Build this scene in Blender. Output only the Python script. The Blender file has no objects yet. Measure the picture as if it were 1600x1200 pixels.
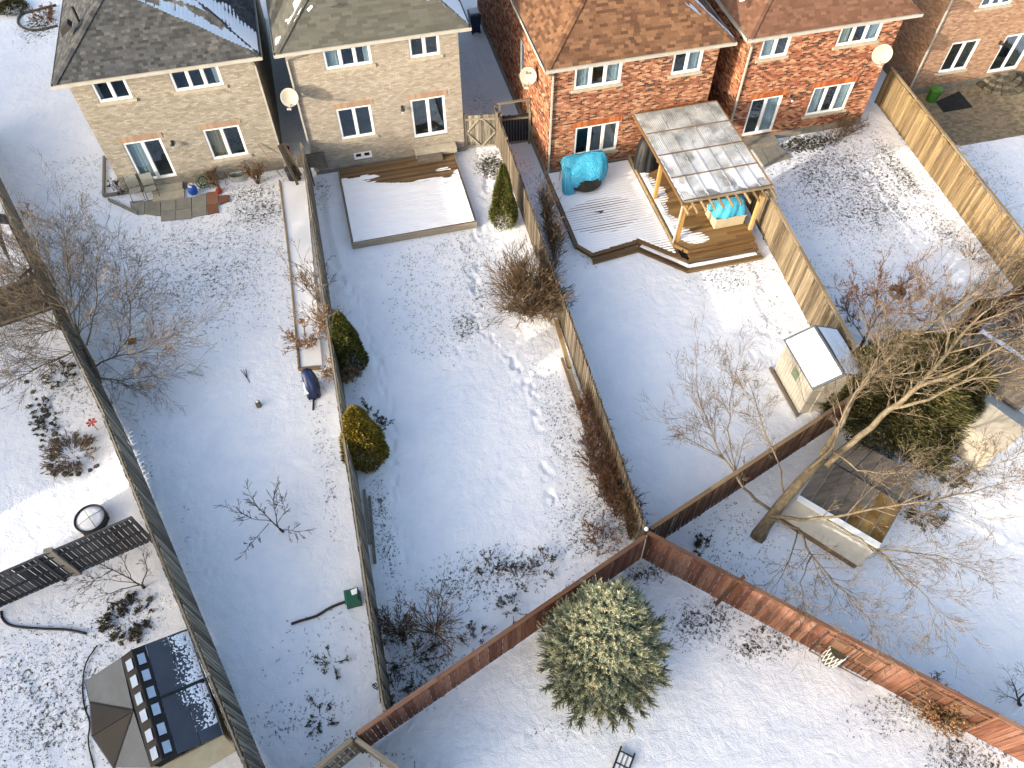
import bpy, math, random
import numpy as np
from mathutils import Matrix, Vector, Euler

R = math.radians
rng = random.Random(7)
nr = np.random.RandomState(7)
sc = bpy.context.scene
C = sc.collection

# ------------------------------------------------------------------ camera
CH = 24.0
PITCH, ROLL, YAW, FPX = R(55.28189796), R(0.08156382), R(14.47112718), 1204.0674569
_fw = np.array([math.sin(YAW)*math.cos(PITCH), math.cos(YAW)*math.cos(PITCH), -math.sin(PITCH)])
_rt = np.array([math.cos(YAW), -math.sin(YAW), 0.0])
_up = np.cross(_rt, _fw)
_c, _s = math.cos(ROLL), math.sin(ROLL)
CM = np.array([_c*_rt + _s*_up, -_s*_rt + _c*_up, -_fw])
cam_d = bpy.data.cameras.new('camera')
cam_d.sensor_width = 36.0
cam_d.lens = 36.0*FPX/1600.0
cam_d.clip_start = 0.5
cam_d.clip_end = 2000
cam = bpy.data.objects.new('camera', cam_d)
C.objects.link(cam)
_m = Matrix.Identity(4)
for i in range(3):
    for j in range(3):
        _m[i][j] = CM[j][i]
_m[2][3] = CH
cam.matrix_world = _m
sc.camera = cam

# ------------------------------------------------------------------ sky, sun, exposure
SUN_EL, SUN_AZ = R(14.5), R(66)          # azimuth of travel, measured from +Y towards +X
world = bpy.data.worlds.new('World'); sc.world = world
world.use_nodes = True
wn = world.node_tree.nodes; wl = world.node_tree.links
wn.clear()
sky = wn.new('ShaderNodeTexSky'); sky.sky_type = 'NISHITA'; sky.sun_disc = False
sky.sun_elevation = SUN_EL; sky.sun_rotation = SUN_AZ + math.pi
sky.air_density = 1.0; sky.dust_density = 5.5; sky.ozone_density = 1.0
bg = wn.new('ShaderNodeBackground'); bg.inputs['Strength'].default_value = 0.15
wo = wn.new('ShaderNodeOutputWorld')
wl.new(sky.outputs[0], bg.inputs[0]); wl.new(bg.outputs[0], wo.inputs[0])
sun_d = bpy.data.lights.new('sun', 'SUN'); sun_d.energy = 2.0; sun_d.angle = R(0.6); sun_d.color = (1.0, 0.90, 0.78)
sun = bpy.data.objects.new('sun', sun_d); C.objects.link(sun)
_d = Vector((math.sin(SUN_AZ)*math.cos(SUN_EL), math.cos(SUN_AZ)*math.cos(SUN_EL), -math.sin(SUN_EL)))
sun.rotation_euler = _d.to_track_quat('-Z', 'Y').to_euler()
sun.location = (-30, -15, 30)
sc.view_settings.view_transform = 'Standard'
sc.view_settings.look = 'None'
sc.view_settings.gamma = 1.0
sc.view_settings.use_curve_mapping = False
sc.view_settings.exposure = 1.68
sc.render.film_transparent = False
sc.cycles.max_bounces = 6
sc.cycles.transparent_max_bounces = 12
sc.cycles.use_denoising = True

# measured points of the place: a pixel of the survey photo onto a horizontal or vertical plane
def g(px, py, z=0.0):
    d = CM.T @ np.array([(px-800)/FPX, -(py-600)/FPX, -1.0])
    t = (z-CH)/d[2]
    return (float(d[0]*t), float(d[1]*t))
def g3(px, py, z=0.0):
    x, y = g(px, py, z); return (x, y, z)
def onw(px, py, Y):
    d = CM.T @ np.array([(px-800)/FPX, -(py-600)/FPX, -1.0])
    t = Y/d[1]
    return (float(d[0]*t), float(d[2]*t+CH))

# ------------------------------------------------------------------ materials
def _nt(name):
    m = bpy.data.materials.new(name); m.use_nodes = True
    n = m.node_tree.nodes; n.clear()
    out = n.new('ShaderNodeOutputMaterial'); b = n.new('ShaderNodeBsdfPrincipled')
    m.node_tree.links.new(b.outputs[0], out.inputs[0])
    return m, n, m.node_tree.links, b, out
def _ramp(n, cols, pos=None):
    r = n.new('ShaderNodeValToRGB'); e = r.color_ramp.elements
    k = len(cols)
    while len(e) < k: e.new(0.5)
    for i, c in enumerate(cols):
        e[i].position = (i/(k-1) if k > 1 else 0) if pos is None else pos[i]
        e[i].color = (c[0], c[1], c[2], 1)
    return r
def mat(name, cols, rough=0.85, scale=3.0, stretch=(1, 1, 1), rand=None, rw=0.6, nw=0.9, bump=0.3, bscale=None,
        detail=6, spec=0.2, metallic=0.0, pos=None, bdist=0.02, world_space=False):
    m, n, l, b, out = _nt(name)
    tc = n.new('ShaderNodeTexCoord'); mp = n.new('ShaderNodeMapping'); mp.inputs['Scale'].default_value = stretch
    if world_space:
        ge = n.new('ShaderNodeNewGeometry'); src = ge.outputs['Position']
    else:
        src = tc.outputs['Object']
    if rand:
        if rand == 'obj':
            oi = n.new('ShaderNodeObjectInfo'); rv = oi.outputs['Random']
        else:
            gg = n.new('ShaderNodeNewGeometry'); rv = gg.outputs['Random Per Island']
        va = n.new('ShaderNodeVectorMath'); va.operation = 'MULTIPLY_ADD'
        cb = n.new('ShaderNodeCombineXYZ')
        for i in range(3): l.new(rv, cb.inputs[i])
        l.new(cb.outputs[0], va.inputs[0]); va.inputs[1].default_value = (37, 53, 71); l.new(src, va.inputs[2])
        src = va.outputs[0]
    l.new(src, mp.inputs[0])
    no = n.new('ShaderNodeTexNoise'); no.inputs['Scale'].default_value = scale; no.inputs['Detail'].default_value = detail
    no.inputs['Roughness'].default_value = 0.65
    l.new(mp.outputs[0], no.inputs['Vector'])
    # value = 0.5 + nw*(noise-0.5)*2 + rw*(rand-0.5)
    a = n.new('ShaderNodeMath'); a.operation = 'MULTIPLY_ADD'; l.new(no.outputs[0], a.inputs[0])
    a.inputs[1].default_value = 2*nw; a.inputs[2].default_value = 0.5-nw
    val = a.outputs[0]
    if rand:
        q = n.new('ShaderNodeMath'); q.operation = 'MULTIPLY_ADD'; l.new(rv, q.inputs[0])
        q.inputs[1].default_value = rw; l.new(val, q.inputs[2])
        q2 = n.new('ShaderNodeMath'); q2.operation = 'SUBTRACT'; l.new(q.outputs[0], q2.inputs[0]); q2.inputs[1].default_value = rw/2
        val = q2.outputs[0]
    r = _ramp(n, cols, pos); l.new(val, r.inputs[0]); l.new(r.outputs[0], b.inputs['Base Color'])
    b.inputs['Roughness'].default_value = rough; b.inputs['Specular IOR Level'].default_value = spec
    b.inputs['Metallic'].default_value = metallic
    if bump:
        nb = n.new('ShaderNodeTexNoise'); nb.inputs['Scale'].default_value = bscale or scale*3; nb.inputs['Detail'].default_value = 4
        l.new(mp.outputs[0], nb.inputs['Vector'])
        bp = n.new('ShaderNodeBump'); bp.inputs['Strength'].default_value = bump; bp.inputs['Distance'].default_value = bdist
        l.new(nb.outputs[0], bp.inputs['Height']); l.new(bp.outputs[0], b.inputs['Normal'])
    return m
def h(s, k=0.84):
    s = s.lstrip('#'); v = [int(s[i:i+2], 16)/255 for i in (0, 2, 4)]
    return tuple(k*((c/12.92) if c <= 0.04045 else ((c+0.055)/1.055)**2.4) for c in v)

M = {}
GRN = (20, 20, 0.9)      # grain stretched along local z
GRX = (0.9, 20, 20)      # grain along local x
M['old_wood'] = mat('weathered_grey_wood', [h('2f2a24'), h('5a5145'), h('797062'), h('948a79')], 0.9, 1.2, GRN, 'obj', 0.5, 0.7, 0.5)
M['old_wood_x'] = mat('weathered_grey_rail', [h('4a4338'), h('7d7466'), h('9c9280'), h('b5ab97')], 0.9, 1.2, GRX, 'obj', 0.45, 0.6, 0.5)
M['moss_wood'] = mat('mossy_dark_wood', [h('33302b'), h('6b665c'), h('989284'), h('c0b9aa')], 0.9, 1.2, GRN, 'obj', 0.5, 0.7, 0.5)
M['tan_wood'] = mat('tan_weathered_wood', [h('44382a'), h('76654a'), h('958160'), h('b5a17a')], 0.88, 1.2, GRN, 'obj', 0.5, 0.7, 0.5)
M['tan_wood_x'] = mat('tan_weathered_rail', [h('66573f'), h('8c7a5c'), h('a38f6c'), h('baa680')], 0.88, 1.2, GRX, 'obj', 0.45, 0.6, 0.4)
M['dark_wood'] = mat('dark_grey_wood', [h('1f1f1e'), h('37373a'), h('505152'), h('6c6c6a')], 0.9, 1.2, GRN, 'obj', 0.6, 0.7, 0.5)
M['red_wood'] = mat('red_stained_wood', [h('3a231c'), h('6a4333'), h('8a6350'), h('ae8d78')], 0.85, 1.2, GRN, 'obj', 0.45, 0.6, 0.4)
M['red_wood_x'] = mat('red_stained_rail', [h('5a4032'), h('7b5a47'), h('947460'), h('ac907a')], 0.85, 1.2, GRX, 'obj', 0.4, 0.6, 0.4)
M['brown_wood'] = mat('brown_stained_wood', [h('33231b'), h('523a2c'), h('6b5140'), h('84705a')], 0.88, 1.2, GRN, 'obj', 0.45, 0.6, 0.4)
M['brown_wood_x'] = mat('brown_stained_rail', [h('4b3a2b'), h('6a5540'), h('857056'), h('9c8a6c')], 0.88, 1.2, GRX, 'obj', 0.4, 0.6, 0.4)
M['cedar_x'] = mat('golden_deck_wood', [h('46351f'), h('735838'), h('8c7048'), h('a98d62')], 0.8, 1.2, GRX, 'obj', 0.5, 0.7, 0.4)
M['cedar'] = mat('golden_post_wood', [h('94713f'), h('b48c52'), h('c59f66'), h('d3b483')], 0.75, 1.2, GRN, 'obj', 0.3, 0.5, 0.3)
M['deck_x'] = mat('brown_deck_wood', [h('3e3122'), h('624e37'), h('7d664a'), h('948062')], 0.85, 1.2, GRX, 'obj', 0.5, 0.7, 0.4)
M['snow'] = mat('snow_cover', [(0.82, 0.85, 0.9), (0.86, 0.88, 0.91)], 0.75, 2.0, bump=0.35, bscale=14, spec=0.3, bdist=0.02, world_space=True)
M['dish'] = mat('dull_off_white_metal', [h('a39f93'), h('b5b1a5')], 0.6, 3, bump=0.05, spec=0.2)
M['resin'] = mat('pale_resin', [h('a39d90'), h('b5afa1')], 0.6, 3, bump=0.05)
M['grey_tan'] = mat('grey_tan_wood', [h('3c3429'), h('6b5f4c'), h('8a7c65'), h('a79a80')], 0.9, 1.2, GRN, 'obj', 0.6, 0.8, 0.5)
M['white'] = mat('white_vinyl', [(0.74, 0.74, 0.72), (0.82, 0.82, 0.8)], 0.45, 3, bump=0, spec=0.4)
M['offwhite'] = mat('off_white_metal', [h('a6a49a'), h('c4c2b9')], 0.5, 3, bump=0.05, spec=0.4)
M['cream'] = mat('cream_resin', [h('b3a688'), h('cfc3a3')], 0.6, 3, bump=0.05)
M['stone'] = mat('limestone_sill', [h('a39c8a'), h('c4bdaa')], 0.9, 6, bump=0.3)
M['concrete'] = mat('concrete', [h('6f6a60'), h('8f897c'), h('a39d8f')], 0.92, 2.5, rand='obj', rw=0.4, bump=0.4, bscale=30)
M['mortar_pale'] = mat('pale_mortar', [h('7f776a'), h('938b7d')], 0.95, 6, bump=0.3)
M['mortar_grey'] = mat('grey_mortar', [h('948472'), h('ab9c8a')], 0.95, 6, bump=0.3)
M['brick_cream'] = mat('cream_brick', [h('7d776b'), h('989183'), h('a8a193'), h('c2bcb0')], 0.92, 9, rand='island', rw=0.6, nw=0.3, bump=0.15, bscale=25)
M['brick_cream2'] = mat('yellow_cream_brick', [h('857c6d'), h('a0978a'), h('b0a798'), h('cac2b5')], 0.92, 9, rand='island', rw=0.55, nw=0.3, bump=0.15, bscale=25)
M['brick_red'] = mat('red_brick', [h('40302b'), h('744634'), h('8f573f'), h('a0674b'), h('ab785b'), h('bf9a7c')], 0.9, 9, rand='island', rw=1.15, nw=0.25, bump=0.15, bscale=25, pos=[0, 0.18, 0.4, 0.62, 0.82, 1])
M['brick_red2'] = mat('orange_red_brick', [h('432c24'), h('7a4633'), h('98583e'), h('a9694c'), h('b27a5c'), h('c49b78')], 0.9, 9, rand='island', rw=1.15, nw=0.25, bump=0.15, bscale=25, pos=[0, 0.18, 0.4, 0.62, 0.82, 1])
M['brick_pink'] = mat('pinkish_tan_brick', [h('84624f'), h('9c7962'), h('aa8970'), h('bf9f82')], 0.92, 9, rand='island', rw=0.8, nw=0.3, bump=0.5, bscale=25)
M['lintel_pink'] = mat('pale_salmon_brick', [h('a08470'), h('b89e86')], 0.92, 9, rand='island', rw=0.8, nw=0.3, bump=0.4)
M['lintel_red'] = mat('orange_lintel_brick', [h('8f4a2c'), h('ad6238'), h('c07c50')], 0.92, 9, rand='island', rw=0.8, nw=0.3, bump=0.4)
M['shingle_grey'] = mat('charcoal_shingle', [h('2f3134'), h('44474a'), h('525558'), h('6c6d6b')], 0.95, 14, rand='island', rw=0.8, nw=0.25, bump=0.1, bscale=120, pos=[0, 0.35, 0.8, 1])
M['shingle_olive'] = mat('grey_green_shingle', [h('484842'), h('585852'), h('64645d'), h('75746c')], 0.95, 14, rand='island', rw=0.5, nw=0.25, bump=0.1, bscale=120)
M['shingle_brown'] = mat('brown_shingle', [h('4a3529'), h('664b39'), h('7a5b45'), h('8f6e52')], 0.95, 14, rand='island', rw=0.75, nw=0.25, bump=0.1, bscale=120)
M['shingle_rust'] = mat('rust_brown_shingle', [h('604637'), h('6e5040'), h('785848'), h('886856')], 0.95, 14, rand='island', rw=0.7, nw=0.25, bump=0.1, bscale=120)
M['dark'] = mat('black_plastic', [h('16171a'), h('26282b')], 0.6, 4, bump=0.1, spec=0.4)
M['dark_metal'] = mat('dark_iron', [h('1f1c18'), h('3a352d')], 0.55, 6, bump=0.1, spec=0.4)
M['interior'] = mat('dim_room_wall', [h('3c4145'), h('585d60')], 0.95, 2, bump=0)
M['curtain'] = mat('pale_curtain', [h('b5c0c0'), h('dde4e2')], 0.9, 1.0, (25, 25, 0.4), bump=0.4)
M['curtain_tan'] = mat('tan_curtain', [h('8d7850'), h('c4b083')], 0.9, 1.0, (20, 20, 0.4), bump=0.4)
M['grey_fabric'] = mat('grey_sling_fabric', [h('85877f'), h('a2a49b')], 0.85, 20, bump=0.2)
M['blue_plastic'] = mat('blue_plastic', [h('10459c'), h('1d63cf')], 0.4, 4, bump=0.05, spec=0.5)
M['navy_plastic'] = mat('navy_plastic', [h('111f42'), h('1c3260')], 0.45, 4, bump=0.05, spec=0.5)
M['green_plastic'] = mat('green_plastic', [h('0c4a37'), h('17684e')], 0.5, 4, bump=0.05, spec=0.5)
M['lime_plastic'] = mat('grass_green_plastic', [h('2c5a1a'), h('4d8a2c')], 0.5, 4, bump=0.1, spec=0.5)
M['hose'] = mat('dark_green_hose', [h('1c2e20'), h('344b33')], 0.5, 8, bump=0.2, spec=0.4)
M['sage'] = mat('sage_plastic', [h('5f6f54'), h('7a8a6d')], 0.5, 8, bump=0.1, spec=0.4)
M['red_plastic'] = mat('red_plastic', [h('8f2212'), h('c8432a')], 0.5, 6, bump=0.1, spec=0.4)
M['orange'] = mat('orange_plastic', [h('a0601a'), h('cf9038')], 0.6, 9, bump=0.1)
M['rock'] = mat('garden_rock', [h('38342d'), h('5d584b'), h('807a6b')], 0.95, 5, rand='obj', rw=0.5, bump=0.6)
M['earth'] = mat('bare_earth', [h('2a2219'), h('4c3c29'), h('6a5338')], 0.98, 7, bump=0.7, bscale=30, world_space=True)
M['grass'] = mat('dry_grass_tufts', [h('2b2d24'), h('42432f'), h('5c5742')], 0.95, 3, rand='island', rw=1.0, nw=0.2, bump=0)
M['leaf_dark'] = mat('frosted_dark_leaves', [h('2a3028'), h('464b3b'), h('625c47'), h('7d6e55')], 0.9, 3, rand='island', rw=1.1, nw=0.2, bump=0)
M['leaf_dry'] = mat('dry_brown_leaves', [h('5f4029'), h('8a6446'), h('a98863')], 0.9, 3, rand='island', rw=1.0, nw=0.2, bump=0)
M['bark'] = mat('grey_brown_bark', [h('4a4236'), h('7a6f5c'), h('a0937a')], 0.95, 3, (3, 3, 1), bump=0.8, bscale=18)
M['twig'] = mat('pale_bare_twigs', [h('3f372f'), h('6f6252'), h('a09079')], 0.95, 2, rand='island', rw=0.9, nw=0.3, bump=0)
M['twig_dark'] = mat('dark_bare_twigs', [h('2f2a24'), h('4b4238'), h('675a4a')], 0.95, 2, rand='island', rw=0.9, nw=0.3, bump=0)
M['twig_brown'] = mat('brown_bare_twigs', [h('3c3127'), h('65533f'), h('8b755a')], 0.95, 2, rand='island', rw=0.9, nw=0.3, bump=0)
M['twig_red'] = mat('reddish_bare_twigs', [h('46332a'), h('6f5342'), h('94755c')], 0.95, 2, rand='island', rw=0.9, nw=0.3, bump=0)
M['cedar_leaf'] = mat('cedar_foliage', [h('28351a'), h('4d5726'), h('6f7034'), h('948a48')], 0.9, 1.2, rand='island', rw=0.9, nw=0.5, bump=0, world_space=False)
M['cedar_gold'] = mat('golden_cedar_foliage', [h('3a4420'), h('6e6e2c'), h('a88f38'), h('c9a644')], 0.9, 1.0, rand='island', rw=0.9, nw=0.5, bump=0)
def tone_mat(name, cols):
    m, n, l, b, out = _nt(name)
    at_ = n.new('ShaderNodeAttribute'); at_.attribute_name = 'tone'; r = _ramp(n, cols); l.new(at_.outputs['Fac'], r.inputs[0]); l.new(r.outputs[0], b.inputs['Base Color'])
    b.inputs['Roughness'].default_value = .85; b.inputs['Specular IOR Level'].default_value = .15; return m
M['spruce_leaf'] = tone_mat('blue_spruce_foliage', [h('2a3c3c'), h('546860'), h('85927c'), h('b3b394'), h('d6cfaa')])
M['juniper'] = mat('dark_conifer_foliage', [h('282c1c'), h('45472b'), h('62603a'), h('857c50')], 0.9, 1.2, rand='island', rw=1.0, nw=0.45, bump=0)
M['paver'] = mat('beige_paver', [h('6d6350'), h('8a7e68'), h('a0937b')], 0.92, 8, rand='island', rw=0.7, nw=0.4, bump=0.4)
M['slab'] = mat('concrete_slab', [h('77746a'), h('918e82'), h('a6a397')], 0.92, 3, rand='obj', rw=0.4, nw=0.6, bump=0.4, bscale=40)
M['slab_red'] = mat('reddish_slab', [h('6a4a3a'), h('8a6350'), h('9c7a64')], 0.92, 12, rand='obj', rw=0.4, nw=0.7, bump=0.4, bscale=40)
M['charcoal_panel'] = mat('charcoal_roof_panel', [h('3a3f49'), h('4c525d')], 0.5, 2, (1, 1, 1), rand='obj', rw=0.2, bump=0.1, spec=0.4)
M['grey_panel'] = mat('grey_roof_panel', [h('5c6267'), h('71777c')], 0.55, 2, rand='obj', rw=0.3, bump=0.1, spec=0.3)
M['brown_panel'] = mat('dark_brown_roof_panel', [h('1d1b1b'), h('2a2727')], 0.55, 2, rand='obj', rw=0.3, bump=0.1, spec=0.3)
M['skylight'] = mat('translucent_skylight', [h('9fb2c8'), h('c3d2e2')], 0.3, 2, bump=0, spec=0.5)
M['letter'] = mat('dark_lettering', [h('2a3450'), h('2a3450')], 0.6, 1, bump=0)
M['grey_board'] = mat('aged_plywood', [h('554d43'), h('746b60'), h('8f877a')], 0.92, 1.5, (1, 6, 1), rand='obj', rw=0.4, bump=0.4)
M['sunlit_board'] = mat('sunlit_yellow_plywood', [h('5e4525'), h('8a6c3c'), h('b3976a')], 0.9, 1.5, rand='obj', rw=0.4, nw=1.2, bump=0.4)  # plywood of the sunlit roof end, sunlight put into the yellow tone
M['mat_black'] = mat('black_rubber_mat', [h('1a1c1e'), h('34373a')], 0.85, 3, bump=0.3)

def tarp_mat():
    m, n, l, b, out = _nt('blue_tarpaulin')
    tc = n.new('ShaderNodeTexCoord')
    no = n.new('ShaderNodeTexNoise'); no.inputs['Scale'].default_value = 3; no.inputs['Detail'].default_value = 5
    l.new(tc.outputs['Object'], no.inputs['Vector'])
    r = _ramp(n, [h('2a90ba'), h('43aed2'), h('6cc6de')]); l.new(no.outputs[0], r.inputs[0]); l.new(r.outputs[0], b.inputs['Base Color'])
    b.inputs['Roughness'].default_value = 0.38; b.inputs['Specular IOR Level'].default_value = 0.5
    w = n.new('ShaderNodeTexNoise'); w.inputs['Scale'].default_value = 9; w.inputs['Detail'].default_value = 3; w.inputs['Distortion'].default_value = 1.5
    l.new(tc.outputs['Object'], w.inputs['Vector'])
    bp = n.new('ShaderNodeBump'); bp.inputs['Strength'].default_value = 0.7; bp.inputs['Distance'].default_value = 0.06
    l.new(w.outputs[0], bp.inputs['Height']); l.new(bp.outputs[0], b.inputs['Normal'])
    return m
M['tarp'] = tarp_mat()

def glass_mat(name, tint, rough=0.03):
    m, n, l, b, out = _nt(name)
    n.remove(b)
    tr = n.new('ShaderNodeBsdfTransparent'); tr.inputs[0].default_value = (*tint, 1)
    gl = n.new('ShaderNodeBsdfGlossy'); gl.inputs['Roughness'].default_value = rough; gl.inputs[0].default_value = (0.72, 0.86, 1, 1)
    lw = n.new('ShaderNodeLayerWeight'); lw.inputs['Blend'].default_value = 0.5
    pw = n.new('ShaderNodeMath'); pw.operation = 'POWER'; l.new(lw.outputs['Facing'], pw.inputs[0]); pw.inputs[1].default_value = 2.6
    fr = n.new('ShaderNodeMath'); fr.operation = 'MULTIPLY_ADD'; l.new(pw.outputs[0], fr.inputs[0]); fr.inputs[1].default_value = 0.55; fr.inputs[2].default_value = 0.07
    tc = n.new('ShaderNodeTexCoord'); no = n.new('ShaderNodeTexNoise'); no.inputs['Scale'].default_value = 1.3
    bp = n.new('ShaderNodeBump'); bp.inputs['Strength'].default_value = 0.08; bp.inputs['Distance'].default_value = 0.05
    l.new(tc.outputs['Object'], no.inputs['Vector']); l.new(no.outputs[0], bp.inputs['Height']); l.new(bp.outputs[0], gl.inputs['Normal'])
    mx = n.new('ShaderNodeMixShader'); l.new(fr.outputs[0], mx.inputs[0]); l.new(tr.outputs[0], mx.inputs[1]); l.new(gl.outputs[0], mx.inputs[2])
    l.new(mx.outputs[0], out.inputs[0])
    return m
M['glass'] = glass_mat('window_glass', (0.78, 0.84, 0.87))

def poly_mat():
    m, n, l, b, out = _nt('clear_corrugated_plastic')
    b.inputs['Base Color'].default_value = (0.5, 0.53, 0.56, 1); b.inputs['Roughness'].default_value = 0.35
    tr = n.new('ShaderNodeBsdfTransparent'); tr.inputs[0].default_value = (0.8, 0.85, 0.88, 1)
    ge = n.new('ShaderNodeNewGeometry'); no = n.new('ShaderNodeTexNoise'); no.inputs['Scale'].default_value = 1.6; no.inputs['Detail'].default_value = 5
    l.new(ge.outputs['Position'], no.inputs['Vector'])
    r = _ramp(n, [(0.8,)*3, (0.92,)*3], [0.35, 0.65]); l.new(no.outputs[0], r.inputs[0])
    r2 = _ramp(n, [h('8a8f93'), h('d0d3d5')], [0.35, 0.65]); l.new(no.outputs[0], r2.inputs[0]); l.new(r2.outputs[0], b.inputs['Base Color'])
    mx = n.new('ShaderNodeMixShader'); l.new(r.outputs[0], mx.inputs[0]); l.new(tr.outputs[0], mx.inputs[1]); l.new(b.outputs[0], mx.inputs[2])
    l.new(mx.outputs[0], out.inputs[0])
    return m
M['poly'] = poly_mat()

def ground_mat():
    m, n, l, b, out = _nt('snowy_ground')
    ge = n.new('ShaderNodeNewGeometry'); at = n.new('ShaderNodeAttribute'); at.attribute_name = 'bare'
    def noise(scale, detail=4, dist=0.0, rough=0.6):
        o = n.new('ShaderNodeTexNoise'); o.inputs['Scale'].default_value = scale; o.inputs['Detail'].default_value = detail
        o.inputs['Distortion'].default_value = dist; o.inputs['Roughness'].default_value = rough
        l.new(ge.outputs['Position'], o.inputs['Vector']); return o
    n1 = noise(7.5, 5, 0.6, 0.7); n2 = noise(0.55, 3)
    # speck where n1 > 0.86 - 0.5*bare - ..
    m1 = n.new('ShaderNodeMath'); m1.operation = 'MULTIPLY_ADD'; l.new(at.outputs['Fac'], m1.inputs[0]); m1.inputs[1].default_value = 0.40; l.new(n1.outputs[0], m1.inputs[2])
    m2 = n.new('ShaderNodeMath'); m2.operation = 'MULTIPLY_ADD'; l.new(n2.outputs[0], m2.inputs[0]); m2.inputs[1].default_value = 0.22; l.new(m1.outputs[0], m2.inputs[2])
    mr = n.new('ShaderNodeMapRange'); mr.inputs['From Min'].default_value = 0.885; mr.inputs['From Max'].default_value = 0.985
    l.new(m2.outputs[0], mr.inputs['Value'])
    gn = noise(30, 3); gr = _ramp(n, [h('232519'), h('3f3e29'), h('5a513a')]); l.new(gn.outputs[0], gr.inputs[0])
    sn = noise(1.1, 4); sr = _ramp(n, [(0.80, 0.83, 0.885), (0.87, 0.885, 0.91)], [0.35, 0.65]); l.new(sn.outputs[0], sr.inputs[0])
    mx = n.new('ShaderNodeMixRGB'); l.new(mr.outputs[0], mx.inputs[0]); l.new(sr.outputs[0], mx.inputs[1]); l.new(gr.outputs[0], mx.inputs[2])
    l.new(mx.outputs[0], b.inputs['Base Color']); b.inputs['Roughness'].default_value = 0.8; b.inputs['Specular IOR Level'].default_value = 0.25
    b1 = noise(3.0, 6, 0.3); b2 = noise(26, 3)
    ad = n.new('ShaderNodeMath'); ad.operation = 'MULTIPLY_ADD'; l.new(b2.outputs[0], ad.inputs[0]); ad.inputs[1].default_value = 0.22; l.new(b1.outputs[0], ad.inputs[2])
    sb = n.new('ShaderNodeMath'); sb.operation = 'MULTIPLY_ADD'; l.new(mr.outputs[0], sb.inputs[0]); sb.inputs[1].default_value = -0.35; l.new(ad.outputs[0], sb.inputs[2])
    bp = n.new('ShaderNodeBump'); bp.inputs['Strength'].default_value = 0.7; bp.inputs['Distance'].default_value = 0.10
    l.new(sb.outputs[0], bp.inputs['Height']); l.new(bp.outputs[0], b.inputs['Normal'])
    return m
M['ground'] = ground_mat()

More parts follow.
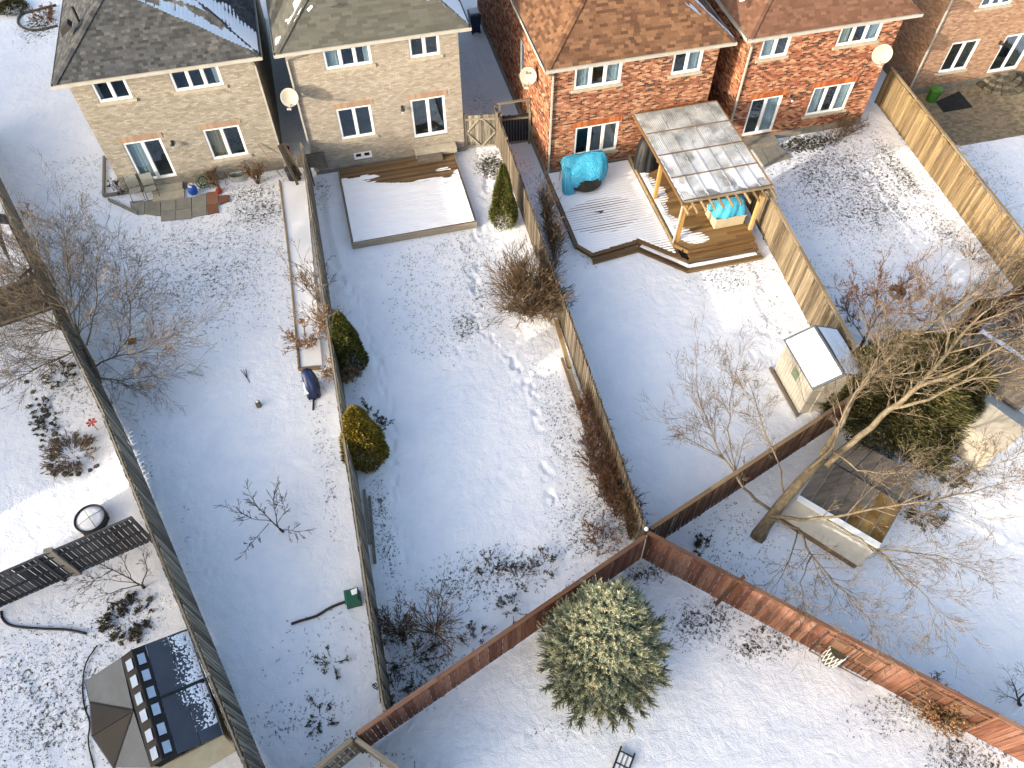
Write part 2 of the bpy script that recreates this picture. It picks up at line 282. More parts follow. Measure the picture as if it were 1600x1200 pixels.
# ------------------------------------------------------------------ mesh helpers
WL = {}
def wloc(o):
    v = Vector((0, 0, 0))
    while o is not None:
        v += o.location; o = o.parent
    return v
class MB:
    def __init__(s): s.v = []; s.f = []
    def hexa(s, p):      # 8 points: bottom 4 ccw, top 4 ccw
        b = len(s.v); s.v += [tuple(q) for q in p]
        s.f += [(b+3, b+2, b+1, b), (b+4, b+5, b+6, b+7), (b, b+1, b+5, b+4), (b+1, b+2, b+6, b+5), (b+2, b+3, b+7, b+6), (b+3, b, b+4, b+7)]
    def box(s, x0, y0, z0, x1, y1, z1):
        s.hexa([(x0, y0, z0), (x1, y0, z0), (x1, y1, z0), (x0, y1, z0), (x0, y0, z1), (x1, y0, z1), (x1, y1, z1), (x0, y1, z1)])
    def beam(s, a, b, w, t, up=(0, 0, 1)):   # w across, t along up
        a = Vector(a); b = Vector(b); d = (b-a).normalized(); u = Vector(up)
        r = d.cross(u)
        if r.length < 1e-4: r = d.cross(Vector((1, 0, 0)))
        r.normalize(); u = r.cross(d).normalized(); r *= w/2; u *= t/2
        s.hexa([a-r-u, a+r-u, b+r-u, b-r-u, a-r+u, a+r+u, b+r+u, b-r+u])
    def prism(s, poly, z0, z1):
        n = len(poly); b = len(s.v)
        ar = sum(poly[i][0]*poly[(i+1) % n][1]-poly[(i+1) % n][0]*poly[i][1] for i in range(n))
        if ar < 0: poly = poly[::-1]
        s.v += [(p[0], p[1], z0) for p in poly]+[(p[0], p[1], z1) for p in poly]
        s.f.append(tuple(b+i for i in range(n))[::-1]); s.f.append(tuple(b+n+i for i in range(n)))
        for i in range(n):
            j = (i+1) % n; s.f.append((b+i, b+j, b+n+j, b+n+i))
    def slab(s, pts, t):     # polygon in 3d given thickness t downwards along its normal
        P = [Vector(p) for p in pts]; nrm = (P[1]-P[0]).cross(P[2]-P[0]).normalized()
        if nrm.z < 0: P = P[::-1]; nrm = -nrm
        n = len(P); b = len(s.v)
        s.v += [tuple(p) for p in P]+[tuple(p-nrm*t) for p in P]
        s.f.append(tuple(b+i for i in range(n))); s.f.append(tuple(b+n+i for i in range(n))[::-1])
        for i in range(n):
            j = (i+1) % n; s.f.append((b+i, b+n+i, b+n+j, b+j))
    def tube(s, pts, rad, n=6, cap=True):
        P = [Vector(p) for p in pts]; k = len(P)
        if not hasattr(rad, '__len__'): rad = [rad]*k
        b = len(s.v); ref = Vector((0, 0, 1))
        for i, p in enumerate(P):
            d = (P[min(i+1, k-1)]-P[max(i-1, 0)])
            if d.length < 1e-9: d = Vector((0, 0, 1))
            d.normalize()
            if abs(d.dot(ref)) > 0.95: ref = Vector((1, 0, 0))
            x = d.cross(ref).normalized(); y = d.cross(x)
            for j in range(n):
                a = 2*math.pi*j/n; q = p+x*(rad[i]*math.cos(a))+y*(rad[i]*math.sin(a)); s.v.append((q.x, q.y, q.z))
        for i in range(k-1):
            for j in range(n):
                jj = (j+1) % n; s.f.append((b+i*n+j, b+i*n+jj, b+(i+1)*n+jj, b+(i+1)*n+j))
        if cap:
            s.f.append(tuple(b+j for j in range(n))[::-1]); s.f.append(tuple(b+(k-1)*n+j for j in range(n)))
    def lathe(s, c, prof, n=16, ax=None):
        # prof: (r, z) list, about point c; ax optional rotation matrix
        b = len(s.v); k = len(prof); c = Vector(c)
        for r, z in prof:
            for j in range(n):
                a = 2*math.pi*j/n; q = Vector((r*math.cos(a), r*math.sin(a), z))
                if ax is not None: q = ax @ q
                s.v.append(tuple(c+q))
        for i in range(k-1):
            for j in range(n):
                jj = (j+1) % n; s.f.append((b+i*n+j, b+i*n+jj, b+(i+1)*n+jj, b+(i+1)*n+j))
        s.f.append(tuple(b+j for j in range(n))[::-1]); s.f.append(tuple(b+(k-1)*n+j for j in range(n)))
    def build(s, name, m, parent=None, smooth=False, kind=None, label=None):
        return mesh_obj(name, s.v, s.f, m, parent, smooth, kind, label)
def mesh_obj(name, v, f, m, parent=None, smooth=False, kind=None, label=None):
    me = bpy.data.meshes.new(name)
    o = bpy.data.objects.new(name, me)
    off = (0, 0, 0)
    if parent is not None:
        w = wloc(parent); off = (w.x, w.y, w.z); o.parent = parent
    elif kind is None or kind == 'thing':
        if len(v):
            a = np.array(v); off = (float(a[:, 0].mean()), float(a[:, 1].mean()), float(a[:, 2].min())); o.location = off
    if len(v):
        a = np.array(v, dtype=float)-np.array(off)
    else: a = np.zeros((0, 3))
    if isinstance(f, np.ndarray):
        nv = f.shape[1]; nf = f.shape[0]
        me.vertices.add(len(a)); me.vertices.foreach_set('co', a.ravel())
        me.loops.add(nf*nv); me.loops.foreach_set('vertex_index', f.ravel().astype(np.int32))
        me.polygons.add(nf); me.polygons.foreach_set('loop_start', np.arange(0, nf*nv, nv, dtype=np.int32))
        me.update(calc_edges=True)
    else:
        me.from_pydata(a.tolist(), [], f); me.update()
    if len(me.polygons):
        me.polygons.foreach_set('use_smooth', [bool(smooth)]*len(me.polygons))
    if m is not None: me.materials.append(m)
    C.objects.link(o)
    if kind and kind != 'thing': o['kind'] = kind
    if label: o['label'] = label
    return o
def thing(name, label, cat, loc=(0, 0, 0), group=None):
    o = bpy.data.objects.new(name, None); o.empty_display_size = 0.3
    C.objects.link(o); o.location = tuple(loc) if len(loc) == 3 else (loc[0], loc[1], 0)
    o['label'] = label; o['category'] = cat
    if group: o['group'] = group
    return o
def tag(o, label, cat, group=None):
    o['label'] = label; o['category'] = cat
    if group: o['group'] = group
    return o
def inst(name, me, parent, loc, rot=(0, 0, 0), scale=(1, 1, 1)):   # child sharing mesh data, loc in world space
    o = bpy.data.objects.new(name, me); C.objects.link(o)
    w = wloc(parent) if parent else Vector((0, 0, 0))
    o.parent = parent; o.location = Vector(loc)-w; o.rotation_euler = rot; o.scale = scale
    return o
def pmesh(name, mb, m):
    me = bpy.data.meshes.new(name); me.from_pydata([tuple(p) for p in mb.v], [], mb.f); me.update(); me.materials.append(m); return me

# smooth value noise on numpy arrays
_tab = nr.rand(256, 256)
def vnoise(x, y, seed=0):
    x = np.asarray(x)+seed*17.3; y = np.asarray(y)+seed*9.1
    xi = np.floor(x).astype(int); yi = np.floor(y).astype(int); fx = x-xi; fy = y-yi
    fx = fx*fx*(3-2*fx); fy = fy*fy*(3-2*fy)
    a = _tab[xi & 255, yi & 255]; b = _tab[(xi+1) & 255, yi & 255]; c = _tab[xi & 255, (yi+1) & 255]; d = _tab[(xi+1) & 255, (yi+1) & 255]
    return (a*(1-fx)+b*fx)*(1-fy)+(c*(1-fx)+d*fx)*fy
def fbm(x, y, seed=0, o=4):
    t = 0; a = 1; s = 0
    for i in range(o):
        t = t+a*vnoise(x*2**i, y*2**i, seed+i); s += a; a *= 0.5
    return t/s
def segdist(X, Y, pl):
    D = np.full(np.shape(X), 1e9)
    for (x0, y0), (x1, y1) in zip(pl[:-1], pl[1:]):
        dx, dy = x1-x0, y1-y0; L = dx*dx+dy*dy+1e-9
        t = np.clip(((X-x0)*dx+(Y-y0)*dy)/L, 0, 1)
        D = np.minimum(D, np.hypot(X-x0-t*dx, Y-y0-t*dy))
    return D

BOXV = np.array([(-1, -1, -1), (1, -1, -1), (1, 1, -1), (-1, 1, -1), (-1, -1, 1), (1, -1, 1), (1, 1, 1), (-1, 1, 1)])*0.5
BOXF = np.array([(3, 2, 1, 0), (4, 5, 6, 7), (0, 1, 5, 4), (1, 2, 6, 5), (2, 3, 7, 6), (3, 0, 4, 7)])
def boxes_np(cen, size, axes):   # cen Nx3, size Nx3, axes 3x3 (rows = u,v,w) common
    V = (BOXV[None]*size[:, None, :]) @ axes + cen[:, None, :]
    F = (BOXF[None]+8*np.arange(len(cen))[:, None, None]).reshape(-1, 4)
    return V.reshape(-1, 3), F

# ------------------------------------------------------------------ ground
BARE = [  # px, py, radius x (m), radius y (m), strength
 (300, 420, 4.8, 4.0, .55), (130, 230, 2.2, 6.0, .42), (400, 320, 1.5, 2.2, .7), (380, 470, 2.5, 2.5, .30), (60, 130, 3.5, 6.0, .35),
 (690, 480, 2.6, 3.2, .40), (740, 430, .6, 3.6, .55), (725, 510, .8, .8, .72), (770, 260, .9, 1.2, .95), (740, 130, .8, 6.0, .5),
 (700, 400, 3.0, 1.5, .40), (900, 350, 1.2, 3.0, .4), (840, 300, .8, 3.0, .4), (1150, 430, 2.0, 1.0, .6), (1190, 480, 1.2, 2.2, .35),
 (1330, 290, 3.9, 4.2, .68), (1260, 225, 2.2, .8, .98), (1400, 260, .7, 3.0, .75), (1450, 330, .8, 3.5, .6), (1330, 420, 3.5, 2.0, .32),
 (1560, 260, 2.5, 3.0, .40), (930, 820, 1.4, 1.5, .65), (760, 900, 3.0, 1.0, .62), (650, 1020, 1.4, 1.6, .6), (880, 680, .7, 4.0, .5),
 (600, 830, .4, 2.4, .6), (480, 1010, 2.2, 1.2, .3), (470, 1120, 1.8, .7, .45), (60, 1090, 3.0, 2.6, .60), (200, 960, 1.3, .9, .55),
 (100, 620, 1.2, 1.8, .55), (230, 700, .25, 5.5, .35), (290, 900, .2, 4.0, .3), (475, 500, .6, 6.0, .45), (505, 700, .4, 4.0, .42),
 (1100, 970, 1.3, .8, .72), (1200, 1000, 1.5, .7, .66), (1400, 1110, 1.8, .6, .55), (1520, 1180, 1.8, .8, .70), (1010, 895, 1.2, .4, .7),
 (1150, 850, 2.0, 1.8, .42), (1480, 720, 2.2, 1.6, .66), (1440, 800, .8, 1.2, .6), (1260, 900, 1.5, .8, .3), (930, 1120, 2.2, .5, .45),
 (560, 600, .5, 3.0, .3), (800, 640, .3, 3.0, .2), (60, 30, 1.6, 1.6, .9), (180, 300, .8, 1.0, .5), (500, 300, .6, 1.2, .55), (455, 270, .5, 2.0, .5),
 (330, 320, 2.4, .4, .5), (1100, 90, 1.0, 5, .4), (540, 1170, 1.2, .5, .5), (620, 1190, 1, .5, .35),
]
PATHS = [  # footprint lines
 ([(745, 60), (752, 130), (760, 200), (770, 235), (748, 330), (742, 430), (745, 500), (790, 555), (830, 610), (850, 680), (863, 780)], 0.30, 0.15, 1),
 ([(520, 420), (560, 470), (590, 560), (610, 640), (618, 740), (625, 860)], 0.22, 0.09, 1),
 ([(735, 520), (690, 600), (675, 700), (665, 800), (640, 880)], 0.35, 0.06, 1),
 ([(130, 60), (125, 150), (130, 230), (150, 330), (165, 420)], 0.45, 0.03, 1),
 ([(90, 60), (70, 200), (80, 300)], 0.3, 0.02, 0),
 ([(500, 300), (510, 370), (525, 420)], 0.3, 0.05, 0),
 ([(1180, 430), (1200, 500), (1180, 560)], 0.5, 0.05, 1),
 ([(20, 1040), (80, 1090), (100, 1150), (60, 1195)], 0.6, 0.05, 1),
 ([(740, 860), (760, 960), (700, 1040)], 0.35, 0.06, 1),
 ([(300, 360), (330, 450), (350, 560), (360, 700), (400, 900), (450, 1040)], 0.3, 0.035, 1),
 ([(1000, 420), (1050, 520), (1080, 640), (1060, 740)], 0.3, 0.035, 1),
 ([(1040, 430), (1120, 520), (1190, 560)], 0.25, 0.035, 1),
 ([(1240, 300), (1330, 400), (1380, 470)], 0.35, 0.035, 1),
 ([(620, 1140), (760, 1120), (850, 1160), (1000, 1150), (1200, 1130)], 0.3, 0.035, 1),
 ([(820, 470), (800, 640), (770, 800), (820, 860)], 0.25, 0.035, 1),
 ([(240, 600), (300, 760), (330, 900)], 0.3, 0.035, 1),
 ([(30, 760), (110, 780), (180, 740)], 0.25, 0.04, 1),
 ([(1450, 900), (1520, 980), (1590, 1020)], 0.3, 0.035, 1),
]
def bare_field(X, Y):
    B = np.zeros(np.shape(X))
    for px, py, rx, ry, s in BARE:
        cx, cy = g(px, py)
        d = np.sqrt(((X-cx)/rx)**2+((Y-cy)/ry)**2)
        B = np.maximum(B, (s-.05)*np.clip(1.5-d, 0, 1))
    return B
def ground_height(X, Y):
    Z = 0.09*(fbm(X*0.35, Y*0.35, 3, 4)-0.5)+0.05*(fbm(X*1.3, Y*1.3, 9, 3)-0.5)
    for pts, w, dep, foot in PATHS:
        pl = [g(*p) for p in pts]
        D = segdist(X, Y, pl)
        k = np.clip(1-D/w, 0, 1)
        if foot:
            n = vnoise(X*7.5, Y*3.6, 31); Z = Z-dep*.75*k**.7*np.clip(n*4-2.1, -0.12, 1)*(.4+.9*vnoise(X*.9, Y*.9, 77))
        else:
            Z = Z-dep*k*k+dep*0.4*np.clip(1-np.abs(D-w)/0.1, 0, 1)
    # snow banked along the fences
    Z = Z+0.07*np.exp(-((X+1.55)/0.5)**2)*np.clip((Y-5)/3, 0, 1)*np.clip((29-Y)/2, 0, 1)*fbm(X*.7, Y*.9, 5, 2)*1.4
    return Z
def axis(a, b, st, far):
    c = list(np.arange(a, b+1e-6, st)); lo = []; s = st; x = a
    while x > -far: s *= 1.35; x -= s; lo.append(x)
    hi = []; s = st; x = c[-1]
    while x < far: s *= 1.35; x += s; hi.append(x)
    return np.array(lo[::-1]+c+hi)
gx = axis(-17, 31, 0.075, 600); gy = axis(-1.5, 36, 0.075, 600)
GX, GY = np.meshgrid(gx, gy, indexing='ij')
GZ = ground_height(GX, GY)
vv = np.stack([GX, GY, GZ], -1).reshape(-1, 3)
nx, ny = GX.shape
ii = np.arange(nx*ny).reshape(nx, ny)
ff = np.stack([ii[:-1, :-1], ii[1:, :-1], ii[1:, 1:], ii[:-1, 1:]], -1).reshape(-1, 4)
ground = mesh_obj('ground', vv, ff, M['ground'], None, True, 'structure')
ground['label'] = 'snow covered ground of the back yards with grass showing through'
at = ground.data.attributes.new('bare', 'FLOAT', 'POINT')
at.data.foreach_set('value', bare_field(vv[:, 0], vv[:, 1]).astype(np.float32))

def tuft_field(name, n, region, label, cat, m, size=(0.03, 0.09), blades=4, thresh=0.18, lie=0.6, dens=1.0):
    X = nr.uniform(region[0], region[1], n*6); Y = nr.uniform(region[2], region[3], n*6)
    B = bare_field(X, Y)*(0.55+0.9*fbm(X*2.2, Y*2.2, 40, 3))
    keep = nr.rand(n*6) < np.clip((B-thresh)*1.2*dens, 0, 1)
    X = X[keep][:n]; Y = Y[keep][:n]; Z = ground_height(X, Y); k = len(X)
    V = []; 
    for b in range(blades):
        a = nr.uniform(0, 2*math.pi, k); L = nr.uniform(size[0], size[1], k); w = L*nr.uniform(.16, .34, k); up = nr.uniform(0.1, lie, k)
        ox = nr.normal(0, .02, k); oy = nr.normal(0, .02, k)
        dx, dy = np.cos(a), np.sin(a)
        base = np.stack([X+ox, Y+oy, Z+0.006], -1)
        p0 = base+np.stack([-dy*w, dx*w, 0*w], -1); p1 = base+np.stack([dy*w, -dx*w, 0*w], -1)
        p2 = base+np.stack([dx*L, dy*L, up*L+.01], -1)
        V.append(np.stack([p0, p1, p2], 1))
    V = np.concatenate(V, 0).reshape(-1, 3); F = np.arange(len(V)).reshape(-1, 3)
    o = mesh_obj(name, V, F, m, None, False, 'stuff'); o['label'] = label; o['category'] = cat
    return o
tuft_field('grass', 60000, (-17, 30, -1, 34), 'short dry grass blades poking through the thin snow of the yards', 'grass', M['grass'], (0.018, 0.055), 3, 0.16, 0.5, 0.8)
tuft_field('fallen_leaves', 9000, (-17, 30, -1, 34), 'dark frosted leaves scattered on the thin snow along beds and fences', 'leaves', M['leaf_dark'], (0.035, 0.085), 3, 0.44, 0.7)

# ------------------------------------------------------------------ house parts
class Plane:
    def __init__(s, o, u, n): s.o = Vector((o[0], o[1], 0)); s.u = Vector((u[0], u[1], 0)); s.n = Vector((n[0], n[1], 0))
    def p(s, u, o, z): q = s.o+s.u*u+s.n*o; return (q.x, q.y, z)
    def box(s, mb, u0, u1, o0, o1, z0, z1):
        mb.hexa([s.p(u0, o1, z0), s.p(u1, o1, z0), s.p(u1, o0, z0), s.p(u0, o0, z0), s.p(u0, o1, z1), s.p(u1, o1, z1), s.p(u1, o0, z1), s.p(u0, o0, z1)])
def bricks(parent, pl, L, z0, z1, holes, m, bl=0.21, bh=0.075, name='brick'):
    j = 0.010; cen = []; siz = []
    rows = int((z1-z0)/bh)
    for r in range(rows):
        za = z0+r*bh; zb = za+bh-j
        iv = [(0, L)]
        for h0, h1, hz0, hz1 in holes:
            if hz1 > za and hz0 < zb:
                nv = []
                for a, b in iv:
                    if h1 <= a or h0 >= b: nv.append((a, b))
                    else:
                        if h0 > a: nv.append((a, h0))
                        if h1 < b: nv.append((h1, b))
                iv = nv
        for a, b in iv:
            x = a-(bl/2 if r % 2 else 0)
            while x < b:
                xa = max(x, a)+(j if x >= a else 0); xb = min(x+bl, b)
                if xb-xa > 0.03:
                    cen.append(((xa+xb)/2, -0.002+rng.uniform(-.001, .001), (za+zb)/2)); siz.append((xb-xa, 0.010, zb-za))
                x += bl
    cen = np.array(cen); siz = np.array(siz)
    ax = np.array([tuple(pl.u), tuple(pl.n), (0, 0, 1)])
    W = cen @ ax+np.array(tuple(pl.o))
    V, F = boxes_np(W, siz, ax)
    return mesh_obj(name, V, F, m, parent, False, 'stuff')
def panel_holes(mb, pl, L, z0, z1, holes, o0=-0.22, o1=0.0):
    us = sorted(set([0, L]+[q for h_ in holes for q in h_[:2]])); us = [u for u in us if 0 <= u <= L]
    for a, b in zip(us[:-1], us[1:]):
        c = (a+b)/2; hz = sorted([(h_[2], h_[3]) for h_ in holes if h_[0] < c < h_[1]])
        z = z0
        for q0, q1 in hz:
            if q0 > z: pl.box(mb, a, b, o0, o1, z, q0)
            z = q1
        if z < z1: pl.box(mb, a, b, o0, o1, z, z1)
def window(parent, pl, u0, u1, z0, z1, n=2, name='window', curtain=None, sill=True, door=False, fw=0.075, lab=None, cov=None):
    # frame with sashes, recessed 3 cm
    mb = MB(); a, b = -0.10, -0.015
    pl.box(mb, u0, u0+fw, a, b, z0, z1); pl.box(mb, u1-fw, u1, a, b, z0, z1)
    pl.box(mb, u0+fw, u1-fw, a, b, z1-fw, z1); pl.box(mb, u0+fw, u1-fw, a, b, z0, z0+fw*(1.4 if door else 1))
    W = (u1-u0-2*fw); sw = W/n
    for i in range(1, n):
        c = u0+fw+sw*i; pl.box(mb, c-.05, c+.05, a, b-.004, z0+fw, z1-fw)
    fr = mb.build(name, M['white'], parent)
    if lab: fr['label'] = lab
    for i in range(n):
        g0 = u0+fw+sw*i+(.05 if i else 0); g1 = u0+fw+sw*(i+1)-(.05 if i < n-1 else 0)
        s = MB(); t = 0.028; e0 = z0+fw*(1.4 if door else 1); e1 = z1-fw
        pl.box(s, g0, g0+t, a+.01, b-.02, e0, e1); pl.box(s, g1-t, g1, a+.01, b-.02, e0, e1)
        pl.box(s, g0+t, g1-t, a+.01, b-.02, e1-t, e1); pl.box(s, g0+t, g1-t, a+.01, b-.02, e0, e0+t)
        s.build('sash', M['white'], fr)
        q = MB(); pl.box(q, g0+t, g1-t, a+.035, a+.042, e0+t, e1-t); q.build('pane', M['glass'], fr)
    if sill:
        s = MB(); pl.box(s, u0-.12, u1+.12, -.10, .055, z0-.13, z0-.003); s.build('sill', M['stone'], fr)
    # shallow room behind
    r = MB(); d = -1.3
    def quad(p): k = len(r.v); r.v += p; r.f.append((k, k+1, k+2, k+3))
    P = pl.p
    ua, ub, za, zb = u0+.002, u1-.002, z0+.002, z1-.002
    quad([P(ua, d, za), P(ub, d, za), P(ub, d, zb), P(ua, d, zb)]); quad([P(ua, -.12, za), P(ua, d, za), P(ua, d, zb), P(ua, -.12, zb)])
    quad([P(ub, -.12, za), P(ub, d, za), P(ub, d, zb), P(ub, -.12, zb)]); quad([P(ua, -.12, za), P(ub, -.12, za), P(ub, d, za), P(ua, d, za)])
    quad([P(ua, -.12, zb), P(ub, -.12, zb), P(ub, d, zb), P(ua, d, zb)])
    r.build('room_recess', M['interior'], fr)
    if curtain:
        rngs = cov or [(0, 1)]
        cmb = MB()
        for c0, c1 in rngs:
            k0 = u0+.03+(u1-u0-.06)*c0; k1 = u0+.03+(u1-u0-.06)*c1; N = max(6, int((k1-k0)/.045)); bi = len(cmb.v)
            for i in range(N+1):
                u = k0+(k1-k0)*i/N; o = -.15+.02*math.sin(i*1.9)+.01*rng.uniform(-1, 1)
                cmb.v += [P(u, o, z0+.02), P(u, o, z1-.02)]
            for i in range(N): cmb.f.append((bi+2*i, bi+2*i+2, bi+2*i+3, bi+2*i+1))
        cmb.build('curtain', curtain, fr, smooth=True)
    return fr
def lintel(parent, pl, u0, u1, z, m, hgt=0.26):
    mb = MB(); n = int((u1-u0)/.085); w = (u1-u0)/n
    for i in range(n): pl.box(mb, u0+i*w+.005, u0+(i+1)*w-.005, -.01, .022+rng.uniform(-.003, .003), z+.005, z+hgt)
    return mb.build('lintel', m, parent)
def shingles(parent, P0, u, v, nrm, W, cl, cr, S, m, e=0.15, wid=(0.18, 0.42), name='shingle'):
    P0, u, v, nrm = [np.array(a, float) for a in (P0, u, v, nrm)]
    cen = []; siz = []
    rows = int(S/e)
    for r in range(rows):
        s = r*e; a = cl*(s+e*.3)+0.0; b = W-cr*(s+e*.3)
        x = a-rng.uniform(0, .2)
        while x < b:
            w = rng.uniform(*wid); xa = max(x, a); xb = min(x+w, b)
            if xb-xa > .02:
                t = .003+(.002 if rng.random() < .4 else 0)
                cen.append(((xa+xb)/2, s+e/2-.01+rng.uniform(-.003, .003), .0035)); siz.append((xb-xa-.004, e*1.12, t*2))
            x += w
    cen = np.array(cen); siz = np.array(siz)
    # tilt each tab slightly so its lower edge stands proud
    th = 0.03; v2 = v*math.cos(th)-nrm*math.sin(th)*1.0; n2 = nrm*math.cos(th)+v*math.sin(th)
    pos = cen[:, :1]*u+cen[:, 1:2]*v+cen[:, 2:]*nrm+P0
    V, F = boxes_np(pos, siz, np.array([u, v2, n2]))
    return mesh_obj(name, V, F, m, parent, False, 'stuff')
def snow_patch(parent, P0, u, v, nrm, fn, un, vn, st=0.05, name='snow_patch', thick=0.05, lo=-0.02):
    # fn(U,V) -> height wanted (m); below zero it lies hidden under the surface
    P0, u, v, nrm = [np.array(a, float) for a in (P0, u, v, nrm)]
    U, V = np.meshgrid(np.arange(un[0], un[1]+1e-6, st), np.arange(vn[0], vn[1]+1e-6, st), indexing='ij')
    H = np.clip(fn(U, V), -0.015, thick)
    pts = U[..., None]*u+V[..., None]*v+H[..., None]*nrm+P0
    a, b = U.shape; ii = np.arange(a*b).reshape(a, b)
    F = np.stack([ii[:-1, :-1], ii[1:, :-1], ii[1:, 1:], ii[:-1, 1:]], -1).reshape(-1, 4)
    Hf = H.reshape(-1); keep = Hf[F].max(1) > -0.012
    F = F[keep]; used = np.unique(F); mp = -np.ones(a*b, int); mp[used] = np.arange(len(used))
    return mesh_obj(name, pts.reshape(-1, 3)[used], mp[F], M['snow'], parent, True, 'stuff')
def hip_roof(house, ex0, ex1, ey, ze, depth, sm, s=0.75, snow=None, e=.135, wid=(.18, .36)):
    W = ex1-ex0; hgt = W/2*s; th = math.atan(s); ct, st_ = math.cos(th), math.sin(th); yb = ey+depth
    A = (ex0, ey, ze); B = (ex1, ey, ze); Cc = (ex1, yb, ze); D = (ex0, yb, ze)
    T0 = (ex0+W/2, ey+W/2, ze+hgt); T1 = (ex0+W/2, yb-W/2, ze+hgt)
    mb = MB()
    mb.slab([A, B, T0], .04); mb.slab([B, Cc, T1, T0], .04); mb.slab([Cc, D, T1], .04); mb.slab([D, A, T0, T1], .04)
    roof = mb.build('roof', sm, house)
    S = (W/2)/ct
    shingles(roof, A, (1, 0, 0), (0, ct, st_), (0, -st_, ct), W, ct, ct, S, sm, e, wid)
    shingles(roof, (ex0, yb, ze), (0, -1, 0), (ct, 0, st_), (-st_, 0, ct), depth, ct, ct, S, sm, e, wid)
    shingles(roof, (ex1, ey, ze), (0, 1, 0), (-ct, 0, st_), (st_, 0, ct), depth, ct, ct, S, sm, e, wid)
    # ridge caps along hips and ridge
    cp = MB()
    for a, b in ((A, T0), (B, T0), (T0, T1)):
        a = Vector(a); b = Vector(b); L = (b-a).length; n = int(L/.2); d = (b-a)/n
        for i in range(n):
            p = a+d*i; q = a+d*(i+1.12); lift = Vector((0, 0, .035+.012)); 
            r_ = (b-a).cross(Vector((0, 0, 1))).normalized()*.14
            up = Vector((0, 0, .02)); dn = Vector((0, 0, -.055 if a.z != b.z else -.08))
            k = len(cp.v)
            cp.v += [tuple(p+lift+Vector((0,0,.014))), tuple(q+lift), tuple(p+r_+dn+lift), tuple(q+r_+dn+lift-Vector((0,0,.01))), tuple(p-r_+dn+lift), tuple(q-r_+dn+lift-Vector((0,0,.01)))]
            cp.f += [(k, k+1, k+3, k+2), (k+1, k, k+4, k+5)]
    cp.build('ridge_cap', sm, roof)
    # soffit, fascia, gutter
    so = MB(); so.box(ex0+.03, ey+.03, ze-.20, ex1-.03, ey+.5, ze-.16); so.box(ex0+.03, ey+.5, ze-.20, ex0+.5, yb-.03, ze-.16); so.box(ex1-.5, ey+.5, ze-.20, ex1-.03, yb-.03, ze-.16)
    so.build('soffit', M['offwhite'], house)
    gt = MB()
    for (x0, y0, x1, y1) in ((ex0-.09, ey-.09, ex1+.09, ey+.01), (ex0-.09, ey+.01, ex0+.01, yb), (ex1-.01, ey+.01, ex1+.09, yb)):
        # open trough: bottom, outer lip, inner board
        gt.box(x0, y0, ze-.15, x1, y1, ze-.135)
        if x1-x0 > 1:
            gt.box(x0, y0, ze-.135, x1, y0+.012, ze-.015); gt.box(x0+.1, y1-.012, ze-.135, x1-.1, y1, ze-.03)
        elif x0 < ex0: gt.box(x0, y0, ze-.135, x0+.012, y1, ze-.015); gt.box(x1-.012, y0+.02, ze-.135, x1, y1, ze-.03)
        else: gt.box(x1-.012, y0, ze-.135, x1, y1, ze-.015); gt.box(x0, y0+.02, ze-.135, x0+.012, y1, ze-.03)
    gt.build('gutter', M['offwhite'], house)
    if snow:
        for side, fn, un, vn in snow:
            if side == 'R': snow_patch(roof, (ex1, ey, ze), (0, 1, 0), (-ct, 0, st_), (st_, 0, ct), fn, un, vn, 0.05, thick=.055)
            elif side == 'L': snow_patch(roof, (ex0, ey, ze), (0, 1, 0), (ct, 0, st_), (-st_, 0, ct), fn, un, vn, 0.05, thick=.055)
    return roof
def downspout(house, pts, m=None):
    mb = MB()
    for a, b in zip(pts[:-1], pts[1:]): mb.beam(a, b, .075, .06, up=(0, 1, 0.01))
    return mb.build('downspout', m or M['offwhite'], house)
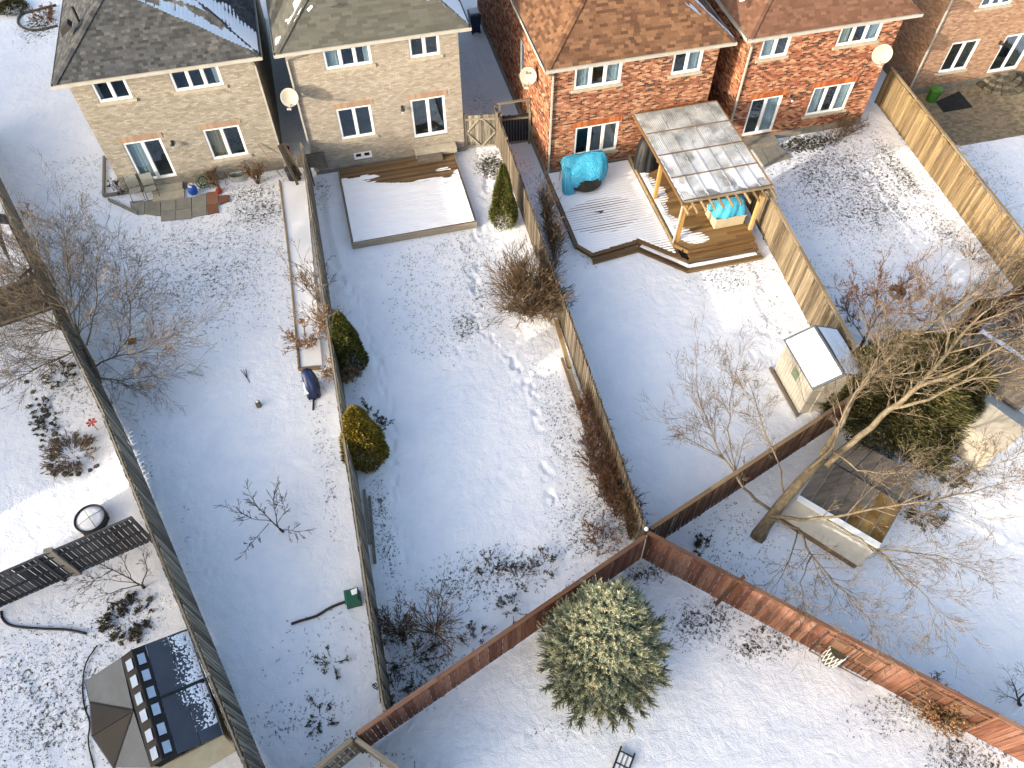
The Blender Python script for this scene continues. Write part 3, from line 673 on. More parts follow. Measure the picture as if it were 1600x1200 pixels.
def house(name, label, x0, x1, y, depth, ex0, ex1, ey, ze, brick, mortar, wins, sidewins=(), side='L', fnd=0.38, group=None):
    H = thing(name, label, 'house', ((x0+x1)/2, y, 0), group)
    pf = Plane((x0, y), (1, 0), (0, -1)); L = x1-x0; zt = ze-.2
    holes = []
    for w in wins: holes.append((w['u0']-x0, w['u1']-x0, w['z0'], w['z1']))
    mb = MB(); panel_holes(mb, pf, L, fnd, zt, holes)
    yb = y+depth
    ps = Plane((x0, y), (0, 1), (-1, 0)) if side == 'L' else Plane((x1, y), (0, 1), (1, 0))
    sh = [(w['u0']-y, w['u1']-y, w['z0'], w['z1']) for w in sidewins]
    po = Plane((x1, y), (0, 1), (1, 0)) if side == 'L' else Plane((x0, y), (0, 1), (-1, 0))
    # side walls start behind the front wall's thickness
    def side_panel(pp, hl):
        m2 = MB(); panel_holes(m2, Plane(tuple(pp.o)[:2], tuple(pp.u)[:2], tuple(pp.n)[:2]), depth, fnd, zt, hl)
        # shift: first 0.22 m is the front wall, so start after it
        return m2
    for pp, hl in ((ps, sh), (po, [])):
        us = [.222, depth]+[q for h_ in hl for q in h_[:2]]
        us = sorted(us)
        for a, b in zip(us[:-1], us[1:]):
            c = (a+b)/2; hz = sorted([(h_[2], h_[3]) for h_ in hl if h_[0] < c < h_[1]]); z = fnd
            for q0, q1 in hz:
                pp.box(mb, a, b, -.22, 0, z, q0); z = q1
            pp.box(mb, a, b, -.22, 0, z, zt)
    mb.box(x0, yb, fnd, x1, yb+.2, zt)
    wall = mb.build('wall', mortar, H)
    bricks(wall, pf, L, fnd, zt, [(a-.003, b+.003, c-.0, d) for a, b, c, d in holes], brick)
    bricks(wall, ps, depth, fnd, zt, sh, brick)
    bricks(wall, po, 6.0, fnd, zt, [], brick)
    f = MB(); f.box(x0+.0, y+.0, -.4, x1-.0, yb, fnd-.003)
    fo = MB(); fo.box(x0-.035, y-.035, -.3, x1+.035, y+.3, fnd-.005); fo.box(x0-.035, y+.3, -.3, x0+.3, yb, fnd-.005); fo.box(x1-.3, y+.3, -.3, x1+.035, yb, fnd-.005)
    fo.build('foundation', M['concrete'], H)
    for w in wins:
        k = {q: w[q] for q in ('n', 'name', 'curtain', 'sill', 'door', 'lab', 'cov') if q in w}
        window(H, pf, w['u0']-x0, w['u1']-x0, w['z0'], w['z1'], **k)
        if w.get('lintel'): lintel(H, pf, w['u0']-x0-.12, w['u1']-x0+.12, w['z1'], w['lintel'])
    for w in sidewins:
        k = {q: w[q] for q in ('n', 'name', 'curtain', 'sill') if q in w}
        window(H, ps, w['u0']-y, w['u1']-y, w['z0'], w['z1'], **k)
    return H
def W4(Y, q, **k):   # window from its four corner pixels on the wall plane: tl, tr, bl, br
    P = [onw(px, py, Y) for px, py in q]
    d = dict(u0=(P[0][0]+P[2][0])/2, u1=(P[1][0]+P[3][0])/2, z1=(P[0][1]+P[1][1])/2, z0=(P[2][1]+P[3][1])/2)
    d.update(k); return d
def wall_lamp(x, y, z, label, group=None):
    t = thing('wall_lamp', label, 'lamp', (x, y, z), group)
    mb = MB(); mb.box(x-.05, y-.03, z-.10, x+.05, y, z+.10); mb.build('back_plate', M['dark_metal'], t)
    mb = MB(); mb.tube([(x, y-.03, z+.04), (x, y-.12, z+.12), (x, y-.2, z+.06)], .014, 5); mb.build('arm', M['dark_metal'], t)
    mb = MB(); mb.lathe((x, y-.2, z-.16), [(.03, 0), (.05, .03), (.07, .16)], 6); mb.build('lantern_glass', M['skylight'], t)
    mb = MB(); mb.lathe((x, y-.2, z-.02), [(.1, 0), (.105, .015), (.06, .07), (.015, .12)], 6); mb.build('cap', M['dark_metal'], t)
    return t
def dish(loc, facing, label, arm_to, text=None, group=None, r=.36):
    # facing: unit-ish direction the dish looks to
    t = thing('satellite_dish', label, 'satellite dish', loc, group)
    q = Vector(facing).normalized().to_track_quat('Z', 'Y').to_matrix()
    mb = MB(); prof = [(0.001, .0), (r*.35, .012), (r*.7, .045), (r, .1), (r+.015, .1), (r*.7, .03), (r*.3, -.004), (0.001, -.012)]
    k0 = [( a*1.0, b) for a, b in prof]
    mb.lathe(loc, k0, 28, q)
    mb.build('reflector', M['dish'], t, smooth=True)
    c = Vector(loc)
    a = MB(); f = c+q @ Vector((0, -.42, .42)); a.tube([c+q @ Vector((0, -r*.7, .0)), f], .014, 5); a.build('feed_arm', M['offwhite'], t)
    a = MB(); a.beam(f-q @ Vector((.09, 0, 0)), f+q @ Vector((.09, 0, 0)), .07, .07); a.tube([f, c+q @ Vector((0, -.36, .34))], .03, 6); a.build('receiver', M['offwhite'], t)
    a = MB(); a.tube([c-q @ Vector((0, 0, .02)), c-q @ Vector((0, 0, .12)), Vector(arm_to)], .022, 6); a.build('mast', M['offwhite'], t)
    if text:
        cu = bpy.data.curves.new('letters', 'FONT'); cu.body = text; cu.size = .17; cu.align_x = 'CENTER'; cu.extrude = .002
        o = bpy.data.objects.new('tmp', cu); C.objects.link(o); bpy.context.view_layer.update()
        me = bpy.data.meshes.new_from_object(o.evaluated_get(bpy.context.evaluated_depsgraph_get())); bpy.data.objects.remove(o)
        me.materials.clear(); me.materials.append(M['letter'])
        # wrap the letters onto the bowl
        for v_ in me.vertices:
            x, y_ = v_.co.x, v_.co.y+.06; rr = math.hypot(x, y_); zz = .1*(rr/r)**2+.012+v_.co.z
            v_.co = q @ Vector((x, y_, zz))
        lo = bpy.data.objects.new('lettering', me); C.objects.link(lo); lo.parent = t
    return t

# ------------------------------------------------------------------ the five houses
Y1, Y2, Y3, Y4, Y5 = 30.70, 29.86, 27.05, 26.98, 28.5
w1 = [W4(Y1, [(139.5, 127.5), (193.5, 120.6), (156, 160.5), (208.5, 153.6)], n=2, curtain=M['curtain'], cov=[(0, .12)]),
      W4(Y1, [(261.6, 111), (337.5, 100.5), (275.4, 144), (351.6, 132)], n=3, curtain=M['curtain'], cov=[(.86, 1)]),
      W4(Y1, [(189.6, 224.4), (250.5, 215.4), (222, 283), (277.5, 276)], n=2, name='patio_door', door=True, sill=False, lintel=M['lintel_pink'], curtain=M['curtain'], cov=[(0, .5)]),
      W4(Y1, [(315, 203.4), (372, 195), (335, 250.5), (389, 240)], n=2, lintel=M['lintel_pink'], curtain=M['curtain_tan'], cov=[(0, .52)])]
bw = W4(Y1, [(357, 270), (385, 266), (361, 281), (388, 277)], n=2, sill=False, name='basement_window'); w1.append(bw)
h1 = house('brick_house', 'cream brick house with charcoal shingle roof and two folding chairs by its patio door', -10.3, -3.12, Y1, 13,
           -10.7, -2.75, 30.32, 5.92, M['brick_cream'], M['mortar_pale'], w1, side='R', fnd=.12, group='brick houses along the back of the yards')
def sr1(U, V):  # snow on the shaded hip: broad at the hip, thin streaks elsewhere
    n = fbm(U*1.1, V*1.1, 12, 4); rows = (np.mod(V, .15) < .07)*.02
    hipd = (U-V*.8)
    return .035-.10*np.clip((hipd-1.1)/1.6, 0, 1)+.18*(n-.55)+.0*rows-.05*(hipd < .05)+.03*(np.mod(V, .15) < .06)
r1 = hip_roof(h1, -10.7, -2.75, 30.32, 5.92, 14, M['shingle_grey'], snow=[('R', sr1, (.1, 8), (.05, 4.8))], e=.125, wid=(.12, .26))
downspout(h1, [(-3.1, 30.24, 5.8), (-3.07, 30.62, 5.35), (-3.07, 30.62, .3), (-3.0, 30.35, .12)])
# roof vent and plumbing stack on the left slope
vx, vy = g(103, 42, 7.0)
mb = MB(); mb.hexa([(vx-.25, vy-.22, 6.72), (vx+.25, vy-.22, 7.05), (vx+.25, vy+.22, 7.05), (vx-.25, vy+.22, 6.72), (vx-.2, vy-.18, 7.0), (vx+.15, vy-.18, 7.22), (vx+.15, vy+.18, 7.22), (vx-.2, vy+.18, 7.0)])
mb.build('roof_vent', M['dark'], h1)
vx, vy = g(118, 22, 7.2)
mb = MB(); mb.tube([(vx, vy, 6.8), (vx, vy, 7.5)], .055, 8); mb.build('vent_pipe', M['dark'], h1)
wall_lamp(*[(p := onw(269, 222, Y1))[0], Y1-.005, p[1]], 'dark lantern on the cream wall between patio door and tan-curtained window')

w2 = [W4(Y2, [(503, 76), (578, 66), (509, 110), (581, 99)], n=3, curtain=M['curtain'], cov=[(0, .3), (.85, 1)]),
      W4(Y2, [(637.7, 56.7), (686, 50.7), (640.7, 91.7), (687, 85)], n=2),
      W4(Y2, [(525, 170.7), (580, 163.3), (534, 218.3), (585.3, 210.7)], n=2, lintel=M['lintel_pink']),
      W4(Y2, [(641, 156), (694.3, 149), (646.7, 215), (699, 208.3)], n=2, name='patio_door', door=True, sill=False, lintel=M['lintel_pink']),
      W4(Y2, [(552.3, 239.3), (580, 235.3), (554, 250), (582, 246)], n=2, sill=False, name='basement_window')]
h2 = house('brick_house', 'cream brick house with grey-green shingle roof behind the snow covered deck', -1.68, 5.36, Y2, 13,
           -2.06, 5.77, 29.5, 6.4, M['brick_cream2'], M['mortar_pale'], w2, side='L', fnd=.2, group='brick houses along the back of the yards')
def sr2(U, V):
    n = fbm(U*1.2, V*1.2, 22, 4); hipd = U-V*.8
    return .05-.06*np.clip((hipd-1.6)/1.2, 0, 1)+.12*(n-.5)-.08*(hipd < .04)
def sl2(U, V):
    n = fbm(U*2.2, V*2.2, 25, 4); hipd = U-V*.8
    return -.05+.16*(n-.5)+.06*np.exp(-((hipd-.5)/.5)**2)*(V < 2.2)
hip_roof(h2, -2.06, 5.77, 29.5, 6.4, 14, M['shingle_olive'], snow=[('R', sr2, (.08, 6), (.04, 4.6)), ('L', sl2, (.2, 5), (.1, 3))], e=.14, wid=(.34, .46))
downspout(h2, [(-1.65, 29.42, 6.3), (-1.72, 29.80, 5.85), (-1.72, 29.80, .3)])
dish((-1.95, 29.45, 4.45), (-.15, -.75, .45), 'satellite dish on the left corner of the cream house above the narrow passage', (-1.68, 29.9, 3.9))
wall_lamp(*[(p := onw(628, 168, Y2))[0], Y2-.005, p[1]], 'dark lantern on the cream wall left of the patio door behind the deck')

w3 = [W4(Y3, [(897.6, 106.3), (971, 96), (897.6, 139.3), (971, 130)], n=3, curtain=M['curtain'], cov=[(0, .33), (.68, 1)]),
      W4(Y3, [(1051.6, 84.3), (1098.5, 76.2), (1049.8, 117.3), (1094.8, 110)], n=2, curtain=M['curtain'], cov=[(.5, 1)]),
      W4(Y3, [(897.6, 199.8), (965.4, 189.9), (897.6, 243), (964, 234)], n=3, lintel=M['lintel_red']),
      dict(u0=13.6, u1=15.4, z0=.55, z1=2.6, n=2, name='patio_door', door=True, sill=False, lintel=M['lintel_red'])]
s3 = [dict(u0=31.2, u1=31.9, z0=2.2, z1=4.1, n=1, curtain=M['curtain']), dict(u0=29.5, u1=29.9, z0=.55, z1=.95, n=1, sill=False, name='basement_window')]
h3 = house('brick_house', 'red brick house with brown shingle roof behind the pergola and blue tarp', 8.6, 16.02, Y3, 14,
           8.30, 16.42, 26.67, 5.82, M['brick_red'], M['mortar_grey'], w3, s3, side='L', fnd=.4, group='brick houses along the back of the yards')
def sr3(U, V):
    n = fbm(U*1.2, V*1.2, 32, 4); hipd = U-V*.8
    return .045-.09*np.clip((hipd-.7)/.9, 0, 1)+.12*(n-.5)-.08*(hipd < .04)
hip_roof(h3, 8.30, 16.42, 26.67, 5.82, 15, M['shingle_brown'], snow=[('R', sr3, (.08, 6), (.04, 4.6))])
downspout(h3, [(8.35, 26.6, 5.7), (8.68, 26.98, 5.3), (8.68, 26.98, .25)])
dish((8.18, 28.9, 4.15), (-.35, -.8, .35), 'satellite dish with lettering on the side wall of the red brick house', (8.58, 29.05, 3.75), text='Bell')

w4 = [W4(Y4, [(1193, 61.4), (1237.4, 54.7), (1185.6, 92), (1228.8, 87.2)], n=2, curtain=M['curtain'], cov=[(0, .5)]),
      W4(Y4, [(1316.3, 40.3), (1381.5, 31.2), (1305, 73.3), (1371, 62.3)], n=3, curtain=M['curtain'], cov=[(0, .3), (.7, 1)]),
      W4(Y4, [(1172, 157), (1224, 147.6), (1161.6, 212), (1204.8, 206)], n=2, name='patio_door', door=True, sill=False, lintel=M['lintel_red'], curtain=M['curtain'], cov=[(.55, 1)]),
      W4(Y4, [(1272, 137), (1334.6, 128.3), (1257.6, 181.5), (1320, 170.5)], n=3, lintel=M['lintel_red'], curtain=M['curtain'], cov=[(0, .3), (.7, 1)]),
      W4(Y4, [(1288.8, 199.8), (1306.4, 196), (1286, 209), (1304, 205)], n=2, sill=False, name='basement_window')]
h4 = house('brick_house', 'orange-red brick house with rust brown roof and bare shrub under its window', 17.36, 24.6, Y4, 13,
           17.02, 25.0, 26.6, 5.88, M['brick_red2'], M['mortar_grey'], w4, side='L', fnd=.4, group='brick houses along the back of the yards')
def sl4(U, V):
    n = fbm(U*1.9+5, V*1.9, 45, 4)
    return -.12+.28*(n-.42)*np.exp(-((U-2.3)/.8)**2-((V-1.2)/1.0)**2)*2.2
def sr4(U, V):
    n = fbm(U*1.2, V*1.2, 52, 4); hipd = U-V*.8
    return .05-.09*np.clip((hipd-.5)/.9, 0, 1)+.1*(n-.5)-.08*(hipd < .04)
hip_roof(h4, 17.02, 25.0, 26.6, 5.88, 14, M['shingle_rust'], snow=[('L', sl4, (.5, 5), (.1, 3)), ('R', sr4, (.08, 4), (.04, 3))])
downspout(h4, [(17.1, 26.52, 5.76), (17.44, 26.91, 5.3), (17.44, 26.91, .25)])
dx, dz = onw(1378, 84, Y4-.45)
dish((dx, Y4-.45, dz), (-.45, -.85, .3), 'large round satellite dish beside the upper window at the corner of the orange-red house', (dx-.1, Y4, dz-.35), r=.42)
mb = MB(); mb.tube([(dx-.1, Y4-.03, dz-.35), (dx-.35, Y4-.03, 2.6), (dx-.6, Y4-.03, .9), (dx-.9, Y4-.04, .4)], .012, 4); mb.build('cable', M['dark'], h4)
wall_lamp(*[(p := onw(1236, 150, Y4))[0], Y4-.005, p[1]], 'lantern on the orange-red brick wall right of its patio door')

w5 = [W4(Y5, [(1488, 66.7), (1531.7, 61.7), (1466.7, 113.3), (1508, 108)], n=2, lintel=None),
      dict(u0=29.9, u1=31.6, z0=4.35, z1=5.6, n=3),
      dict(u0=onw(1541.7, 113, Y5)[0], u1=onw(1541.7, 113, Y5)[0]+1.75, z0=.55, z1=2.6, n=2, name='patio_door', door=True, sill=False),
      W4(Y5, [(1491.7, 131.7), (1513, 127.5), (1489, 141.7), (1510, 137)], n=2, sill=False, name='basement_window')]
h5 = house('brick_house', 'pinkish tan brick house beside the black mat and curved stone steps', 28.2, 36.2, Y5, 13,
           27.85, 36.6, 28.1, 5.9, M['brick_pink'], M['mortar_grey'], w5, side='L', fnd=.34, group='brick houses along the back of the yards')
hip_roof(h5, 27.85, 36.6, 28.1, 5.9, 14, M['shingle_rust'])
downspout(h5, [(27.9, 28.0, 5.8), (28.12, 28.42, 5.3), (28.12, 28.42, .25)])
wall_lamp(*[(p := onw(1562, 66, Y5))[0], Y5-.005, p[1]], 'dark lantern on the pinkish brick wall left of its patio door')

# unseen houses added beyond the left edge, sized and spaced to shade the snow
def shade_house(label, x0, x1, y0, y1, ze, brick, sh):
    H = thing('brick_house', label, 'house', ((x0+x1)/2, (y0+y1)/2, 0), 'unseen houses added to shade the yards')
    mb = MB(); mb.box(x0, y0, 0, x1, y1, ze-.2); mb.build('wall', M['mortar_pale'], H)
    p = Plane((x1, y0), (0, 1), (1, 0)); 
    bricks(H, p, y1-y0, .3, ze-.2, [(2, 3.6, 1, 2.4), (y1-y0-3.6, y1-y0-2, 1, 2.4), (2, 3.6, 3.8, 5.2), (y1-y0-3.6, y1-y0-2, 3.8, 5.2)], brick)
    for a in (2, y1-y0-3.6):
        for z in (1, 3.8):
            m2 = MB(); p.box(m2, a, a+1.6, 0, .05, z, z+1.4); w_ = m2.build('window', M['white'], H)
            m2 = MB(); p.box(m2, a+.08, a+.77, .05, .06, z+.08, z+1.32); p.box(m2, a+.83, a+1.52, .05, .06, z+.08, z+1.32); m2.build('pane', M['glass'], w_)
    W = x1-x0+.8; cx = (x0+x1)/2; hg = W/2*.75; e = .4
    A = (x0-e, y0-e, ze); B = (x1+e, y0-e, ze); Cc = (x1+e, y1+e, ze); D = (x0-e, y1+e, ze)
    dd = min(W, y1-y0+.8)/2
    if y1-y0 < x1-x0: T0 = (x0-e+dd, (y0+y1)/2, ze+dd*.75); T1 = (x1+e-dd, (y0+y1)/2, ze+dd*.75); fs = [[A, B, T1, T0], [B, Cc, T1], [Cc, D, T0, T1], [D, A, T0]]
    else: T0 = (cx, y0-e+dd, ze+dd*.75); T1 = (cx, y1+e-dd, ze+dd*.75); fs = [[A, B, T0], [B, Cc, T1, T0], [Cc, D, T1], [D, A, T0, T1]]
    mb = MB()
    for f in fs: mb.slab(f, .08)
    mb.build('roof', sh, H)
    return H
shade_house('unseen cream brick house added for its shade, beyond the yard with the fire pit', -38, -27, 9.4, 23.5, 4.4, M['brick_cream'], M['shingle_grey'])
shade_house('unseen red brick house added for its shade, beyond the lean-to with the snowy roof', -38, -27, 24.6, 42, 4.6, M['brick_red'], M['shingle_brown'])
shade_house('unseen tall cream brick house stretched to shade the lower yards, beyond the grey gazebo', -39, -27, -38, 1.6, 8.6, M['brick_cream2'], M['shingle_olive'])

# ------------------------------------------------------------------ fences
def board_mesh(name, w, t, hh, m, n=4, dog=False):
    out = []
    for i in range(n):
        mb = MB(); k = rng.uniform(-.012, .012)
        if dog: 
            mb.box(-w/2, -t/2, 0, w/2, t/2, hh-.03)
            mb.hexa([(-w/2, -t/2, hh-.03), (w/2, -t/2, hh-.03), (w/2, t/2, hh-.03), (-w/2, t/2, hh-.03), (-w/2+.03, -t/2, hh), (w/2-.03, -t/2, hh), (w/2-.03, t/2, hh), (-w/2+.03, t/2, hh)])
        else: mb.hexa([(-w/2, -t/2, 0), (w/2, -t/2, 0), (w/2, t/2, 0), (-w/2, t/2, 0), (-w/2, -t/2, hh+k), (w/2, -t/2, hh-k), (w/2, t/2, hh-k), (-w/2, t/2, hh+k)])
        out.append(pmesh(name, mb, m))
    return out
def fence(name, label, p0, p1, style, m, mx, hgt=1.83, w=.135, gap=.014, post=2.42, board_side=1, cap=True, cat='fence', group=None, capsnow=0, jit=.012, capw=.13, off=.034):
    # board_side +1: boards on the left of the direction p0->p1
    p0 = Vector((p0[0], p0[1], 0)); p1 = Vector((p1[0], p1[1], 0)); L = (p1-p0).length; d = (p1-p0)/L; nn = Vector((-d.y, d.x, 0))*board_side
    a = math.atan2(d.y, d.x)
    F = thing(name, label, cat, (p0.x, p0.y, 0), group)
    n = max(1, round(L/post)); st = L/n
    pm = MB(); pm.box(-.047, -.047, -.1, .047, .047, hgt+.06); pme = pmesh('post', pm, m)
    for i in range(n+1):
        q = p0+d*(st*i)
        inst('post', pme, F, (q.x, q.y, 0), (0, 0, a+rng.uniform(-.02, .02)), (1, 1, 1+rng.uniform(-.01, .03)))
    rm = MB(); rm.box(.05, -.02, -.045, st-.05, .02, .045); rme = pmesh('rail', rm, mx)
    levels = [.25, hgt-.22] if style != 'three' else [.25, .95, hgt-.22]
    if style in ('solid', 'gapped'): levels = [.25, hgt*.5, hgt-.25]
    for i in range(n):
        q = p0+d*(st*i)
        for z in levels: inst('rail', rme, F, (q.x, q.y, z), (0, 0, a))
        if cap:
            cm_ = MB(); cm_.box(-.0, -capw/2, 0, st-.004, capw/2, .035)
            inst('top_rail', pmesh('top_rail', cm_, mx), F, (q.x, q.y, hgt+.065), (0, 0, a))
    bm_ = board_mesh('board', w, .018, hgt-.06, m)
    def put(s, off):
        q = p0+d*s+nn*off
        inst('board', rng.choice(bm_), F, (q.x, q.y, .05+rng.uniform(-jit, jit)), (rng.uniform(-.006, .006), rng.uniform(-.006, .006), a+rng.uniform(-.03, .03)), (1, 1, 1+rng.uniform(-.008, .008)))
    if style == 'shadow':
        step = w+(.052 if w < .14 else .036); k = int(L/step)
        for i in range(k):
            s = (i+.5)*step
            if s+w/2 > L: break
            put(s, off)
            if s+step/2+w/2 < L: put(s+step/2, -off)
    else:
        step = w+gap; k = int(L/step)
        for i in range(k):
            s = (i+.5)*step+.01
            if s+w/2 > L: break
            put(s, .034)
    if capsnow:
        U = np.linspace(0, L, int(L/.08)); V = np.linspace(-capw/2+.005, capw/2-.005, 4)
        UU, VV = np.meshgrid(U, V, indexing='ij'); hh_ = (capsnow+.09*(fbm(UU*1.1, VV*3, int(L*7) % 50, 3)-.5))*np.clip(1-(np.abs(VV)/(capw/2+.02))**3, 0, 1)
        hh_ = np.clip(hh_, -.01, .05)
        P = np.stack([p0.x+d.x*UU+(-d.y)*VV, p0.y+d.y*UU+d.x*VV, hgt+.1+hh_], -1)
        a_, b_ = UU.shape; ii_ = np.arange(a_*b_).reshape(a_, b_)
        Fq = np.stack([ii_[:-1, :-1], ii_[1:, :-1], ii_[1:, 1:], ii_[:-1, 1:]], -1).reshape(-1, 4)
        Fq = Fq[hh_.reshape(-1)[Fq].max(1) > -.008]
        mesh_obj('snow_cap', P.reshape(-1, 3), Fq, M['snow'], F, True, 'stuff')
    return F
xA0, xA1 = -2.17, -2.27
fence('wooden_fence', 'narrow grey-green fence between the two cream houses\' yards, golden cedars along it', (-2.02, 29.6), (-2.18, 5.35), 'shadow', M['moss_wood'], M['old_wood_x'], cap=True, capw=.05, off=.062, hgt=1.98, w=.15)
fence('wooden_fence', 'grey board fence with bare brown hedges between deck yard and tarp yard', (7.0, 30.3), (6.52, 8.62), 'shadow', M['old_wood'], M['old_wood_x'], cap=False, board_side=-1)
fence('wooden_fence', 'sunlit tan fence from the pergola down to the white shed', (16.86, 23.2), (16.12, 11.3), 'solid', M['grey_tan'], M['tan_wood_x'], board_side=-1)
fence('wooden_fence', 'tall golden-tan fence at the upper right with dry vines along its top', (26.35, 28.35), (25.35, 12.8), 'solid', M['tan_wood'], M['tan_wood_x'], board_side=-1, hgt=1.9)
pl0 = Vector((-16.2, 34.2, 0)); 
fence('wooden_fence', 'upper stretch of the long slanting left fence, from the lean-to to the left bare tree', (-17.3, 36.6), (-9.74, 16.72), 'shadow', M['moss_wood'], M['old_wood_x'], cap=True, capw=.045, hgt=2.12, off=.065, w=.15)
fence('wooden_fence', 'lower stretch of the long slanting left fence, from the garden rocks down past the gazebo', (-9.80, 16.8), (-5.08, 2.6), 'shadow', M['moss_wood'], M['old_wood_x'], cap=True, capw=.045, hgt=2.12, off=.065, w=.15)
fence('wooden_fence', 'short dark grey fence with daylight between its boards beside the round fire pit', (-14.4, 11.55), (-8.95, 12.88), 'gapped', M['dark_wood'], M['dark_wood'], gap=.022, hgt=1.8, capw=.07)
fence('wooden_fence', 'short grey fence piece behind the bare tree at the left edge', (-15.6, 23.6), (-12.75, 24.25), 'solid', M['dark_wood'], M['old_wood_x'], gap=.004)
fence('wooden_fence', 'shaded red-stained fence left of the blue spruce', (-2.95, 4.92), (6.38, 8.30), 'solid', M['red_wood'], M['red_wood_x'], board_side=-1, w=.15)
fence('wooden_fence', 'sunlit orange-red fence with trellis panels running to the lower right', (6.52, 8.38), (15.6, -.75), 'solid', M['red_wood'], M['red_wood_x'], board_side=-1, w=.15, gap=.012)
fence('wooden_fence', 'dark brown fence behind the tall bare tree, between corner post and white shed', (6.62, 8.50), (16.0, 11.72), 'shadow', M['brown_wood'], M['brown_wood_x'])
fence('wooden_fence', 'dark brown fence piece behind the conifer, hidden under bare branches', (16.3, 11.95), (25.2, 14.9), 'solid', M['brown_wood'], M['brown_wood_x'], board_side=-1)
fence('wooden_fence', 'dark brown fence beyond the pale shed roofs at the right edge', (25.4, 12.5), (25.0, 5.0), 'solid', M['brown_wood'], M['brown_wood_x'], board_side=-1)
fence('wooden_fence', 'old grey-brown fence with snow on its boards at the bottom, meeting the red fence', (-5.4, 3.75), (-3.12, 4.82), 'gapped', M['old_wood'], M['old_wood_x'], gap=.03)
fence('wooden_fence', 'low slanting fence rail with mossy top leaving the picture at the bottom', (-3.02, 4.80), (-1.2, 2.9), 'solid', M['moss_wood'], M['old_wood_x'], hgt=1.75)
cp = thing('corner_post', 'tall white-capped post where the red fences meet', 'post', (6.45, 8.36, 0))
mb = MB(); mb.box(6.38, 8.40, 0, 6.50, 8.52, 2.05); mb.build('post', M['brown_wood'], cp)
mb = MB(); mb.lathe((6.44, 8.46, 2.05), [(.07, 0), (.07, .02), (.04, .04), (.055, .07), (.04, .11), (.01, .13)], 10); mb.build('cap', M['snow'], cp, smooth=True)
mb = MB(); mb.beam((6.41, 8.30, 1.95), (6.15, 7.75, .3), .035, .03); mb.build('brace', M['offwhite'], cp)

# ------------------------------------------------------------------ gates and side passages
def gate(name, label, p0, p1, m, mx, xb=False, hgt=1.75, z0=.1, group=None):
    p0 = Vector((p0[0], p0[1], 0)); p1 = Vector((p1[0], p1[1], 0)); L = (p1-p0).length; d = (p1-p0)/L; a = math.atan2(d.y, d.x)
    G_ = thing(name, label, 'gate', tuple(p0), group); bm_ = board_mesh('board', .13, .018, hgt, m); k = int(L/.137)
    for i in range(k):
        q = p0+d*((i+.5)*L/k); inst('board', rng.choice(bm_), G_, (q.x, q.y, z0+rng.uniform(-.03, .03)), (0, 0, a))
    n = Vector((d.y, -d.x, 0))*.03
    def bar(u0, z0_, u1, z1_):
        mb = MB(); mb.beam(p0+d*u0+n+Vector((0, 0, z0_)), p0+d*u1+n+Vector((0, 0, z1_)), .09, .03, up=tuple(n)); mb.build('brace', mx, G_)
    bar(0, z0+.08, L, z0+.08); bar(0, z0+hgt-.2, L, z0+hgt-.2)
    if xb:
        h_ = hgt-.28; m_ = L/2; zz = z0+.08
        for (u0, a0, u1, a1) in ((.04, zz+h_*.55, m_-.1, zz+h_), (m_+.1, zz+h_, L-.04, zz+h_*.55), (.04, zz+h_*.5, m_-.05, zz+.02), (m_+.05, zz+.02, L-.04, zz+h_*.5)):
            n2 = n*1.9
            mb = MB(); mb.beam(p0+d*u0+n2+Vector((0, 0, a0)), p0+d*u1+n2+Vector((0, 0, a1)), .07, .025, up=tuple(n)); mb.build('brace', mx, G_)
    for u in (-.06, L+.06):
        q = p0+d*u; mb = MB(); mb.box(q.x-.05, q.y-.05, 0, q.x+.05, q.y+.05, hgt+.2); mb.build('post', mx, G_)
    return G_
gate('garden_gate', 'double wooden gate with crossed braces beside the cream house', (5.5, 29.95), (6.86, 29.72), M['moss_wood'], M['old_wood_x'], True)
gate('garden_gate', 'dark slatted gate under a bare timber arch beside the red brick house', (7.18, 29.72), (8.42, 29.62), M['dark'], M['old_wood_x'], False, 1.6)
ar = thing('gate_arch', 'bare pale timber arch over the dark gate', 'arch', (7.1, 29.85, 0))
for x in (7.1, 8.45):
    mb = MB(); mb.box(x-.04, 29.80, 0, x+.04, 29.88, 2.25); mb.build('post', M['old_wood'], ar)
mb = MB(); mb.box(7.0, 29.79, 2.253, 8.53, 29.89, 2.32); mb.build('lintel', M['old_wood_x'], ar)
g2 = thing('garden_gate', 'plain grey plywood gate lying against the narrow fence below the dish', 'gate', (-2.0, 29.2, 0))
mb = MB(); mb.slab([g3(466, 262, .9), g3(513, 262, .5), g3(506, 238, 1.3), g3(462, 243, 1.5)], .04); mb.build('panel', M['grey_board'], g2)
mb = MB(); mb.tube([(-1.9, 29.1, 0), (-1.9, 29.25, 1.2)], .03, 6); mb.build('post', M['old_wood'], g2)
# narrow passage between the cream houses: leaning boards, red bucket, black bin
lb = thing('leaning_boards', 'old boards leaning on the charcoal-roofed house in the narrow passage', 'boards', (-2.95, 29.5, 0))
for i in range(4):
    mb = MB(); mb.beam((-2.60+.06*i, 29.2+.25*i, .0), (-3.02+.05*i, 29.9+.3*i, 1.9-.2*i), .12, .03); mb.build('board', M['old_wood'], lb)
lb2 = thing('leaning_pole', 'thin tan pole leaning against the cream wall right of the tan curtains', 'pole', (-3.6, 30.2, 0))
mb = MB(); mb.tube([(-3.3, 30.1, 0), (-3.95, 30.64, 1.6)], .022, 6); mb.build('shaft', M['tan_wood'], lb2)
bx, by = g(459, 282)
rb = thing('waste_bin', 'black round waste bin at the top of the narrow passage', 'bin', (bx, by, 0))
mb = MB(); mb.lathe((bx, by, 0), [(.2, 0), (.26, .6), (.28, .62), (.28, .66)], 16); mb.build('body', M['dark'], rb)
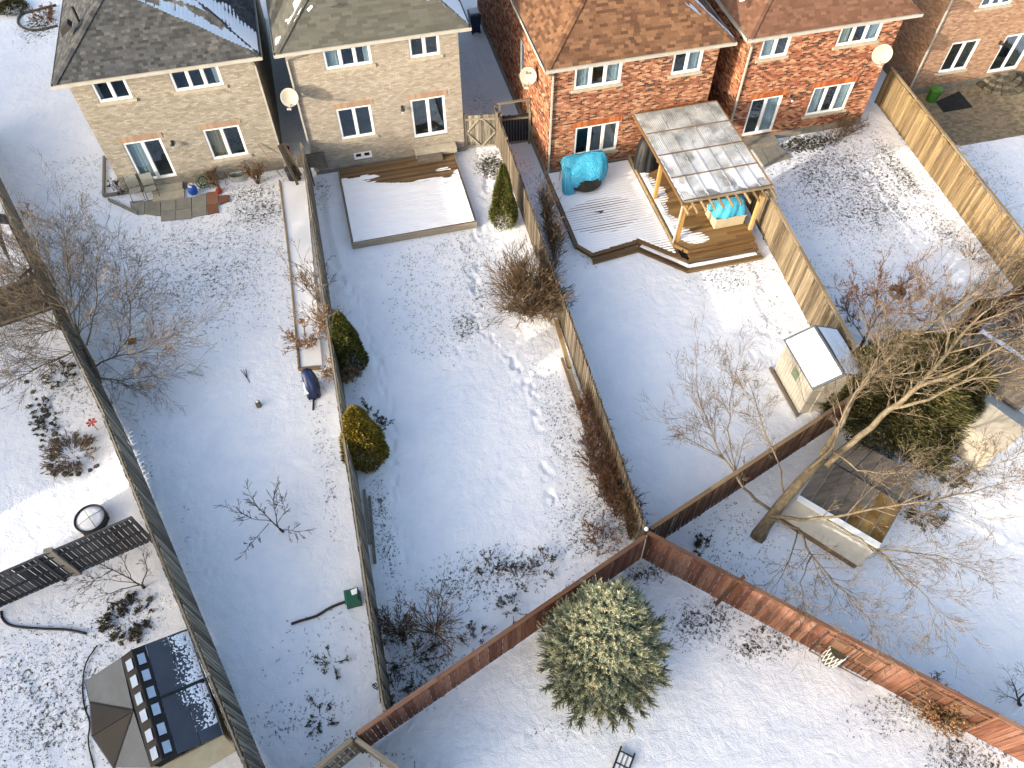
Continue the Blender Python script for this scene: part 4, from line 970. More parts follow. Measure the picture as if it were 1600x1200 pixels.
mb = MB(); mb.lathe((bx, by, .662), [(.285, 0), (.27, .04), (.1, .09), (.02, .1)], 16); mb.build('lid', M['dark'], rb)
bx, by = g(447, 247)
rp = thing('bucket', 'red bucket in the narrow passage between the cream houses', 'bucket', (bx, by+.3, 0))
mb = MB(); mb.lathe((bx+.1, by+.3, 0), [(.12, 0), (.16, .34), (.165, .34), (.14, .3), (.11, .03)], 12); mb.build('pail', M['red_plastic'], rp)
mb = MB(); mb.tube([(bx-.06, by+.3, .34), (bx+.0, by+.2, .45), (bx+.2, by+.2, .45), (bx+.26, by+.3, .34)], .008, 4); mb.build('handle', M['dark_metal'], rp)
# blue bin between the second and third house
bx, by = g(742, 48)
bb = thing('recycling_bin', 'blue wheeled recycling bin with snow on its lid in the side passage', 'bin', (bx, by, 0))
mb = MB(); mb.hexa([(bx-.24, by-.28, .05), (bx+.24, by-.28, .05), (bx+.24, by+.28, .05), (bx-.24, by+.28, .05), (bx-.3, by-.36, 1.0), (bx+.3, by-.36, 1.0), (bx+.3, by+.36, 1.0), (bx-.3, by+.36, 1.0)]); mb.build('body', M['navy_plastic'], bb)
mb = MB(); mb.hexa([(bx-.32, by-.40, 1.003), (bx+.32, by-.40, 1.003), (bx+.32, by+.38, 1.003), (bx-.32, by+.38, 1.003), (bx-.28, by-.36, 1.1), (bx+.28, by-.36, 1.1), (bx+.28, by+.34, 1.1), (bx-.28, by+.34, 1.1)]); mb.build('lid', M['navy_plastic'], bb)
mb = MB(); mb.hexa([(bx-.27, by-.2, 1.1), (bx+.27, by-.2, 1.1), (bx+.27, by+.33, 1.1), (bx-.27, by+.33, 1.1), (bx-.23, by-.1, 1.15), (bx+.23, by-.1, 1.15), (bx+.23, by+.3, 1.15), (bx-.23, by+.3, 1.15)]); mb.build('snow_patch', M['snow'], bb)
for sx in (-.2, .2):
    mb = MB(); mb.lathe((bx+sx, by-.33, .1), [(.1, -.03), (.1, .03)], 12, Matrix.Rotation(math.pi/2, 3, 'Y')); mb.build('wheel', M['dark'], bb)

# ------------------------------------------------------------------ decks
def planks(parent, poly, z, m, w=.14, gap=.008, t=.032, cut=3.6, name='plank'):
    ys = [p[1] for p in poly]; y = min(ys)+.004; cache = {}
    while y+w < max(ys):
        c = y+w/2; xs = []
        for i in range(len(poly)):
            (xa, ya), (xb, yb) = poly[i], poly[(i+1) % len(poly)]
            if (ya > c) != (yb > c): xs.append(xa+(c-ya)*(xb-xa)/(yb-ya))
        xs.sort()
        for a, b in zip(xs[::2], xs[1::2]):
            x = a; first = rng.uniform(1.2, cut)
            while x < b-.02:
                e = min(b, x+(first if x == a else cut)); 
                if b-e < .5: e = b
                if 'm' not in cache:
                    mb = MB(); mb.box(0, 0, -1, 1, 1, 0); cache['m'] = pmesh(name, mb, m)
                inst(name, cache['m'], parent, (x+.003, y, z+rng.uniform(-.0015, .0015)), (0, 0, 0), (e-x-.006, w, t)); x = e
        y += w+gap
def rim(parent, pts, z0, z1, m, t=.04, closed=False, name='edge_board'):
    P = pts+[pts[0]] if closed else pts
    for a, b in zip(P[:-1], P[1:]):
        a3 = Vector((a[0], a[1], (z0+z1)/2)); b3 = Vector((b[0], b[1], (z0+z1)/2)); d = (b3-a3).normalized()
        mb = MB(); mb.beam(a3+d*.003, b3-d*.003, t, z1-z0); mb.build(name, m, parent)
dk2 = thing('deck', 'low square deck almost covered in snow behind the grey-green roofed house', 'deck', (2, 27, 0))
poly2 = [(-.68, 24.72), (4.71, 24.68), (4.71, 29.6), (-.68, 29.6)]
planks(dk2, poly2, .32, M['deck_x'])
rim(dk2, [(-.73, 24.66), (4.76, 24.62)], .02, .325, M['old_wood_x'], .06); rim(dk2, [(4.75, 24.66), (4.75, 29.6)], .05, .31, M['moss_wood']); rim(dk2, [(-.72, 24.7), (-.72, 29.6)], .05, .31, M['moss_wood'])
mb = MB(); mb.box(-.6, 24.8, -.05, 4.6, 29.5, .25); mb.build('frame', M['dark'], dk2)
def s_deck2(U, V):
    n = fbm(U*1.2, V*3.2, 61, 4); bare = np.clip((V-3.55+.30*(U-.8))/.5, 0, 3)*np.clip(1.25-(U-2.6)/1.6, .25, 1)
    plank = np.mod(V+.0, .148) < .03
    grooves = np.clip((U-2.6)/1.5, 0, 1)*np.clip((V-2.9)/.9, 0, 1)
    return .042-.075*bare*(1.15-n)*1.2+.05*(n-.5)-.05*plank*(grooves+.12)-.25*((U < .04)|(V < .05)|(U > 5.36))-.02*grooves
snow_patch(dk2, (-.68, 24.70, .325), (1, 0, 0), (0, 1, 0), (0, 0, 1), s_deck2, (0, 5.36), (0, 4.9), .025, thick=.05)
st2 = thing('door_step', 'two worn timber steps under the patio door at the snowy deck', 'step', (3.7, 29.6, 0))
mb = MB(); mb.box(2.95, 29.42, .33, 4.9, 29.82, .62); mb.build('upper_step', M['stone'], st2)
mb = MB(); mb.box(2.98, 29.02, .33, 4.15, 29.415, .5); mb.build('lower_step', M['grey_board'], st2)

# tarp yard: lower deck, upper pergola deck, steps
dk3 = thing('deck', 'snow dusted lower deck with angled front steps beside the blue tarp', 'deck', (10.5, 24, 0))
low = [(8.62, 26.95), (8.58, 22.30), (9.12, 21.55), (11.21, 21.85), (12.82, 20.22), (16.0, 20.12), (16.0, 21.3), (12.66, 21.3), (12.60, 26.95)]
planks(dk3, [low[0], low[1], low[2], low[3], (12.66, 20.38), (12.60, 26.95)], .30, M['deck_x'])
rim(dk3, [(8.58, 26.9), (8.54, 22.26)], .0, .31, M['moss_wood'], .05)
front = [(8.54, 22.28), (9.10, 21.50), (11.20, 21.80), (12.82, 20.16), (16.02, 20.08)]
for a, b in zip(front[:-1], front[1:]):
    mb = MB(); mb.beam(Vector((a[0], a[1], .285)), Vector((b[0], b[1], .285)), .15, .04); mb.build('nosing_board', M['deck_x'], dk3)
    mb = MB(); mb.beam(Vector((a[0], a[1]+.05, .13)), Vector((b[0], b[1]+.05, .13)), .04, .26); mb.build('riser_board', M['deck_x'], dk3)
mb = MB(); mb.prism([(8.7, 26.9), (8.7, 22.4), (9.2, 21.7), (11.25, 22.0), (12.85, 20.4), (15.9, 20.3), (15.9, 26.9)], -.05, .22); mb.build('frame', M['dark'], dk3)
tread = [(9.0, 21.30), (11.12, 21.52), (12.72, 19.86), (16.1, 19.82)]
for a, b in zip(tread[:-1], tread[1:]):
    for k in (0, .15):
        mb = MB(); mb.beam(Vector((a[0], a[1]+k-.07, .15)), Vector((b[0], b[1]+k-.07, .15)), .14, .035); mb.build('step_tread', M['deck_x'], dk3)
    mb = MB(); mb.beam(Vector((a[0], a[1]-.10, .07)), Vector((b[0], b[1]-.10, .07)), .03, .13); mb.build('riser_board', M['deck_x'], dk3)
def s_deck3(U, V):   # U along x from 8.6, V along y from 21.4
    n = fbm(U*1.1, V*3.5, 71, 4); plank = np.mod(V+.85, .148) < .035
    worn = np.exp(-((U-1.6)/1.7)**2-((V-2.3)/1.0)**2)*.6+.32*np.clip(1-(V)/1.0, 0, 1)
    ang = (V+21.4 < 22.3-(U-0)*1.4)|((V+21.4 < 21.62+(U-.55)*.14)&(U > .5)&(U < 2.62))|((U >= 2.6)&(V+21.4 < 21.98-(U-2.6)*1.0))
    return .030-.13*worn*(n-.18)-.05*plank*(.15+worn*1.7)+.03*(n-.5)-.3*ang-.2*((U < .03)|(U > 3.92))
snow_patch(dk3, (8.62, 20.3, .302), (1, 0, 0), (0, 1, 0), (0, 0, 1), lambda U, V: s_deck3(U, V-1.1), (0, 3.95), (0, 6.6), .025, thick=.045)
def s_tread(U, V):
    n = fbm(U*1.5, V*9, 75, 3); return .02+.06*(n-.5)-.02*(V > .2)
snow_patch(dk3, (11.2, 21.52, .17), Vector((1.6, -1.66, 0)).normalized(), Vector((1.66, 1.6, 0)).normalized(), (0, 0, 1), s_tread, (0, 2.25), (.02, .24), .03, thick=.035)
snow_patch(dk3, (12.8, 19.85, .17), (1, 0, 0), (0, 1, 0), (0, 0, 1), s_tread, (0, 3.1), (.02, .24), .03, thick=.035)

dk4 = thing('deck', 'golden-brown upper deck under the pergola', 'deck', (14.4, 24, 0))
up4 = [(12.66, 26.95), (12.62, 21.12), (13.05, 20.62), (16.05, 20.62), (16.05, 26.95)]
planks(dk4, up4, .46, M['cedar_x'])
rim(dk4, [(12.60, 26.9), (12.56, 21.12)], .30, .50, M['tan_wood_x'], .07); rim(dk4, [(12.56, 21.10), (13.0, 20.57)], .30, .48, M['cedar_x'], .06); rim(dk4, [(13.0, 20.56), (16.05, 20.56)], .28, .47, M['cedar_x'], .06)
for y_ in (20.40, 20.25):
    mb = MB(); mb.box(12.95, y_-.07, .30, 16.05, y_+.07, .335); mb.build('step_tread', M['cedar_x'], dk4)
mb = MB(); mb.box(12.8, 20.7, .25, 15.95, 26.8, .42); mb.build('frame', M['dark'], dk4)
def s_deck4(U, V):
    n = fbm(U*1.0, V*3.5, 81, 4); plank = np.mod(V+.02, .148) < .04
    left = np.clip(1-(U-.05)/(.55+.5*np.sin(V*1.3)**2), 0, 1)*(V > .6)+.9*np.exp(-((U-1.0)/.6)**2-((V-.55)/.28)**2)
    return -.03+.075*left*(.6+n)-.04*plank*(U > .25)+.02*(n-.5)
snow_patch(dk4, (12.66, 20.65, .462), (1, 0, 0), (0, 1, 0), (0, 0, 1), s_deck4, (0, 2.6), (0, 5.6), .025, thick=.035)

# ------------------------------------------------------------------ pergola
pg = thing('pergola', 'golden timber pergola roofed in clear corrugated sheets', 'pergola', (14.4, 24, 0))
px0, px1, pyf, pyb, pz = 12.42, 16.30, 20.92, 26.75, 2.86
def beamobj(name, a, b, w, t, m, par, up=(0, 0, 1)):
    mb = MB(); mb.beam(a, b, w, t, up); return mb.build(name, m, par)
for (x, y) in ((12.74, 21.25), (16.05, 21.12), (12.74, 23.95), (16.05, 23.95)):
    mb = MB(); mb.box(x-.07, y-.07, .465, x+.07, y+.07, pz-.34); mb.build('post', M['cedar'], pg)
for y in (21.2, 23.95, 26.6): beamobj('beam', (12.5, y, pz-.24), (16.25, y, pz-.24), .09, .19, M['cedar_x'], pg)
for i in range(11):
    x = 12.47+i*.379; beamobj('rafter', (x, 20.42, pz-.08), (x, 26.8, pz-.08), .045, .13, M['tan_wood'], pg)
for y in (20.98, 22.38, 23.82, 25.28, 26.72): beamobj('batten', (px0, y, pz+.015), (px1, y, pz+.015), .06, .05, M['tan_wood_x'], pg); beamobj('batten', (px0+.02, y, pz+.125), (px1-.02, y, pz+.125), .05, .025, M['brown_wood_x'], pg)
for x in (px0-.02, px1+.02): beamobj('edge_board', (x, pyf-.05, pz+.02), (x, pyb, pz+.02), .04, .14, M['cedar_x'], pg)
for (a, b) in (((12.74, 21.25, 2.1), (13.2, 21.2, 2.55)), ((16.05, 21.12, 2.1), (15.6, 21.2, 2.55))): beamobj('knee_brace', a, b, .07, .07, M['cedar'], pg, (0, 1, 0))
mb = MB(); mb.tube([(12.55, 21.2, .47), (12.55, 21.15, 2.6)], .035, 8); mb.build('drain_pipe', M['offwhite'], pg)
nc, nrw = 7, 4; sw_ = (px1-px0)/nc; ys_ = [20.95, 22.40, 23.84, 25.30, 26.75]
cor = None
for r_ in range(nrw):
    for c_ in range(nc):
        if cor is None:
            v = []; f = []; N = 42
            for i in range(N+1):
                for j in range(2): v.append((sw_*1.02*i/N, 1.46*j, .018*math.sin(i*math.pi*2/6)))
            for i in range(N): f.append((2*i, 2*i+2, 2*i+3, 2*i+1))
            cor = bpy.data.meshes.new('corrugated_sheet'); cor.from_pydata(v, [], f); cor.materials.append(M['poly'])
        inst('corrugated_sheet', cor, pg, (px0+c_*sw_, ys_[r_], pz+.055+.01*(c_ % 2)+.012*(r_)), (0, 0, 0))
for c_ in range(1, nc): beamobj('seam_strip', (px0+c_*sw_+.006, 20.99, pz+.105), (px0+c_*sw_+.006, 26.7, pz+.105), .022, .012, M['offwhite'], pg)
def s_perg(U, V):
    n = fbm(U*1.6, V*1.1, 91, 4); d = np.mod(U, .0924)
    rows = sum([np.exp(-((V-q)/.14)**2) for q in (0.1, 1.45, 2.9, 4.35)])
    seam = np.exp(-((np.mod(U, sw_)-.02)/.03)**2)
    return -.034+.07*(n-.5)+.024*np.cos((U+V*.25)*2*math.pi/.0924)+.012*rows*0+.03*seam
snow_patch(pg, (px0+.02, pyf+.06, pz+.085), (1, 0, 0), (0, 1, 0), (0, 0, 1), s_perg, (0, 3.84), (0, 5.7), .0154*2, thick=.03)

# ------------------------------------------------------------------ tarps, grill, planter box
def blob(name, label, cat, rings, m, parent=None, n=48, fold=.06, seed=1, top=True):
    # rings: (cx, cy, z, rx, ry, power)
    t = None
    mb = MB()
    for k, (cx, cy, z, rx, ry, pw) in enumerate(rings):
        for j in range(n):
            a = 2*math.pi*j/n; ca, sa = math.cos(a), math.sin(a)
            q = (abs(ca)**pw+abs(sa)**pw)**(-1/pw); am = fold*min(1, k/1.5)
            w = 1+am*math.sin(a*7+k*.6+seed)+am*.7*math.sin(a*13+seed*2+k*.9)
            mb.v.append((cx+rx*q*ca*w, cy+ry*q*sa*w, z+.02*math.sin(a*5+k+seed)))
    for k in range(len(rings)-1):
        for j in range(n):
            jj = (j+1) % n; mb.f.append((k*n+j, (k+1)*n+j, (k+1)*n+jj, k*n+jj))
    mb.f.append(tuple(range(n)))
    return mb
tb = thing('covered_grill', 'garden grill under a bright blue tarp against the red brick wall', 'tarp', (10.0, 25.6, .33))
mb = blob('', '', '', [(10.05, 26.35, 1.62, .40, .05, 3), (10.05, 26.25, 1.60, .90, .14, 5), (10.05, 26.15, 1.35, 1.02, .30, 4), (10.05, 26.0, 1.05, 1.0, .50, 3), (10.03, 25.9, .85, .94, .64, 2.6), (10.0, 25.85, .62, .82, .62, 2.4), (10.0, 25.9, .52, .74, .55, 2.4)], None, seed=2)
mb.build('tarp', M['tarp'], tb, smooth=True)
mb = blob('', '', '', [(9.25, 25.95, 1.35, .10, .12, 2.5), (9.2, 25.8, 1.1, .2, .25, 2.5), (9.16, 25.6, .7, .22, .3, 3), (9.2, 25.45, .36, .26, .2, 3)], None, seed=5, fold=.1)
mb.build('tarp_flap', M['tarp'], tb, smooth=True)
mb = MB(); mb.lathe((10.05, 25.85, .40), [(.5, 0), (.74, .05), (.8, .12), (.7, .5)], 24); mb.build('bowl', M['dark_metal'], tb)
for a in (0.4, 1.9, 3.6, 5.2):
    mb = MB(); mb.tube([(10.05+.5*math.cos(a), 25.85+.45*math.sin(a), .36), (10.05+.62*math.cos(a), 25.85+.55*math.sin(a), .33)], .03, 6); mb.tube([(10.05+.45*math.cos(a), 25.85+.4*math.sin(a), .332), (10.05+.45*math.cos(a), 25.85+.4*math.sin(a), .45)], .02, 6); mb.build('leg', M['dark_metal'], tb)
mb = MB(); mb.tube([(11.02, 25.9, .31), (11.02, 25.95, .95), (10.9, 26.4, .95)], .02, 6); mb.build('side_frame', M['offwhite'], tb)
mb = MB(); mb.tube([(9.0, 26.3, .31), (9.0, 26.2, 1.0), (9.25, 26.2, 1.02)], .02, 6); mb.build('side_frame', M['offwhite'], tb)
cg = thing('covered_barbecue', 'tall barbecue under a crumpled black cover at the back corner of the pergola', 'barbecue', (13.1, 26.1, .47))
mb = blob('', '', '', [(13.1, 26.35, 1.95, .12, .1, 2.2), (13.1, 26.3, 1.85, .32, .26, 2.6), (13.08, 26.2, 1.5, .42, .36, 3), (13.05, 26.15, 1.0, .46, .40, 3), (13.05, 26.1, .475, .50, .44, 3)], None, seed=9, fold=.07)
mb.build('cover', M['dark'], cg, smooth=True)
bx0, bx1, by0, by1 = 14.55, 15.9, 21.5, 22.5
pb = thing('storage_box', 'cream storage box under the pergola with a blue tarp heaped on it', 'box', (15.2, 22, .465))
mb = MB(); t_ = .04
mb.box(bx0, by0, .465, bx1, by0+t_, 1.0); mb.box(bx0, by1-t_, .465, bx1, by1, 1.0); mb.box(bx0, by0+t_, .465, bx0+t_, by1-t_, 1.0); mb.box(bx1-t_, by0+t_, .465, bx1, by1-t_, 1.0); mb.box(bx0+t_, by0+t_, .465, bx1-t_, by1-t_, .8)
mb.build('body', M['cream'], pb)
mb = MB(); mb.box(bx0-.03, by0-.03, .94, bx1+.03, by0-.002, 1.02); mb.box(bx0-.03, by0-.0, .94, bx0-.002, by1, 1.02); mb.build('rim', M['cream'], pb)
mb = blob('', '', '', [(15.3, 22.1, 1.72, .3, .2, 2.5), (15.28, 22.1, 1.62, .58, .40, 3), (15.25, 22.05, 1.3, .68, .50, 3.5), (15.22, 22.02, 1.05, .76, .54, 4), (15.22, 22.0, .97, .72, .50, 4)], None, seed=12, fold=.09)
tag(mb.build('tarp', M['tarp'], None, smooth=True, kind='thing'), 'crumpled turquoise-blue tarp heaped on the cream storage box under the pergola', 'tarp')

# ------------------------------------------------------------------ patio with folding chairs
pt = thing('patio', 'small patio of large square concrete slabs below the two folding chairs', 'patio', (*g(270, 320), 0))
def c6(x, y): return (160+x/5.333, 180+y/5.333)
def slab_obj(parent, pix, z0, z1, m, name='slab', inset=.012):
    P = [g(*q, z1) for q in pix]; cx = sum(p[0] for p in P)/len(P); cy = sum(p[1] for p in P)/len(P)
    P = [(cx+(p[0]-cx)*(1-inset/.3), cy+(p[1]-cy)*(1-inset/.3)) for p in P]
    mb = MB(); mb.prism(P, z0, z1+rng.uniform(-.006, .006)); return mb.build(name, m, parent)
for q in ([(225, 715), (350, 712), (350, 822), (290, 828), (235, 780)], [(350, 712), (485, 705), (485, 838), (350, 822)], [(485, 705), (612, 700), (612, 790), (485, 800)], [(485, 800), (612, 790), (612, 870), (485, 885)],
          [(612, 700), (742, 680), (742, 770), (612, 790)], [(612, 790), (742, 770), (745, 855), (612, 870)], [(742, 680), (868, 640), (868, 825), (748, 848)], [(490, 560), (690, 535), (740, 600), (612, 640), (500, 650)]):
    slab_obj(pt, [c6(*a) for a in q], -.02, .05, M['slab'])
for q in ([(870, 640), (965, 630), (965, 740), (870, 750)], [(870, 750), (965, 740), (965, 805), (875, 825)], [(965, 670), (1057, 660), (1057, 712), (970, 742)]): slab_obj(pt, [c6(*a) for a in q], -.02, .045, M['slab_red'])
stp = thing('door_step', 'wide limestone step under the patio door beside the folding chairs', 'step', (*g(275, 300), 0))
ax_, ay_ = g(*c6(500, 640)); bx_, by_ = g(*c6(715, 610))
mb = MB(); mb.box(w1[2]['u0']+.35, Y1-.45, -.02, w1[2]['u1']+.1, Y1-.04, .22); mb.build('upper_step', M['stone'], stp)
mb = MB(); mb.box(w1[2]['u0']+.35, Y1-1.0, -.02, w1[2]['u1']+.15, Y1-.453, .13); mb.build('lower_step', M['stone'], stp)
def folding_chair(x, y, rz, label):
    t = thing('folding_chair', label, 'chair', (x, y, .05), 'folding chairs by the patio door')
    Rm = Matrix.Rotation(rz, 3, 'Z')
    def T(p): q = Rm @ Vector(p); return Vector((x+q.x, y+q.y, .05+q.z))
    for sx in (-.27, .27):
        mb = MB(); mb.tube([T((sx, -.30, 0)), T((sx, .12, .44)), T((sx, .30, 1.0))], .014, 6); mb.build('frame', M['dark'], t)
        mb = MB(); mb.tube([T((sx*.92, .34, 0)), T((sx*.92, -.22, .44))], .014, 6); mb.build('leg', M['dark'], t)
    mb = MB(); mb.tube([T((-.27, -.3, .015)), T((.27, -.3, .015))], .012, 6); mb.build('stretcher', M['dark'], t)
    mb = MB(); mb.tube([T((-.25, .34, .015)), T((.25, .34, .015))], .012, 6); mb.build('stretcher', M['dark'], t)
    mb = MB(); mb.slab([T((-.25, -.24, .455)), T((.25, -.24, .455)), T((.25, .16, .43)), T((-.25, .16, .43))], .015); mb.build('seat', M['grey_fabric'], t)
    mb = MB(); mb.slab([T((-.26, .15, .52)), T((.26, .15, .52)), T((.26, .30, 1.02)), T((-.26, .30, 1.02))], .015); mb.build('backrest', M['grey_fabric'], t)
    return t
cx, cy = g(*c6(305, 690)); folding_chair(cx, cy, .12, 'left of the two grey folding chairs facing the yard')
cx, cy = g(*c6(430, 675)); folding_chair(cx, cy, .12, 'right folding chair, next to the patio door step')
cx, cy = g(*c6(762, 650), .05)
pt_ = thing('propane_tank', 'bright blue round tank with white collar beside the green hose reel', 'tank', (cx, cy, .05))
mb = MB(); mb.lathe((cx, cy, .05), [(.12, 0), (.19, .03), (.21, .1), (.21, .30), (.17, .38), (.06, .42)], 18); mb.build('body', M['blue_plastic'], pt_, smooth=False)
mb = MB()
for a in range(0, 300, 12):
    a0, a1 = R(a), R(a+12); mb.hexa([(cx+.1*math.cos(a0), cy+.1*math.sin(a0), .45), (cx+.11*math.cos(a0), cy+.11*math.sin(a0), .45), (cx+.11*math.cos(a1), cy+.11*math.sin(a1), .45), (cx+.1*math.cos(a1), cy+.1*math.sin(a1), .45),
        (cx+.1*math.cos(a0), cy+.1*math.sin(a0), .56), (cx+.11*math.cos(a0), cy+.11*math.sin(a0), .56), (cx+.11*math.cos(a1), cy+.11*math.sin(a1), .56), (cx+.1*math.cos(a1), cy+.1*math.sin(a1), .56)])
mb.build('collar', M['white'], pt_)
mb = MB(); mb.tube([(cx, cy, .46), (cx, cy, .54)], .03, 8); mb.build('valve', M['offwhite'], pt_)
hx, hy = g(*c6(850, 590), .1)
hr = thing('hose_reel', 'green hose reel with spoked wheel leaning at the cream wall', 'hose reel', (hx, hy, 0))
q = Vector((.1, -.8, .6)).normalized().to_track_quat('Z', 'Y').to_matrix(); c = Vector((hx, hy, .38))
for off in (.0, .32):
    mb = MB(); cc = c-q @ Vector((0, 0, off)); pts = [cc+q @ Vector((.3*math.cos(i*math.pi/12), .3*math.sin(i*math.pi/12), 0)) for i in range(25)]
    mb.tube(pts, .022, 6, False)
    for i in range(8):
        a = i*math.pi/4; mb.beam(cc+q @ Vector((.05*math.cos(a), .05*math.sin(a), 0)), cc+q @ Vector((.29*math.cos(a), .29*math.sin(a), 0)), .03, .012, tuple(q @ Vector((0, 0, 1))))
    mb.tube([cc-q @ Vector((0, 0, .02)), cc+q @ Vector((0, 0, .03))], .06, 10); mb.build('wheel', M['sage'], hr)
mb = MB()
for k in range(7):
    cc = c-q @ Vector((0, 0, .04+.04*k)); mb.tube([cc+q @ Vector(((.19+.015*(k % 2))*math.cos(i*math.pi/10), (.19+.015*(k % 2))*math.sin(i*math.pi/10), 0)) for i in range(21)], .02, 5, False)
mb.build('hose', M['hose'], hr)
mb = MB(); mb.tube([(hx-.25, hy-.1, 0), c-q @ Vector((0, 0, .35)), (hx+.25, hy-.1, 0)], .015, 5); mb.build('stand', M['hose'], hr)
# watering can like red toy
rx, ry = g(*c6(975, 640))
rt = thing('watering_can', 'small red and white can by the reddish slabs', 'can', (rx, ry, 0))
mb = MB(); mb.lathe((rx, ry, 0), [(.13, 0), (.13, .16), (.07, .2)], 12); mb.build('body', M['red_plastic'], rt)
mb = MB(); mb.tube([(rx+.1, ry, .06), (rx+.3, ry-.03, .22)], .018, 6); mb.build('spout', M['red_plastic'], rt)
mb = MB(); mb.tube([(rx-.1, ry, .05), (rx-.2, ry, .14), (rx-.02, ry, .26), (rx+.05, ry, .2)], .012, 5); mb.build('handle', M['white'], rt)
# window well
ww = thing('window_well', 'grey curved window well under the basement window between two brown shrubs', 'window well', (-4.6, 30.3, 0))
mb = MB()
cxw = (bw['u0']+bw['u1'])/2
pr = [(cxw+.45*math.cos(a), Y1-.04+.38*math.sin(a)) for a in [math.pi+i*math.pi/12 for i in range(13)]]
for a, b in zip(pr[:-1], pr[1:]): mb.beam((a[0], a[1], .1), (b[0], b[1], .1), .025, .26)
mb.build('rim', M['offwhite'], ww)
bd = thing('bed_edging', 'low mossy timber edging at the left corner of the cream house', 'edging', (*g(180, 310), 0))
for a, b in (((163, 245), (162, 306)), ((162, 306), (200, 300)), ((170, 312), (215, 333))):
    p, q_ = g3(*a, .08), g3(*b, .08); mb = MB(); mb.beam(p, q_, .09, .16); mb.build('timber', M['moss_wood'], bd)
# raised strip along the second yard
rs = thing('bed_edging', 'long thin timber edging of the strip bed left of the narrow fence', 'edging', (*g(450, 400), 0))
pp = [g(*a, .1) for a in ((437, 283), (446, 350), (455, 430), (462, 510), (468, 577))]
for a, b in zip(pp[:-1], pp[1:]):
    mb = MB(); mb.beam((*a, .08), (*b, .08), .07, .2); mb.build('timber', M['tan_wood_x'], rs)
mb = MB(); mb.beam((*g(466, 577, .1), .08), (*g(500, 575, .1), .08), .08, .2); mb.build('timber', M['tan_wood_x'], rs)
mb = MB(); mb.prism([g(439, 283, .12), g(478, 283, .12), g(503, 570, .12), g(470, 573, .12)], -.02, .12); mb.build('bed_fill', M['snow'], rs)

# ------------------------------------------------------------------ fourth and fifth yard by the houses
p4 = thing('patio', 'three plain concrete slabs right of the pergola by the patio door', 'patio', (*g(1205, 235), 0))
def c4(x, y): return (1100+x/2.728, y/2.728)
for q in ([(195, 622), (236, 613), (282, 703), (258, 712)], [(236, 613), (290, 605), (345, 680), (282, 703)], [(290, 605), (312, 611), (378, 672), (345, 680)]): slab_obj(p4, [c4(*a) for a in q], -.02, .06, M['slab'])
st4 = thing('door_step', 'concrete step at the patio door right of the pergola', 'step', (18.4, 26.7, 0))
mb = MB(); mb.box(w4[2]['u0']-.1, Y4-.5, 0, w4[2]['u1']+.2, Y4-.04, .3); mb.build('step', M['concrete'], st4)
def c7(x, y): return (1420+x/7.5, 80+y/7.5)
pp = [g(1432, 146), g(1600, 122), g(1640, 115), g(1640, 205), g(1600, 212), g(1520, 215), g(1498, 215), g(1470, 190)]
pvo = thing('paved_patio', 'beige interlocking brick patio behind the pinkish house', 'patio', (30, 26, 0))
cen = []
xs_ = [p[0] for p in pp]; ys2 = [p[1] for p in pp]
def inside(x, y, P):
    c = False
    for i in range(len(P)):
        (xa, ya), (xb, yb) = P[i], P[(i+1) % len(P)]
        if (ya > y) != (yb > y) and x < xa+(y-ya)*(xb-xa)/(yb-ya): c = not c
    return c
i = 0; y = min(ys2)
while y < 28.44:
    x = 26.6-(.11 if i % 2 else 0)
    while x < 36:
        if inside(x, y, [(26.55, 28.5), (36, 28.5), (36, 24.2), (27.7, 24.3), (26.3, 24.6)]): cen.append((x, y, .03+rng.uniform(-.004, .004)))
        x += .216
    y += .116; i += 1
cen = np.array(cen); V, F = boxes_np(cen, np.tile([.204, .104, .06], (len(cen), 1)), np.eye(3)); mesh_obj('paver', V, F, M['paver'], pvo, False, 'stuff')
mt = thing('door_mat', 'large black rubber mat on the beige paved patio', 'mat', (*g(1495, 158), .065))
mb = MB(); mb.prism([g(*c7(315, 590), .08), g(*c7(590, 470), .08), g(*c7(750, 655), .08), g(*c7(410, 715), .08)], .064, .08); mb.build('mat', M['mat_black'], mt)
gx_, gy_ = g(*c7(270, 590), .06)
gb = thing('planter_bin', 'green ribbed bin standing by the pinkish house and black mat', 'bin', (gx_, gy_, .06))
mb = MB(); mb.lathe((gx_, gy_+.1, .06), [(.24, 0), (.30, .62), (.33, .62), (.33, .68), (.27, .7), (.06, .74)], 14); mb.build('body', M['lime_plastic'], gb)
def steps_curved():
    cx, cy = g(*c7(1050, 330), .1); cy = Y5-.1
    t = thing('stone_steps', 'curved stone steps under the patio door of the pinkish house', 'steps', (cx, cy, 0))
    for k, (r, z) in enumerate(((1.35, .2), (1.0, .36), (.65, .52))):
        n = 9
        for i in range(n):
            a0 = math.pi+math.pi*i/n+.02; a1 = math.pi+math.pi*(i+1)/n-.02; r0 = r-.38
            mb = MB(); mb.prism([(cx+r0*math.cos(a0), cy+r0*math.sin(a0)), (cx+r*math.cos(a0), cy+r*math.sin(a0)), (cx+r*math.cos(a1), cy+r*math.sin(a1)), (cx+r0*math.cos(a1), cy+r0*math.sin(a1))], .06 if k == 0 else z-.15, z+rng.uniform(-.008, .008))
            mb.build('stone', M['rock'], t)
    mb = MB(); mb.prism([(cx+.6*math.cos(a), cy+.6*math.sin(a)) for a in [math.pi+math.pi*i/10 for i in range(11)]], .05, .49); mb.build('core', M['concrete'], t)
steps_curved()
sx, sy = g(1596, 138, .1)
kb = thing('kettle_grill', 'black round kettle grill at the right edge beside the curved steps', 'grill', (sx, sy, .06))
mb = MB(); mb.lathe((sx, sy, .55), [(.08, 0), (.26, .1), (.3, .26)], 16); mb.build('bowl', M['dark'], kb)
